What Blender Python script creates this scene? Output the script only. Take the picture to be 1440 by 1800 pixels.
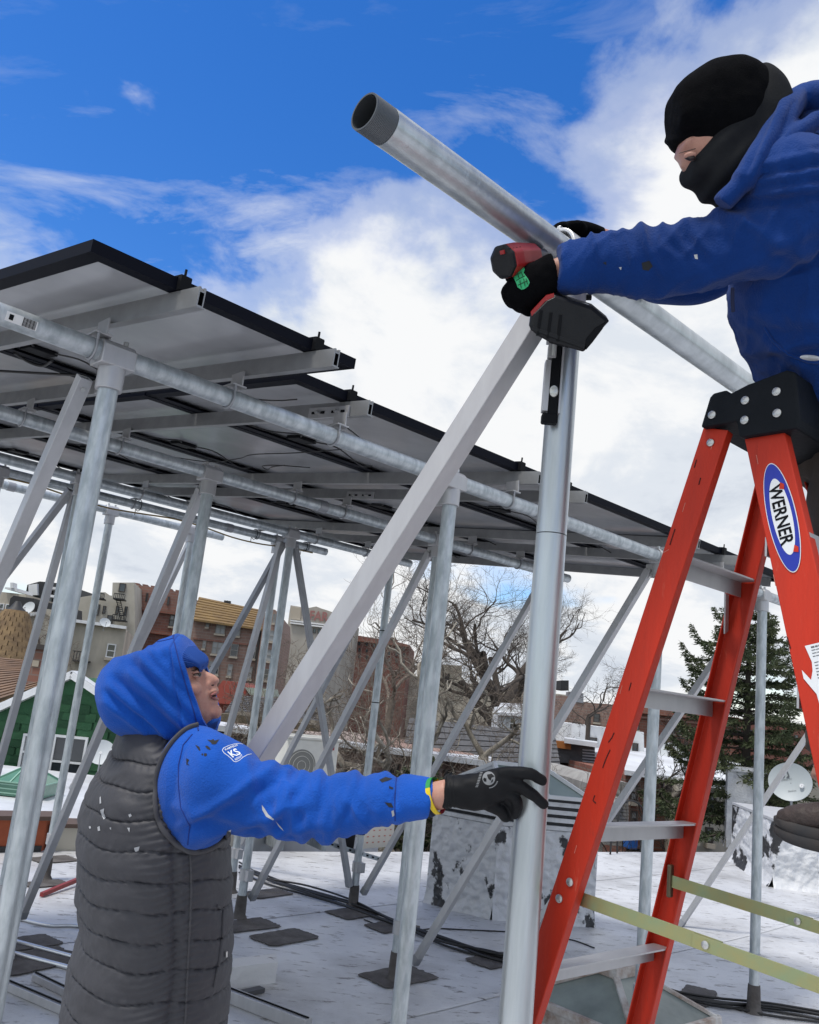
import bpy, bmesh, math, random
import numpy as np
from mathutils import Vector, Matrix, noise as mnoise

for _o in list(bpy.data.objects):
    bpy.data.objects.remove(_o)
SC = bpy.context.scene
COL = SC.collection
R = math.radians
rnd = random.Random(7)

# ------------------------------------------------------------------ camera
F, CX, CY, W0, H0 = 1540.0, 720.0, 900.0, 1440.0, 1800.0
PITCH, ROLL, EYE = R(12.05), R(6.2), 1.65
FWD = np.array([0, math.cos(PITCH), math.sin(PITCH)])
_u0 = np.array([0, -math.sin(PITCH), math.cos(PITCH)])
_r0 = np.array([1.0, 0, 0])
UPV = math.cos(ROLL) * _u0 - math.sin(ROLL) * _r0
RGT = math.cos(ROLL) * _r0 + math.sin(ROLL) * _u0
CAM = np.array([0, 0, EYE])
cd = bpy.data.cameras.new('camera')
cd.sensor_fit = 'HORIZONTAL'
cd.sensor_width = 36
cd.lens = 36 * F / W0
cd.clip_start = 0.05
cd.clip_end = 3000
cam = bpy.data.objects.new('camera', cd)
COL.objects.link(cam)
cam.matrix_world = Matrix(((RGT[0], UPV[0], -FWD[0], 0), (RGT[1], UPV[1], -FWD[1], 0), (RGT[2], UPV[2], -FWD[2], EYE), (0, 0, 0, 1)))
SC.camera = cam

# ------------------------------------------------------------------ light and sky
SUN_AZ, SUN_EL = R(-125), R(68)          # soft sun behind thin cloud, high on the left behind the viewer
w = bpy.data.worlds.new('World')
SC.world = w
w.use_nodes = True
NT = w.node_tree
NT.nodes.clear()


def nd(t, typ, **kw):
    n = t.nodes.new(typ)
    for k, v in kw.items():
        if k == 'inp':
            for i, val in v.items():
                n.inputs[i].default_value = val
        else:
            setattr(n, k, v)
    return n


def mth(t, op, a, b=None, c=None, clamp=False):
    n = t.nodes.new('ShaderNodeMath')
    n.operation = op
    n.use_clamp = clamp
    for i, x in enumerate((a, b, c)):
        if x is None:
            continue
        if isinstance(x, (int, float)):
            n.inputs[i].default_value = x
        else:
            t.links.new(x, n.inputs[i])
    return n.outputs[0]


def mixc(t, f, a, b):
    n = t.nodes.new('ShaderNodeMix')
    n.data_type = 'RGBA'
    for i, x in ((0, f), (6, a), (7, b)):
        if isinstance(x, (int, float)):
            n.inputs[i].default_value = x
        elif isinstance(x, tuple):
            n.inputs[i].default_value = (*x[:3], 1)
        else:
            t.links.new(x, n.inputs[i])
    return n.outputs[2]


def ramp(t, fac, stops, interp='LINEAR'):
    n = t.nodes.new('ShaderNodeValToRGB')
    n.color_ramp.interpolation = interp
    el = n.color_ramp.elements
    while len(el) < len(stops):
        el.new(0.5)
    for e, (p, c) in zip(el, stops):
        e.position = p
        e.color = (c, c, c, 1) if isinstance(c, (int, float)) else (*c[:3], 1)
    t.links.new(fac, n.inputs[0])
    return n.outputs[0]


tc = nd(NT, 'ShaderNodeTexCoord')
sky = nd(NT, 'ShaderNodeTexSky', sky_type='NISHITA', sun_disc=False, sun_elevation=SUN_EL, sun_rotation=SUN_AZ, altitude=20, air_density=1.0, dust_density=0.3, ozone_density=2.5)
hs = nd(NT, 'ShaderNodeHueSaturation', inp={0: 0.512, 1: 1.38, 2: 1.3})
NT.links.new(sky.outputs[0], hs.inputs[4])
skyc = nd(NT, 'ShaderNodeVectorMath', operation='SCALE')
NT.links.new(hs.outputs[0], skyc.inputs[0])
skyc.inputs[3].default_value = 0.15
sep = nd(NT, 'ShaderNodeSeparateXYZ')
NT.links.new(tc.outputs['Generated'], sep.inputs[0])
dx, dy, dz = sep.outputs
# clouds lie on a sheet overhead: the direction is projected onto it
den = mth(NT, 'ADD', mth(NT, 'MAXIMUM', dz, 0.0), 0.32)
cmb = nd(NT, 'ShaderNodeCombineXYZ')
NT.links.new(mth(NT, 'DIVIDE', dx, den), cmb.inputs[0])
NT.links.new(mth(NT, 'DIVIDE', dy, den), cmb.inputs[1])


def cnoise(scale, det, rough, off, dist=0.0):
    mp = nd(NT, 'ShaderNodeMapping')
    mp.inputs[1].default_value = off
    NT.links.new(cmb.outputs[0], mp.inputs[0])
    n = nd(NT, 'ShaderNodeTexNoise', inp={2: scale, 3: det, 4: rough, 8: dist})
    NT.links.new(mp.outputs[0], n.inputs[0])
    return n.outputs[0]


n1 = cnoise(2.6, 9, 0.56, (3.1, 1.7, 0.4), 0.2)
n2 = cnoise(1.3, 4, 0.5, (7.3, 2.2, 1.4))
n3 = cnoise(3.4, 7, 0.6, (1.3, 5.2, 2.4), 0.25)
# a bank of cumulus below, clear blue above; the bank climbs towards the right
bound = mth(NT, 'ADD', mth(NT, 'ADD', mth(NT, 'MULTIPLY', dx, 0.23), 0.50), mth(NT, 'MULTIPLY', mth(NT, 'MAXIMUM', mth(NT, 'SUBTRACT', dx, 0.12), 0.0), 0.60))
cov = mth(NT, 'ADD', mth(NT, 'MULTIPLY', mth(NT, 'SUBTRACT', bound, dz), 3.6), mth(NT, 'MULTIPLY', mth(NT, 'SUBTRACT', n1, 0.5), 2.1))
cov = mth(NT, 'ADD', cov, mth(NT, 'MULTIPLY', mth(NT, 'SUBTRACT', n2, 0.5), 0.5))
# beyond the bank, overhead and behind, broken cloud goes on
n5 = cnoise(1.7, 8, 0.55, (2.7, 9.1, 3.3))
far_ = ramp(NT, mth(NT, 'ADD', dz, mth(NT, 'MULTIPLY', mth(NT, 'MAXIMUM', mth(NT, 'SUBTRACT', 0.55, dy), 0.0), 2.0)), [(0.70, 0.0), (0.86, 1.0)])
broken = mth(NT, 'ADD', mth(NT, 'MULTIPLY', mth(NT, 'SUBTRACT', n5, 0.5), 4.0), 0.42)
mx_ = nd(NT, 'ShaderNodeMix', data_type='FLOAT')
NT.links.new(far_, mx_.inputs[0])
NT.links.new(cov, mx_.inputs[2])
NT.links.new(broken, mx_.inputs[3])
cov = mx_.outputs[0]
gap = mth(NT, 'MULTIPLY', ramp(NT, n2, [(0.50, 0.0), (0.62, 1.0)]), ramp(NT, dz, [(0.0, 0.0), (0.05, 1.0), (0.24, 1.0), (0.32, 0.0)]))
cov = mth(NT, 'SUBTRACT', mth(NT, 'MINIMUM', cov, 0.62), mth(NT, 'MULTIPLY', gap, 0.75))
mask = ramp(NT, mth(NT, 'ADD', cov, 0.5), [(0.36, 0.0), (0.56, 0.45), (0.86, 1.0)], 'EASE')
shade = mth(NT, 'ADD', mth(NT, 'MULTIPLY', n3, 0.8), mth(NT, 'MULTIPLY', n2, 0.35))
ccol = ramp(NT, shade, [(0.34, (0.58, 0.64, 0.74)), (0.49, (0.78, 0.83, 0.90)), (0.62, (0.98, 0.99, 1.0))], 'EASE')
# thin wisps drifting off the bank
mpw = nd(NT, 'ShaderNodeMapping')
mpw.inputs[1].default_value = (1.1, 4.2, 0.3)
mpw.inputs[2].default_value = (0, 0, R(38))
mpw.inputs[3].default_value = (1.0, 2.2, 1.0)
NT.links.new(cmb.outputs[0], mpw.inputs[0])
nw = nd(NT, 'ShaderNodeTexNoise', inp={2: 2.6, 3: 8, 4: 0.62, 8: 0.5})
NT.links.new(mpw.outputs[0], nw.inputs[0])
wisp = mth(NT, 'MULTIPLY', ramp(NT, nw.outputs[0], [(0.50, 0.0), (0.74, 0.75)]), ramp(NT, mth(NT, 'ADD', mth(NT, 'SUBTRACT', bound, dz), 0.5), [(0.26, 0.0), (0.48, 1.0)]))
mask = mth(NT, 'MAXIMUM', mask, wisp)
wcol = mixc(NT, mask, skyc.outputs[0], ccol)
bg = nd(NT, 'ShaderNodeBackground')
NT.links.new(wcol, bg.inputs[0])
wo = nd(NT, 'ShaderNodeOutputWorld')
NT.links.new(bg.outputs[0], wo.inputs[0])

sl = bpy.data.lights.new('sun', 'SUN')
sl.energy = 3.0
sl.angle = R(10)
sl.color = (1.0, 0.96, 0.9)
so = bpy.data.objects.new('sun', sl)
COL.objects.link(so)
_sd = Vector((math.sin(SUN_AZ) * math.cos(SUN_EL), math.cos(SUN_AZ) * math.cos(SUN_EL), math.sin(SUN_EL)))
so.rotation_euler = _sd.to_track_quat('Z', 'Y').to_euler()
so.location = (-6, -6, 12)
SC.view_settings.view_transform = 'Standard'
SC.view_settings.look = 'None'
SC.view_settings.gamma = 1
SC.view_settings.exposure = -0.05
SC.view_settings.use_curve_mapping = False
SC.cycles.max_bounces = 6
SC.cycles.diffuse_bounces = 3
SC.cycles.glossy_bounces = 3
SC.cycles.transmission_bounces = 2
SC.cycles.caustics_reflective = False
SC.cycles.caustics_refractive = False

# ------------------------------------------------------------------ places: pixel of the photograph + distance -> point of the yard


def ray(x, y):
    return FWD + (x - CX) / F * RGT - (y - CY) / F * UPV


def at(x, y, d):
    return CAM + ray(x, y) * d


def atz(x, y, z):
    v = ray(x, y)
    return CAM + v * ((z - EYE) / v[2])


def atY(x, y, Y):
    v = ray(x, y)
    return CAM + v * (Y / v[1])


AZ = R(46.2)
U = np.array([math.sin(AZ), math.cos(AZ), 0])
V = np.array([-math.cos(AZ), math.sin(AZ), 0])
Z = np.array([0, 0, 1.0])


def uvz(u, v, z):
    return U * u + V * v + Z * z


def onv(x, y, v):
    q = ray(x, y)
    return CAM + q * ((v - CAM @ V) / (q @ V))


def nrm(a):
    a = np.asarray(a, float)
    return a / (np.linalg.norm(a) + 1e-12)


def vec(*a):
    return np.array(a, float)


# ------------------------------------------------------------------ materials
MATS = {}


def mat(name, base, rough=0.6, metal=0.0, col2=None, scale=6.0, amount=0.5, detail=6, bump=0.0, bscale=40.0, stretch=None, spec=0.5, rvar=0.0, sheen=0.0, coords='Object', lo=0.35, hi=0.65, subsurf=0.0):
    if name in MATS:
        return MATS[name]
    m = bpy.data.materials.new(name)
    m.use_nodes = True
    t = m.node_tree
    b = t.nodes['Principled BSDF']
    b.inputs['Roughness'].default_value = rough
    b.inputs['Metallic'].default_value = metal
    b.inputs['Specular IOR Level'].default_value = spec
    if sheen:
        b.inputs['Sheen Weight'].default_value = sheen
        b.inputs['Sheen Roughness'].default_value = 0.5
    if subsurf:
        b.inputs['Subsurface Weight'].default_value = subsurf
        b.inputs['Subsurface Radius'].default_value = (0.01, 0.004, 0.002)
    b.inputs['Base Color'].default_value = (*base, 1)
    tcn = nd(t, 'ShaderNodeTexCoord')
    mp = nd(t, 'ShaderNodeMapping')
    t.links.new(tcn.outputs[coords], mp.inputs[0])
    if stretch:
        mp.inputs[3].default_value = stretch
    if col2 is not None:
        n = nd(t, 'ShaderNodeTexNoise', inp={2: scale, 3: detail, 4: 0.6})
        t.links.new(mp.outputs[0], n.inputs[0])
        f = ramp(t, n.outputs[0], [(lo, 0.0), (hi, amount)])
        c = mixc(t, f, tuple(base), tuple(col2))
        t.links.new(c, b.inputs['Base Color'])
        if rvar:
            t.links.new(mth(t, 'ADD', mth(t, 'MULTIPLY', n.outputs[0], rvar), rough - rvar * 0.5), b.inputs['Roughness'])
    if bump:
        n = nd(t, 'ShaderNodeTexNoise', inp={2: bscale, 3: 4, 4: 0.6})
        t.links.new(mp.outputs[0], n.inputs[0])
        bp = nd(t, 'ShaderNodeBump', inp={0: bump, 1: 0.02})
        t.links.new(n.outputs[0], bp.inputs[2] if bp.inputs[2].name == 'Height' else bp.inputs['Height'])
        t.links.new(bp.outputs[0], b.inputs['Normal'])
    MATS[name] = m
    return m


def bsdf(m):
    return m.node_tree.nodes['Principled BSDF']


def scuff(m, col=(0.05, 0.05, 0.05), scale=9.0, stretch=(1, 1, 0.3), lo=0.66, hi=0.70, amount=0.8):
    """sparse dark scrapes on top of a material's colour"""
    t = m.node_tree
    b = bsdf(m)
    tcn = nd(t, 'ShaderNodeTexCoord')
    mp = nd(t, 'ShaderNodeMapping')
    mp.inputs[1].default_value = (3.7, 1.9, 5.1)
    mp.inputs[3].default_value = stretch
    t.links.new(tcn.outputs['Object'], mp.inputs[0])
    n = nd(t, 'ShaderNodeTexNoise', inp={2: scale, 3: 12, 4: 0.75})
    t.links.new(mp.outputs[0], n.inputs[0])
    f = ramp(t, n.outputs[0], [(lo, 0.0), (hi, amount)])
    src = b.inputs['Base Color']
    base = src.links[0].from_socket if src.links else tuple(src.default_value)[:3]
    c = mixc(t, f, base, col)
    t.links.new(c, src)
    return m


# ------------------------------------------------------------------ mesh builder
ORG = {}


def axes_from(d, hint=(0, 0, 1)):
    d = nrm(d)
    h = np.asarray(hint, float)
    if abs(d @ nrm(h)) > 0.98:
        h = np.array([1.0, 0, 0]) if abs(d[0]) < 0.9 else np.array([0, 1.0, 0])
    a = nrm(np.cross(h, d))
    b = np.cross(d, a)
    return a, b, d


class MB:
    def __init__(s):
        s.v = []
        s.f = []
        s.mi = []
        s.sm = []

    def add(s, vs, fs, mi=0, smooth=False):
        o = len(s.v)
        s.v += [tuple(map(float, p)) for p in vs]
        for f in fs:
            s.f.append(tuple(i + o for i in f))
            s.mi.append(mi)
            s.sm.append(smooth)
        return s

    def box(s, c, ax, size, mi=0, taper=None):
        c = np.asarray(c, float)
        a, b, d = [np.asarray(q, float) for q in ax]
        x, y, z = [q / 2 for q in size]
        t = taper or (1, 1)
        vs = []
        for k, kz in ((-1, (1, 1)), (1, t)):
            for i, j in ((-1, -1), (1, -1), (1, 1), (-1, 1)):
                vs.append(c + a * x * i * kz[0] + b * y * j * kz[1] + d * z * k)
        return s.add(vs, [(3, 2, 1, 0), (4, 5, 6, 7), (0, 1, 5, 4), (1, 2, 6, 5), (2, 3, 7, 6), (3, 0, 4, 7)], mi)

    def abox(s, x0, x1, y0, y1, z0, z1, mi=0):
        return s.box(((x0 + x1) / 2, (y0 + y1) / 2, (z0 + z1) / 2), ((1, 0, 0), (0, 1, 0), (0, 0, 1)), (x1 - x0, y1 - y0, z1 - z0), mi)

    def bar(s, p0, p1, wx, wy, hint=(0, 0, 1), mi=0):
        p0, p1 = np.asarray(p0, float), np.asarray(p1, float)
        a, b, d = axes_from(p1 - p0, hint)
        return s.box((p0 + p1) / 2, (a, b, d), (wx, wy, np.linalg.norm(p1 - p0)), mi)

    def tube(s, p0, p1, r0, r1=None, n=16, caps=(True, True), mi=0, smooth=True):
        p0, p1 = np.asarray(p0, float), np.asarray(p1, float)
        return s.path([p0, p1], [r0, r0 if r1 is None else r1], n, caps, mi, smooth)

    def ring(s, c, ax, rx, ry, n):
        return [np.asarray(c) + ax[0] * rx * math.cos(2 * math.pi * k / n) + ax[1] * ry * math.sin(2 * math.pi * k / n) for k in range(n)]

    def loft(s, rings, caps=(True, True), mi=0, smooth=True, closed=False):
        n = len(rings[0])
        vs = [p for r_ in rings for p in r_]
        fs = []
        m = len(rings)
        for i in range(m if closed else m - 1):
            a, b = i * n, ((i + 1) % m) * n
            for k in range(n):
                k2 = (k + 1) % n
                fs.append((a + k, a + k2, b + k2, b + k))
        s.add(vs, fs, mi, smooth)
        if caps[0] and not closed:
            s.add(rings[0], [tuple(range(n))[::-1]], mi, False)
        if caps[1] and not closed:
            s.add(rings[-1], [tuple(range(n))], mi, False)
        return s

    def path(s, pts, rad, n=12, caps=(True, True), mi=0, smooth=True, hint=(0, 0, 1), asp=1.0):
        pts = [np.asarray(p, float) for p in pts]
        if isinstance(rad, (int, float)):
            rad = [rad] * len(pts)
        rings = []
        a = None
        for i, p in enumerate(pts):
            d = nrm((pts[min(i + 1, len(pts) - 1)] - p) * 1.0 + (p - pts[max(i - 1, 0)]) * 1.0)
            if a is None:
                a, b, _ = axes_from(d, hint)
            else:
                a = nrm(a - d * (a @ d))
                b = np.cross(d, a)
            rr = rad[i]
            rx, ry = rr if isinstance(rr, tuple) else (rr, rr * asp)
            rings.append(s.ring(p, (a, b), rx, ry, n))
        return s.loft(rings, caps, mi, smooth)

    def pipe(s, p0, p1, ro, ri, n=32, mi=0, mi_in=None):
        """hollow tube, open at both ends"""
        a, b, d = axes_from(np.asarray(p1) - np.asarray(p0))
        rings = [s.ring(p0, (a, b), ro, ro, n), s.ring(p1, (a, b), ro, ro, n), s.ring(p1, (a, b), ri, ri, n), s.ring(p0, (a, b), ri, ri, n)]
        for i in range(4):
            s.loft([rings[i], rings[(i + 1) % 4]], (False, False), mi if i != 2 or mi_in is None else mi_in, i in (0, 2))
        return s

    def prism(s, poly, d, mi=0):
        """poly: list of 3D points (convex or simple), extruded by vector d"""
        poly = [np.asarray(p, float) for p in poly]
        d = np.asarray(d, float)
        n = len(poly)
        vs = poly + [p + d for p in poly]
        fs = [tuple(range(n))[::-1], tuple(range(n, 2 * n))]
        for k in range(n):
            k2 = (k + 1) % n
            fs.append((k, k2, n + k2, n + k))
        return s.add(vs, fs, mi)

    def ell(s, c, ax, r3, nu=24, nv=14, mi=0):
        rings = []
        for j in range(1, nv):
            t = math.pi * j / nv
            rings.append([np.asarray(c) + np.asarray(ax[0]) * r3[0] * math.sin(t) * math.cos(2 * math.pi * k / nu) + np.asarray(ax[1]) * r3[1] * math.sin(t) * math.sin(2 * math.pi * k / nu) + np.asarray(ax[2]) * r3[2] * math.cos(t) for k in range(nu)])
        return s.loft(rings, (True, True), mi, True)

    def quad(s, a, b, c, d, mi=0):
        return s.add([a, b, c, d], [(0, 1, 2, 3)], mi)

    def build(s, name, mats, parent=None, org=None, bevel=0.0, fix=True):
        if not isinstance(mats, (list, tuple)):
            mats = [mats]
        vs = np.array(s.v, float)
        if org is None:
            if parent is not None:
                org = ORG[parent.name]
            else:
                org = np.array([(vs[:, 0].min() + vs[:, 0].max()) / 2, (vs[:, 1].min() + vs[:, 1].max()) / 2, vs[:, 2].min()])
        org = np.asarray(org, float)
        me = bpy.data.meshes.new(name)
        me.from_pydata((vs - org).tolist(), [], s.f)
        for m in mats:
            me.materials.append(m)
        me.polygons.foreach_set('material_index', s.mi)
        me.polygons.foreach_set('use_smooth', s.sm)
        if fix:
            bm = bmesh.new()
            bm.from_mesh(me)
            bmesh.ops.remove_doubles(bm, verts=bm.verts, dist=1e-6)
            bmesh.ops.recalc_face_normals(bm, faces=bm.faces)
            bm.to_mesh(me)
            bm.free()
        me.update()
        if fix and any(s.sm):
            me.set_sharp_from_angle(angle=R(48))
        return link(me, name, parent, org, bevel)


def link(me, name, parent, org, bevel=0.0):
    o = bpy.data.objects.new(name, me)
    COL.objects.link(o)
    if parent is not None:
        o.parent = parent
        o.location = Vector(org) - Vector(ORG[parent.name])
    else:
        o.location = org
    ORG[o.name] = np.asarray(org, float)
    if bevel:
        b = o.modifiers.new('bevel', 'BEVEL')
        b.width = bevel
        b.segments = 2
        b.limit_method = 'ANGLE'
        b.angle_limit = R(40)
        b.harden_normals = False
    return o


def tag(o, label=None, cat=None, group=None, kind=None):
    if label:
        o['label'] = label
    if cat:
        o['category'] = cat
    if group:
        o['group'] = group
    if kind:
        o['kind'] = kind
    return o


def thing(name, loc, label, cat, group=None):
    o = bpy.data.objects.new(name, None)
    o.empty_display_size = 0.1
    COL.objects.link(o)
    o.location = loc
    ORG[o.name] = np.asarray(loc, float)
    return tag(o, label, cat, group)


def textobj(name, body, size, org, xa, ya, material, parent, extrude=0.0006, align='LEFT', xs=1.0, bold=0.0):
    c = bpy.data.curves.new(name, 'FONT')
    c.body = body
    c.size = size
    c.align_x = align
    c.extrude = extrude
    c.offset = bold
    tmp = bpy.data.objects.new(name + '_t', c)
    COL.objects.link(tmp)
    bpy.context.view_layer.update()
    dg = bpy.context.evaluated_depsgraph_get()
    me = bpy.data.meshes.new_from_object(tmp.evaluated_get(dg))
    bpy.data.objects.remove(tmp)
    xa, ya = nrm(xa), nrm(ya)
    za = np.cross(xa, ya)
    M = Matrix(((xa[0] * xs, ya[0], za[0], 0), (xa[1] * xs, ya[1], za[1], 0), (xa[2] * xs, ya[2], za[2], 0), (0, 0, 0, 1)))
    me.transform(M)
    me.materials.clear()
    me.materials.append(material)
    me.name = name
    return link(me, name, parent, np.asarray(org, float))


# ------------------------------------------------------------------ shared materials
GALV = mat('galvanized steel', (0.54, 0.58, 0.60), 0.42, 0.55, (0.33, 0.37, 0.39), 30, 0.85, 9, 0.08, 120, (1, 1, 0.28), rvar=0.3, lo=0.40, hi=0.62)
GALVN = mat('new galvanized pipe', (0.58, 0.62, 0.64), 0.34, 0.75, (0.38, 0.415, 0.43), 16, 0.9, 9, 0.05, 100, (1, 1, 0.10), rvar=0.22)
ALU = mat('mill aluminium', (0.50, 0.50, 0.51), 0.45, 0.55, (0.38, 0.38, 0.39), 18, 0.5, 5, 0.02, 200, (1, 1, 0.3))
ALUD = mat('dull aluminium', (0.36, 0.37, 0.39), 0.5, 0.5, (0.27, 0.28, 0.30), 12, 0.6)
BLKFR = mat('black anodised frame', (0.004, 0.005, 0.010), 0.55, 0.0, spec=0.08)
BLK = mat('black plastic', (0.005, 0.0055, 0.007), 0.55, spec=0.12)
scuff(GALV, (0.10, 0.11, 0.12), 12, (1, 1, 0.25), 0.63, 0.70, 0.7)
scuff(GALVN, (0.07, 0.075, 0.08), 10, (1, 1, 0.35), 0.665, 0.70, 0.8)
STEEL = mat('bolt steel', (0.55, 0.55, 0.54), 0.35, 0.9)
TAR = mat('tar patch', (0.062, 0.054, 0.050), 0.85, 0, (0.14, 0.13, 0.125), 7, 0.9, 8, 0.4, 60)
RUBBER = mat('black cable jacket', (0.012, 0.012, 0.013), 0.5)
# ================================================================== roof deck
def roof_material():
    m = mat('silver roof coating', (0.62, 0.65, 0.70), 0.42, 0.2)
    t = m.node_tree
    b = bsdf(m)
    tcn = nd(t, 'ShaderNodeTexCoord')
    n1_ = nd(t, 'ShaderNodeTexNoise', inp={2: 1.3, 3: 8, 4: 0.62})
    n2_ = nd(t, 'ShaderNodeTexNoise', inp={2: 6.0, 3: 10, 4: 0.7})
    n3_ = nd(t, 'ShaderNodeTexNoise', inp={2: 0.6, 3: 4, 4: 0.5})
    mp = nd(t, 'ShaderNodeMapping')
    mp.inputs[2].default_value = (0, 0, -AZ)
    mp.inputs[3].default_value = (1, 2.6, 1)
    t.links.new(tcn.outputs['Object'], mp.inputs[0])
    for q in (n1_, n3_):
        t.links.new(tcn.outputs['Object'], q.inputs[0])
    t.links.new(mp.outputs[0], n2_.inputs[0])
    dirt = ramp(t, n1_.outputs[0], [(0.42, 0.0), (0.66, 0.75)])
    flake = ramp(t, n2_.outputs[0], [(0.565, 0.0), (0.62, 0.85)])
    c = mixc(t, dirt, (0.66, 0.67, 0.69), (0.36, 0.36, 0.365))
    c = mixc(t, flake, c, (0.14, 0.13, 0.125))
    n4_ = nd(t, 'ShaderNodeTexNoise', inp={2: 34.0, 3: 6, 4: 0.7})
    t.links.new(mp.outputs[0], n4_.inputs[0])
    c = mixc(t, mth(t, 'MULTIPLY', ramp(t, n4_.outputs[0], [(0.58, 0.0), (0.70, 0.6)]), ramp(t, n1_.outputs[0], [(0.40, 0.1), (0.6, 1.0)])), c, (0.25, 0.24, 0.24))
    c = mixc(t, ramp(t, n3_.outputs[0], [(0.5, 0.0), (0.66, 0.4)]), c, (0.74, 0.75, 0.77))
    t.links.new(c, b.inputs['Base Color'])
    bp = nd(t, 'ShaderNodeBump', inp={0: 0.6, 1: 0.03})
    t.links.new(mth(t, 'ADD', n1_.outputs[0], mth(t, 'MULTIPLY', n2_.outputs[0], 0.5)), bp.inputs['Height'])
    t.links.new(bp.outputs[0], b.inputs['Normal'])
    t.links.new(mth(t, 'ADD', mth(t, 'MULTIPLY', n1_.outputs[0], 0.3), 0.3), b.inputs['Roughness'])
    return m


ROOFM = roof_material()
GROUND_Z = -9.0
edge = [uvz(-9, 10.2, 0), uvz(3.4, 8.1, 0), uvz(6.5, 7.4, 0), uvz(13.2, 6.0, 0), uvz(24, 3.7, 0), uvz(20, -12, 0), uvz(-9, -12, 0)]
m_ = MB().prism([p for p in edge], (0, 0, GROUND_Z))
roof = tag(m_.build('roof_deck', ROOFM, None, (0, 0, 0)), kind='structure')
# lapped seams of the roof sheet: low welded ridges
for k in range(0, 9, 2):
    v0 = -0.25 + k * 0.95
    ps = [uvz(uu, v0 + 0.02 * math.sin(uu * 1.7 + k), 0.003) for uu in np.linspace(0.5, 12.5 if v0 < 6 else 9.0, 18)]
    if v0 > 6.6:
        continue
    MB().path(ps, [(0.035, 0.005)] * len(ps), 6, hint=(0, 0, 1)).build('roof_seam', ROOFM, roof)

# ================================================================== the canopy of panels
ROWS = dict(A=(2.55, 2.60), B=(4.0, 2.704), C=(5.5, 2.822), D=(6.2, 2.882), E=(7.0, 2.94), M=(1.1, 2.657))
TILT = 0.075
OD = 0.0643
RP = OD / 2


def row(r_, u):
    v, z = ROWS[r_]
    return uvz(u, v, z)


PLN = nrm(Z - TILT * V)
VT = nrm(V + TILT * Z)


def pan(u, v, h=0.0):
    """point in the plane of the rails (their tops), h above it"""
    return uvz(u - 0.115 * (v - 2.5), v, 2.60 + 0.155 + TILT * (v - 2.55)) + PLN * h


VS = nrm(pan(0, 1) - pan(0, 0))


def tee(t, p, along, mats=ALU, r=RP):
    """socket tee: sleeve round the pipe, collar round the post, lug for the brace"""
    m = MB()
    m.tube(p - along * 0.055, p + along * 0.055, r * 1.28, n=20)
    m.box(p - Z * 0.012, (along, np.cross(Z, along), Z), (0.112, r * 2.6, r * 2.0))
    m.build('sleeve', mats, t, bevel=0.004)
    m = MB()
    m.tube(p - Z * 0.115, p - Z * 0.02, r * 1.28, n=22)
    m.build('collar', mats, t, bevel=0.002)
    n = nrm(np.cross(along, Z))
    for s in (-1, 1):
        MB().tube(p + along * 0.03 * s + Z * r * 1.2, p + along * 0.03 * s + Z * (r * 1.2 + 0.018), 0.008, n=6).build('bolt', STEEL, t)
    MB().tube(p - Z * 0.07 - n * r * 1.25, p - Z * 0.07 - n * (r * 1.25 + 0.02), 0.009, n=6).build('bolt', STEEL, t)


def post(rw, u, label, top=True, foot=True, base=None, lug=True):
    v, z = ROWS[rw]
    p = uvz(u, v, z)
    b = uvz(u, v, 0) if base is None else np.array([base[0], base[1], 0.0])
    t = thing('steel_post', b, label, 'post', 'posts of the panel canopy')
    m = MB()
    m.tube(b + Z * 0.02, p - Z * 0.03, RP * 0.97, n=28)
    m.build('tube', GALV, t)
    if top:
        tee(t, p, U)
    if lug:
        MB().box(p + V * 0.055 - Z * 0.075, (U, V, Z), (0.012, 0.07, 0.07)).build('brace_lug', ALU, t, bevel=0.002)
        MB().tube(p + V * 0.065 - Z * 0.075 - U * 0.016, p + V * 0.065 - Z * 0.075 + U * 0.016, 0.010, n=6).build('lug_bolt', STEEL, t)
    if foot:
        m = MB()
        m.path([b + Z * 0.001, b + Z * 0.03, b + Z * 0.13, b + Z * 0.16], [0.060, 0.042, 0.0385, 0.036], 18)
        m.build('tar_boot', TAR, t)
        c = b + Z * 0.30
        MB().box(c + V * -0.045, (U, V, Z), (0.05, 0.05, 0.075)).tube(c - Z * 0.04, c + Z * 0.04, RP * 1.25, n=16).build('brace_bracket', ALU, t, bevel=0.002)
    # tar patch round the foot: a thing of its own on the deck
    return t


def patch(p, su, sv, rot, label, seed=0):
    q = random.Random(seed)
    m = MB()
    vs = []
    n = 64
    a = nrm(U * math.cos(rot) + V * math.sin(rot))
    c = np.cross(Z, a)
    for k in range(n):
        th = 2 * math.pi * k / n
        cx, sx = math.cos(th), math.sin(th)
        e = 14
        rr = (abs(cx) ** e + abs(sx) ** e) ** (-1 / e)
        rr *= 1 + 0.045 * q.uniform(-1, 1)
        vs.append(vec(p[0], p[1], 0) + a * su * rr * cx + c * sv * rr * sx + Z * 0.006)
    m.prism(vs, (0, 0, 0.004))
    return tag(m.build('tar_patch', TAR), label, 'tar patch', 'tar patches on the roof deck')


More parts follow.
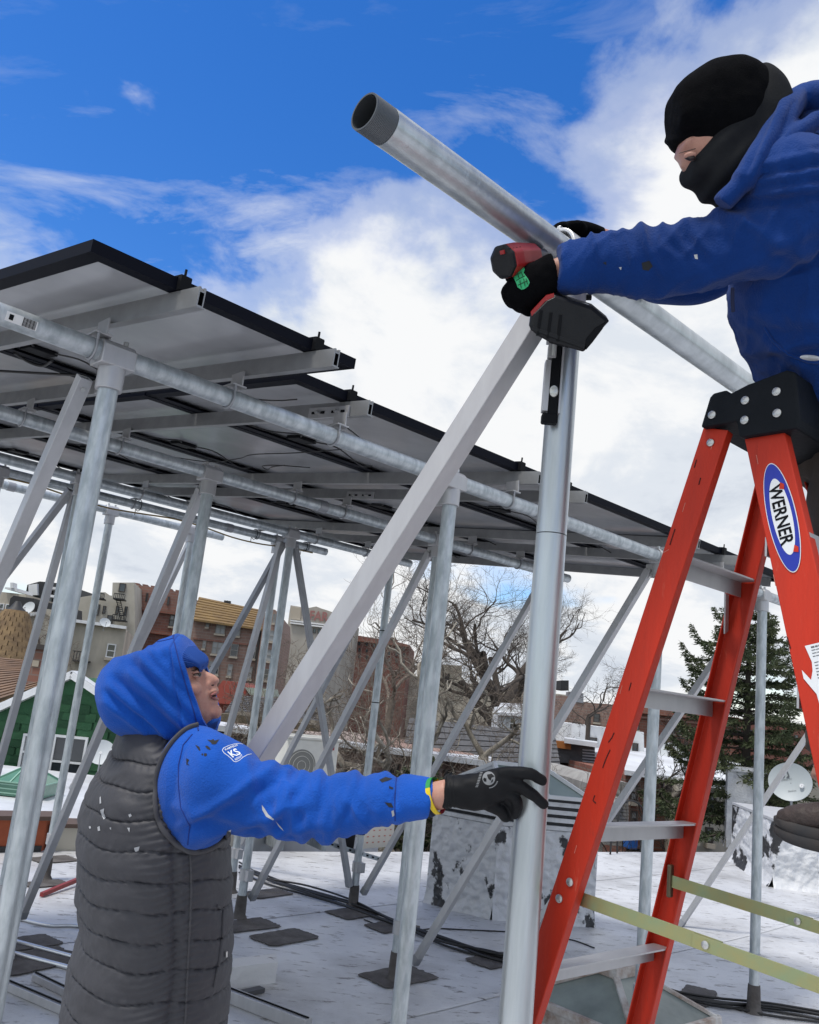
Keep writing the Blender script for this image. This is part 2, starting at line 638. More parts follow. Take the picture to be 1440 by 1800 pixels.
post('A', 1.10, 'near galvanized post at the left edge, in front of the gable house')
post('A', 2.68, 'galvanized post standing just behind the reaching sleeve, left of the big post')
post('A', 4.47, 'galvanized post seen between the two rear rails of the red ladder')
post('A', 5.83, 'galvanized post in front of the evergreen, right of the rear ladder rails')
post('B', 2.355, 'post rising behind the blue hood, left brace beside it')
post('B', 4.13, 'darker post hidden close behind the post beyond the reaching sleeve')
post('B', 5.37, 'post almost hidden behind the big front post')
post('C', 2.31, 'post close behind the near left post, with forked braces at its top')
post('C', 4.03, 'far post behind the big slanting brace, three braces at its top')
post('C', 5.12, 'far post wrapped with black cable ties in front of the pale trees')
post('D', 2.03, 'short visible dark post end at the far left edge')
post('D', 4.42, 'second far post just behind the three-brace post')
post('E', 3.24, 'thin far post between the near left post and the hood')
post('E', 4.03, 'thin far post beside the post behind the hood')

for k, (x, y, su, sv, rot, lab) in enumerate([
    (500, 1649, .22, .13, 0.1, 'square tar patch lying bare just right of the vest'),
    (690, 1630, .2, .12, 0.0, 'tar patch crossed by the black cable bundle'),
    (700, 1718, .22, .14, 0.0, 'nearest tar patch, around the post beyond the sleeve'),
    (872, 1690, .2, .12, 0.0, 'tar patch partly hidden by the big post'),
    (622, 1606, .2, .13, 0.1, 'tar patch at the foot of the cable-tied far post'),
    (432, 1628, .22, .13, 0.0, 'tar patch at the post foot beside the vest'),
    (60, 1690, .25, .16, 0.2, 'tar patch behind the near left post, under the conduits'),
    (40, 1660, .2, .12, 0.1, 'small tar patch above the conduits at left'),
    (95, 1512, .18, .12, 0.1, 'far tar patch near the orange parapet'),
    (470, 1572, .2, .11, 0.1, 'tar patch behind the brace foot by the vest'),
    (80, 1555, .16, .09, 0.1, 'narrow tar patch right of the red bar'),
    (1225, 1752, .2, .1, 0.3, 'tar patch beside the pyramid skylight'),
]):
    patch(atz(x, y, 0), su, sv, rot, lab, k)

# pipes of the rows
def support_pipe(rw, u0, u1, label, coup=()):
    p0, p1 = row(rw, u0), row(rw, u1)
    t = thing('support_pipe', (p0 + p1) / 2, label, 'pipe', 'pipes carrying the panel canopy')
    MB().pipe(p0, p1, RP, RP * 0.9, 32).build('tube', GALV, t)
    for c in coup:
        q = row(rw, c)
        MB().tube(q - U * 0.03, q + U * 0.03, RP * 1.12, n=28).build('coupling', ALUD, t, bevel=0.002)
    return t


support_pipe('A', 0.45, 6.25, 'front pipe of the canopy, label sticker near its left end', (3.3,))
support_pipe('B', 0.9, 5.62, 'second pipe under the canopy, directly above the hooded worker', (3.12,))
support_pipe('C', 1.3, 5.35, 'third pipe under the canopy, farther back')
support_pipe('D', 1.5, 4.95, 'fourth thin pipe along the back edge of the canopy', (2.6, 3.9))
support_pipe('E', 1.9, 4.35, 'rearmost dark pipe standing clear of the panels', (2.4,))
# sticker on the front pipe
p_ = row('A', 0.80)
tn = nrm(-V - Z * 0.3)
m_ = MB()
for sgn in (0,):
    rr = []
    for k in range(7):
        a_ = R(-25 + 50 * k / 6)
        n_ = nrm(tn * math.cos(a_) + np.cross(U, tn) * math.sin(a_))
        rr.append([p_ - U * 0.045 + n_ * (RP + 0.0006), p_ + U * 0.045 + n_ * (RP + 0.0006)])
    for k in range(6):
        m_.quad(rr[k][0], rr[k][1], rr[k + 1][1], rr[k + 1][0])
STK = mat('paper sticker', (0.75, 0.75, 0.74), 0.6)
stk = tag(m_.build('pipe_sticker', STK), 'small white bar-code sticker on the front pipe at far left', 'sticker')
m_ = MB()
for k in range(12):
    a_ = p_ + U * (0.004 + k * 0.0032) + tn * (RP + 0.0012)
    m_.box(a_ + np.cross(U, tn) * 0.0, (U, np.cross(U, tn), tn), (0.0014 + 0.001 * (k % 3 == 0), 0.026, 0.0004))
m_.box(p_ - U * 0.03 + tn * (RP + 0.0012), (U, np.cross(U, tn), tn), (0.012, 0.016, 0.0004))
m_.build('printed_bars', BLK, stk)

# panels
SHEET = mat('panel backsheet', (0.40, 0.41, 0.43), 0.20, 0, (0.30, 0.31, 0.33), 3, 0.6, 3, 0.03, 3, (1, 1, 1), spec=0.6)
GLASS = mat('panel glass', (0.01, 0.015, 0.035), 0.08)
PH = 0.036


def panel(u0, u1, v0, v1, label, jb=True, clamp_u=()):
    c = pan((u0 + u1) / 2, (v0 + v1) / 2)
    t = thing('solar_panel', c, label, 'solar panel', 'solar panels of the canopy')
    m = MB()
    fl = 0.045
    for (a, b) in (((u0, v0), (u1, v0)), ((u0, v1), (u1, v1)), ((u0, v0), (u0, v1)), ((u1, v0), (u1, v1))):
        p0, p1 = pan(*a), pan(*b)
        ctr = pan((u0 + u1) / 2, (v0 + v1) / 2)
        inw = ctr - (p0 + p1) / 2
        d = nrm(p1 - p0)
        inw = nrm(inw - d * (inw @ d))
        L = np.linalg.norm(p1 - p0)
        q = (p0 + p1) / 2
        m.box(q + inw * 0.0025 + PLN * (PH / 2), (d, inw, PLN), (L, 0.004, PH))
        m.box(q + inw * (fl / 2 + 0.005) + PLN * 0.0018, (d, inw, PLN), (L - 0.01, fl, 0.0025))
        m.box(q + inw * 0.008 + PLN * (PH - 0.001), (d, inw, PLN), (L - 0.006, 0.012, 0.0026))
    m.build('frame', BLKFR, t)
    e = 0.006
    cs = [pan(u0 + e, v0 + e), pan(u1 - e, v0 + e), pan(u1 - e, v1 - e), pan(u0 + e, v1 - e)]
    MB().prism([q + PLN * (PH - 0.014) for q in cs], PLN * 0.004).build('backsheet', SHEET, t)
    MB().prism([q + PLN * (PH - 0.009) for q in cs], PLN * 0.006).build('glass', GLASS, t)
    if jb:
        cu, cv = (u0 + u1) / 2, v1 - 0.12
        jbm = MB().box(pan(cu, cv, PH - 0.024), (U, VS, PLN), (0.11, 0.09, 0.018)).build('junction_box', BLK, t, bevel=0.004)
        for s in (-1, 1):
            ps = [pan(cu + s * 0.04, cv - 0.04, PH - 0.024), pan(cu + s * 0.12, cv - 0.12, 0.0), pan(cu + s * 0.3, cv - 0.10, -0.03 - 0.02 * rnd.random()), pan(cu + s * 0.45, cv - 0.02, 0.0)]
            MB().path(curve(ps, 14), 0.0035, 6).build('lead', RUBBER, t)
    for cu in clamp_u:
        q = pan(cu, v0, 0)
        m = MB()
        m.box(q - VS * 0.010 + PLN * 0.020, (U, VS, PLN), (0.034, 0.016, 0.042))
        m.box(q + VS * 0.002 + PLN * 0.042, (U, VS, PLN), (0.034, 0.036, 0.004))
        m.tube(q - VS * 0.006 + PLN * 0.04, q - VS * 0.006 + PLN * 0.066, 0.004, n=8)
        m.build('end_clamp', BLK, t)
    return t


def curve(pts, n):
    """Catmull-Rom through the points"""
    P = [np.asarray(p, float) for p in pts]
    P = [2 * P[0] - P[1]] + P + [2 * P[-1] - P[-2]]
    out = []
    seg = len(P) - 3
    for i in range(n + 1):
        s = i / n * seg
        k = min(int(s), seg - 1)
        t = s - k
        a, b, c, d = P[k:k + 4]
        out.append(0.5 * ((2 * b) + (-a + c) * t + (2 * a - 5 * b + 4 * c - d) * t * t + (-a + 3 * b - 3 * c + d) * t ** 3))
    return out


RAILM = mat('grey rail aluminium', (0.33, 0.335, 0.34), 0.45, 0.6, (0.24, 0.245, 0.25), 14, 0.6, 5)
RAILU = [1.075, 1.575, 2.05, 3.12, 3.50, 4.66, 5.20, 6.08]
c1v = [2.20, 3.54, 4.90, 6.26]
names1 = ['foremost corner panel standing proud of the others at upper left', 'middle panel of the leftmost column, above the near post', 'rear panel of the leftmost column']
for k in range(3):
    panel(0.80, 1.75, c1v[k] + .006, c1v[k + 1] - .006, names1[k], True, (1.075, 1.575) if k == 0 else ())
vv = [2.53, 3.48, 4.42, 5.36, 6.30]
uu = [1.775, 3.30, 4.82, 6.30]
ordv = ['front', 'second', 'third', 'rear']
ordu = ['next to the proud corner panel', 'in the middle of the array', 'at the far right end']
for i in range(3):
    for k in range(4):
        panel(uu[i] + .006, uu[i + 1] - .006, vv[k] + .006, vv[k + 1] - .006, '%s-row landscape panel %s' % (ordv[k], ordu[i]), True,
              [q for q in RAILU if uu[i] < q < uu[i + 1]] if k == 0 else ())
# one further column outside the picture on the left keeps the array going
for k in range(3):
    panel(-0.17, 0.78, c1v[k] + 1.40 + .006, c1v[k + 1] + 1.40 - .006, '%s panel of the column cut by the left picture edge' % ['nearest', 'middle', 'farthest'][k])

# aluminium rails under the panels
for k, ru in enumerate(RAILU + [0.05, 0.55]):
    v0 = 2.10 if k < 2 else (2.42 if k < 8 else 3.55)
    if k == 7:
        v0 = 2.6
    v1 = 6.38 if k < 8 else 7.6
    lab = ['leftmost rail with its open end showing, under the proud panel', 'second rail under the proud corner panel', 'rail with a slotted splice plate at its end', 'long rail passing behind the big slanting brace',
           'rail with a splice plate in its middle, behind the brace', 'rail crossing behind the far front post', 'rail reaching the red ladder', 'last rail at the far end of the canopy', 'rail at the left picture edge', 'inner rail at the left picture edge'][k]
    base = pan(ru, v0)
    t = thing('aluminium_rail', base, lab, 'rail', 'rails under the panels')
    d = nrm(pan(ru, v1) - base)
    L = np.linalg.norm(pan(ru, v1) - base)
    # hollow profile with a top slot lip and a toe
    w_, h_ = 0.022, 0.060
    def P2(x, y):
        return base + U * x - PLN * y
    outer = [(-w_ / 2, 0.004), (-w_ / 2 + .006, 0.004), (-w_ / 2 + .006, 0.014), (w_ / 2 - .006, 0.014), (w_ / 2 - .006, 0.004), (w_ / 2, 0.004), (w_ / 2, h_), (w_ / 2 + .006, h_), (w_ / 2 + .006, h_ + .004), (-w_ / 2, h_ + .004)]
    inner = [(-w_ / 2 + .004, 0.019), (w_ / 2 - .004, 0.019), (w_ / 2 - .004, h_ - .002), (-w_ / 2 + .004, h_ - .002)]
    m = MB()
    n = len(outer)
    ro = [P2(*q) for q in outer]
    m.loft([ro, [q + d * L for q in ro]], (False, True), 0, False)
    ri = [P2(*q) for q in inner]
    m.loft([ri, [q + d * min(0.5, L) for q in ri]], (False, True), 1, False)
    # front face between outer outline and hole
    bm_pts = ro + ri
    m.add(bm_pts, [(0, 1, 2, 10), (2, 3, 11, 10), (3, 4, 5, 11), (5, 6, 12, 11), (6, 7, 8, 12), (8, 9, 13, 12), (9, 0, 10, 13)], 0)
    m.build('extrusion', [RAILM, BLK], t)
    for rw in 'ABCD':
        v_, z_ = ROWS[rw]
        if v_ < v0 or v_ > v1:
            continue
        uu_ = ru - 0.115 * (v_ - 2.5)
        if uu_ > dict(A=6.2, B=5.55, C=5.28, D=4.9)[rw]:
            continue
        q = uvz(uu_, v_, z_)
        m = MB()
        m.box(q + Z * (RP + 0.012) - U * 0.03, (V, U, Z), (0.075, 0.055, 0.006))
        m.box(q + Z * (RP + 0.04) - U * 0.021, (V, U, Z), (0.075, 0.006, 0.056))
        m.build('foot_clip', ALU, t, bevel=0.001)
        ps = [q + V * math.cos(a) * (RP + 0.004) + Z * math.sin(a) * (RP + 0.004) - U * 0.045 for a in np.linspace(R(-200), R(20), 16)]
        ps = [ps[0] + Z * 0.03] + ps + [ps[-1] + Z * 0.03]
        MB().path(ps, 0.0045, 8).build('u_bolt', ALUD, t)
# splice plates
for ru, v_, lab in ((2.05, 2.62, 'front'), (3.50, 3.9, 'mid')):
    q = pan(ru, v_, -0.045) - U * 0.016
    t = tag(MB().box(q, (VS, PLN, U), (0.22, 0.045, 0.008)).build('splice_plate', ALU, None, bevel=0.001), 'slotted splice plate bolted to a rail, %s' % ('near the front edge' if lab == 'front' else 'behind the slanting brace'), 'splice plate', 'splice plates')
    for s in (-0.08, -0.03, 0.03, 0.08):
        MB().box(q + VS * s - U * 0.005, (VS, PLN, U), (0.02, 0.01, 0.003)).build('slot', BLK, t)
    for s in (-0.05, 0.055):
        MB().tube(q + VS * s - U * 0.002, q + VS * s - U * 0.018, 0.008, n=6).build('bolt', STEEL, t)

# braces: square aluminium tube from a post top to the foot of the next row
def brace(p0, p1, label, w_=0.042, mt=ALU, spin=None):
    p0, p1 = np.asarray(p0, float), np.asarray(p1, float)
    t = thing('diagonal_brace', p1, label, 'brace', 'square braces between the posts')
    m = MB()
    a, b, d = axes_from(p1 - p0, U if spin is None else spin)
    o_ = [p0 + (a * i + b * j) * w_ / 2 for i, j in ((-1, -1), (1, -1), (1, 1), (-1, 1))]
    i_ = [p0 + (a * i + b * j) * w_ * 0.42 for i, j in ((-1, -1), (1, -1), (1, 1), (-1, 1))]
    e = p1 - p0
    m.loft([o_, [q + e for q in o_]], (False, False), 0, False)
    m.loft([i_, [q + e for q in i_]], (False, False), 0, False)
    for k in range(4):
        k2 = (k + 1) % 4
        m.quad(o_[k], o_[k2], i_[k2], i_[k])
        m.quad(o_[k] + e, o_[k2] + e, i_[k2] + e, i_[k] + e)
    m.build('tube', mt, t, bevel=0.002)
    q = p0 + d * 0.035
    MB().tube(q - a * (w_ / 2 + 0.004), q + a * (w_ / 2 + 0.004), 0.008, n=6).build('end_bolt', STEEL, t)
    m = MB().box(p1 - d * 0.03, (a, b, d), (w_ * 1.06, w_ * 1.06, 0.05))
    m.build('stained_foot', ALUD, t)
    return t


def topof(rw, u, off=0.0):
    v, z = ROWS[rw]
    return uvz(u + off, v + 0.07, z - 0.075)


brace(topof('A', 1.10, -0.05), uvz(1.00, 3.95, 0.12), 'thick near brace running down off the left picture edge')
brace(topof('A', 4.47), uvz(4.27, 3.98, 0.08), 'brace whose lower end stands on the deck behind the big post')
brace(topof('A', 5.83), uvz(5.30, 3.98, 0.02), 'brace crossing behind the red ladder rungs')
brace(topof('A', 8.10), uvz(7.55, 3.96, -0.0), 'brace at lower right, in front of the black-stained wall')
brace(topof('B', 2.355), uvz(2.44, 5.48, 0.15), 'brace behind the blue hood, its foot left of the vest')
brace(topof('B', 4.13), uvz(4.10, 5.48, 0.13), 'brace below the canopy ending beside the vest')
brace(topof('B', 5.37), uvz(5.17, 5.45, 0.10), 'brace passing in front of the bare tree, behind the sleeve')
brace(topof('C', 2.31, -0.03), uvz(1.75, 6.9, 0.8), 'upper branch of the forked braces at far left')
brace(topof('C', 2.31, 0.0), uvz(2.35, 6.2, 0.15), 'lower branch of the forked braces at far left')
brace(topof('C', 4.03, -0.04), uvz(4.02, 6.18, 0.3), 'left one of the three far braces')
brace(topof('C', 4.03, -0.01), uvz(3.75, 6.9, 0.3), 'dim rear one of the three far braces', mt=ALUD)
brace(topof('C', 4.03, 0.05) - V * 0.06, uvz(5.06, 5.5, 0.15), 'far brace leaning the other way, down to the right', mt=ALUD)
brace(topof('C', 5.12), uvz(5.05, 7.0, 0.2), 'far brace beside the cable-tied post', mt=ALUD)
brace(uvz(4.05, 7.05, 2.85), uvz(3.9, 8.2, 0.5), 'pale far brace seen beside the hood', mt=ALU)

# perforated strut between far feet
p0, p1 = onv(575, 1482, 5.55), onv(672, 1512, 5.55)
t_ = thing('slotted_strut', p0, 'slotted steel strut tied across the far post feet', 'strut')
MB().bar(p0, p1, 0.012, 0.035).build('channel', GALV, t_)
d_ = p1 - p0
for k in range(9):
    q = p0 + d_ * (0.08 + k * 0.105)
    MB().box(q - V * 0.008, (nrm(d_), np.cross(nrm(d_), V), V), (0.022, 0.013, 0.005)).build('slot', BLK, t_)

# loose cables under the panels
def cable(name, pts, r, label, n=30, m=None, cat='cable', group=None):
    return tag(MB().path(curve(pts, n), r, 8).build(name, m or RUBBER), label, cat, group)


def pc(x, y, h=-0.02):
    q = ray(x, y)
    P0 = pan(1, 2.5, h)
    return CAM + q * (((P0 - CAM) @ PLN) / (q @ PLN))


cable('panel_cable', [pc(0, 652), pc(70, 656), pc(150, 660)], 0.006, 'thick black cable under the leftmost panels')
cable('panel_cable', [pc(25, 620), pc(50, 636), pc(75, 643), pc(92, 634)], 0.006, 'sagging black cable loop at far left under the panels')
cable('panel_cable', [pc(405, 693), pc(450, 702), pc(490, 704), pc(522, 702)], 0.003, 'thin wire beside the splice plate')
cable('panel_cable', [pc(300, 803), pc(370, 812), pc(420, 806), pc(445, 799), pc(520, 796), pc(600, 790)], 0.003, 'thin wavy wire under the middle panels')
cable('panel_cable', [pc(572, 728), pc(610, 752), pc(645, 780)], 0.003, 'thin taut wire from rail end to the front pipe')
cable('panel_cable', [pc(545, 822), pc(490, 818), pc(462, 819), pc(470, 826), pc(478, 821), pc(500, 818)], 0.003, 'coiled wire loop under the panels')
cable('panel_cable', [pc(140, 590), pc(170, 598), pc(200, 608)], 0.003, 'short wire by the near post fitting')

# yellowish cable along the rear pipe
cable('pipe_cable', [row('D', q) + vec(0, 0, -0.055 - 0.02 * math.sin(q * 5)) for q in np.linspace(1.7, 4.8, 12)], 0.006, 'ochre cable tied along the rear pipe', 40, mat('ochre cable', (0.25, 0.17, 0.05), 0.5))
for k, q in enumerate(np.linspace(2.0, 4.7, 6)):
    c_ = row('D', q)
    ps = [c_ + (V * math.cos(a) + Z * math.sin(a)) * (RP + 0.012) for a in np.linspace(0, 2 * math.pi, 14)]
    tag(MB().path(ps + [ps[-1] - Z * 0.07], 0.003, 6).build('cable_tie', BLK), '%s black cable tie with hanging tail on the rear pipe, counted from the left' % ['first', 'second', 'third', 'fourth', 'fifth', 'sixth'][k], 'cable tie', 'cable ties on the rear pipe')
for k, z_ in enumerate((0.55, 0.95, 1.6, 2.2)):
    c_ = uvz(5.12, 5.5, z_)
    ps = [c_ + (V * math.cos(a) + U * math.sin(a)) * (RP + 0.002) for a in np.linspace(0, 2 * math.pi, 14)]
    tag(MB().path(ps, 0.004, 6).build('cable_tie', BLK), 'black cable tie round the far post, %s' % ['lowest', 'second from below', 'third from below', 'topmost'][k], 'cable tie')

# ================================================================== the new row: big post, top pipe, slanting brace
MU, MV = 1.475, 1.10
PM = uvz(MU, MV, 0)
ZM = ROWS['M'][1]
t_ = thing('front_post', PM, 'big shiny galvanized post gripped by the black glove', 'post')
rp = 0.0322
RP_M = rp
MB().pipe(PM, PM + Z * 2.02, rp, rp * .9, 40).build('lower_tube', GALVN, t_)
MB().pipe(PM + Z * 2.022, PM + Z * (ZM - 0.06), rp * 0.997, rp * .88, 40).build('upper_tube', GALVN, t_)
MB().tube(PM + Z * (ZM - 0.15), PM + Z * (ZM - 0.035), rp * 1.2, n=32).build('collar', ALU, t_, bevel=0.003)
q = PM + Z * (ZM - 0.09) + RGT * rp * 1.2
MB().tube(q, q + RGT * 0.012, 0.007, n=6).build('set_screw', BLK, t_)
q0 = row('M', 0.762 * 1.1)
pA, pB = row('M', 0.838), row('M', 4.6)
t_ = thing('top_pipe', (pA + pB) / 2, 'long galvanized pipe with open threaded end, held above by the worker', 'pipe')
RT = 0.036
MB().pipe(pA, pA + U * 0.052, RT * 0.975, RT * 0.88, 48).build('threaded_end', mat('oily thread', (0.10, 0.11, 0.12), 0.45, 0.7), t_)
m_ = MB()
for k in range(16):
    c_ = pA + U * (0.004 + k * 0.003)
    a_, b_, _ = axes_from(U)
    m_.loft([m_.ring(c_ + U * dd, (a_, b_), rr, rr, 40) for dd, rr in ((-0.0013, RT * .972), (0, RT * .992), (0.0013, RT * .972))], (False, False))
m_.build('thread_ridge', MATS['oily thread'], t_)
tb = MB().pipe(pA + U * 0.052, pB, RT, RT * 0.9, 48).build('tube', GALVN, t_)
# open saddle fitting on the post head
q = row('M', MU)
t_ = thing('saddle_fitting', q, 'white cast ring fitting round the top pipe under the far glove', 'fitting')
m_ = MB()
a_, b_ = V, Z
rs = []
for c_, ro_, ri_ in ((q - U * 0.04, RT * 1.3, RT * 1.05), (q + U * 0.04, RT * 1.3, RT * 1.05)):
    pass
m_.pipe(q - U * 0.045 + V * 0.012 + Z * 0.012, q + U * 0.045 + V * 0.012 + Z * 0.012, RT * 1.42, RT * 1.18, 40)
m_.build('ring', mat('cast aluminium', (0.72, 0.72, 0.72), 0.4, 0.6), t_, bevel=0.002)
m_ = MB()
m_.box(q - U * 0.03 + Z * (RT * 1.62) + V * 0.012, (U, V, Z), (0.03, 0.016, 0.022))
m_.build('screw_boss', MATS['cast aluminium'], t_, bevel=0.002)

pT = uvz(MU - 0.06, MV + 0.075, 2.53)
BRM = mat('brushed aluminium', (0.52, 0.515, 0.52), 0.45, 0.5, (0.42, 0.41, 0.42), 30, 0.5, 6, 0.02, 260, (1, 1, 0.2))
# the big slanting brace in front
pTop = at(948, 552, 1.93)
pBot = uvz(1.02, 2.53, 0.06)
brace(pTop, pBot, 'big bright slanting brace rising to the drill', 0.05, BRM, spin=nrm(RGT * 1.0 + 0.95 * FWD))

# spirit level strapped to the post
zc = PM + Z * 2.33
ctr = at(972, 640, 1.83)
a_ = nrm(ctr - zc - Z * ((ctr - zc) @ Z))
ax = (nrm(np.cross(Z, -FWD)), nrm(np.cross(Z, np.cross(Z, -FWD))), Z)
lx = nrm(RGT - Z * (RGT @ Z))           # to the picture's right
ly = np.cross(Z, lx)                    # away from the viewer
lc = at(973, 660, 1.80)
lc = vec(PM[0], PM[1], lc[2] + 0.055) - lx * 0.027 - ly * 0.040
t_ = thing('spirit_level', lc - Z * 0.10, 'short black spirit level with bare metal edges held upright on the post', 'level')
m_ = MB()
m_.box(lc + lx * 0.004, (lx, ly, Z), (0.020, 0.018, 0.235))
m_.build('body', BLK, t_, bevel=0.002)
m_ = MB()
m_.box(lc - lx * 0.013 + Z * 0.085, (lx, ly, Z), (0.012, 0.022, 0.07))
m_.box(lc - lx * 0.013 - Z * 0.05, (lx, ly, Z), (0.012, 0.022, 0.115))
m_.build('metal_edge', ALU, t_, bevel=0.001)
m_ = MB()
m_.box(lc + lx * 0.017 - Z * 0.0, (lx, ly, Z), (0.004, 0.022, 0.22))
m_.build('back_edge', ALU, t_)
m_ = MB()
m_.box(lc - lx * 0.001 - Z * 0.122, (lx, ly, Z), (0.034, 0.024, 0.022))
m_.build('end_cap', BLK, t_, bevel=0.004)
VIAL = mat('clear acrylic vial', (0.62, 0.63, 0.60), 0.12, 0.2)
m_ = MB().ell(lc + lx * 0.003 - ly * 0.010 - Z * 0.062, (lx, Z, ly), (0.0095, 0.013, 0.004))
m_.build('round_vial', VIAL, t_)
MB().tube(lc - lx * 0.004 - ly * 0.004 + Z * 0.018, lc - lx * 0.004 - ly * 0.004 + Z * 0.045, 0.008, n=14).build('tube_vial', VIAL, t_)
MB().box(lc - lx * 0.006 - ly * 0.001 + Z * 0.03, (lx, ly, Z), (0.018, 0.02, 0.034)).build('vial_window', mat('grey plastic', (0.3, 0.3, 0.3), 0.4), t_, bevel=0.003)
# ================================================================== red fibreglass step ladder
RED = mat('red fibreglass', (0.58, 0.034, 0.012), 0.5, 0, (0.40, 0.030, 0.014), 14, 0.8, 8, 0.10, 220, (1, 1, 0.05), spec=0.3)
scuff(RED, (0.10, 0.012, 0.008), 7, (1, 1, 0.10), 0.62, 0.68, 0.75)
scuff(RED, (0.62, 0.20, 0.13), 26, (1, 1, 0.12), 0.60, 0.68, 0.55)
scuff(RED, (0.12, 0.05, 0.04), 5, (1, 1, 0.5), 0.60, 0.72, 0.55)
LAD = dict(cx=.64, cy=1.663, zt=2.301, sr=.264, kr=.076, wt=.269, sf=.264, az=.846, ro=.04, fo=.031)
LW = vec(math.sin(LAD['az']), math.cos(LAD['az']), 0)
LF = vec(math.cos(LAD['az']), -math.sin(LAD['az']), 0)
LC = vec(LAD['cx'], LAD['cy'], 0)


def lrear(side, z):
    h = LAD['zt'] - z
    off = -LW * (LAD['kr'] * h) if side == 0 else LW * (LAD['wt'] + LAD['kr'] * h)
    return LC + off - LF * (LAD['ro'] + LAD['sr'] * h) + Z * z


def lfront(side, z):
    h = LAD['zt'] - z
    off = -LW * (LAD['kr'] * h) if side == 0 else LW * (LAD['wt'] + LAD['kr'] * h)
    return LC + off + LF * (LAD['fo'] + LAD['sf'] * h) + Z * z


ladder = thing('step_ladder', LC + LW * LAD['wt'] / 2, 'red fibreglass step ladder with black cap that the masked worker stands on', 'ladder')


def crail(name, fn, side, z0, z1, web, fl, th, inward):
    """channel rail: web plus two flanges turned inward"""
    m = MB()
    p0, p1 = fn(side, z0), fn(side, z1)
    d = nrm(p1 - p0)
    out = -LW if side == 0 else LW
    out = nrm(out - d * (out @ d))
    f = np.cross(out, d)
    if f @ LF < 0:
        f = -f
    L = np.linalg.norm(p1 - p0)
    c = (p0 + p1) / 2
    w2, t = web / 2, th
    prof = [(-w2, 0), (w2, 0), (w2, -fl), (w2 - t, -fl), (w2 - t, -t), (-w2 + t, -t), (-w2 + t, -fl), (-w2, -fl)]
    m.loft([[p0 + f * x + out * y for x, y in prof], [p1 + f * x + out * y for x, y in prof]], (True, True), 0, False)
    return m.build(name, RED, ladder, bevel=0.003), f, out, d


rr0, *_a = crail('rear_rail', lrear, 0, 0.0, 2.255, 0.056, 0.024, 0.004, 1)
rr1, *_b = crail('rear_rail', lrear, 1, 0.0, 2.255, 0.056, 0.024, 0.004, 1)
fr0, f_f, f_o, f_d = crail('front_rail', lfront, 0, 0.0, 2.27, 0.078, 0.028, 0.004, 1)
fr1, *_c = crail('front_rail', lfront, 1, 0.0, 2.27, 0.078, 0.028, 0.004, 1)
# rear horizontals (aluminium; the rail's red reflection laid on as a red plate)
for z_ in (1.99, 1.722, 1.446, 1.165, 0.89, 0.6, 0.3):
    a_, b_ = lrear(0, z_) + LW * 0.006, lrear(1, z_) - LW * 0.006
    d_ = nrm(b_ - a_)
    m_ = MB()
    hgt = 0.036
    m_.box((a_ + b_) / 2 - LF * 0.016 - Z * hgt / 2, (LF, Z, d_), (0.004, hgt, np.linalg.norm(b_ - a_)))
    m_.box((a_ + b_) / 2 + LF * 0.004, (LF, Z, d_), (0.042, 0.004, np.linalg.norm(b_ - a_)))
    rb = m_.build('rear_bar', ALU, ladder, bevel=0.001)
    m_ = MB()
    q = b_ - d_ * 0.03
    m_.box(q - LF * 0.018 - Z * hgt / 2, (LF, Z, d_), (0.005, hgt * 1.02, 0.06))
    m_.build('red_reflection', RED, rb)
    q = a_ + d_ * 0.02
    if z_ > 1.9:
        g0, g1 = b_ - d_ * 0.055 - LF * 0.02 - Z * 0.012, lrear(1, z_ - 0.115) - LW * 0.01 - LF * 0.02
        MB().bar(g0, g1, 0.018, 0.004, LF).build('knee_brace', ALU, rb, bevel=0.001)
# steps of the climbing side
for z_ in (2.02, 1.745, 1.47, 1.195, 0.92, 0.645, 0.37):
    a_, b_ = lfront(0, z_) + LW * 0.005, lfront(1, z_) - LW * 0.005
    d_ = nrm(b_ - a_)
    m_ = MB()
    L_ = np.linalg.norm(b_ - a_)
    m_.box((a_ + b_) / 2 + Z * 0.0, (LF, Z, d_), (0.082, 0.004, L_))
    for s in (-1, 1):
        m_.box((a_ + b_) / 2 + LF * 0.04 * s - Z * 0.02, (LF, Z, d_), (0.004, 0.036, L_))
    for s in range(-3, 4):
        m_.box((a_ + b_) / 2 + LF * 0.011 * s + Z * 0.003, (LF, Z, d_), (0.003, 0.003, L_))
    m_.build('step', ALU, ladder)
# cap
CAPM = mat('ladder cap plastic', (0.006, 0.008, 0.011), 0.6, 0, (0.011, 0.013, 0.017), 20, 0.5, 5, 0.1, 90, spec=0.15)


def capp(f, z, side):
    return LC + LF * f + Z * z + (-LW * 0.022 if side == 0 else LW * (LAD['wt'] + 0.022))


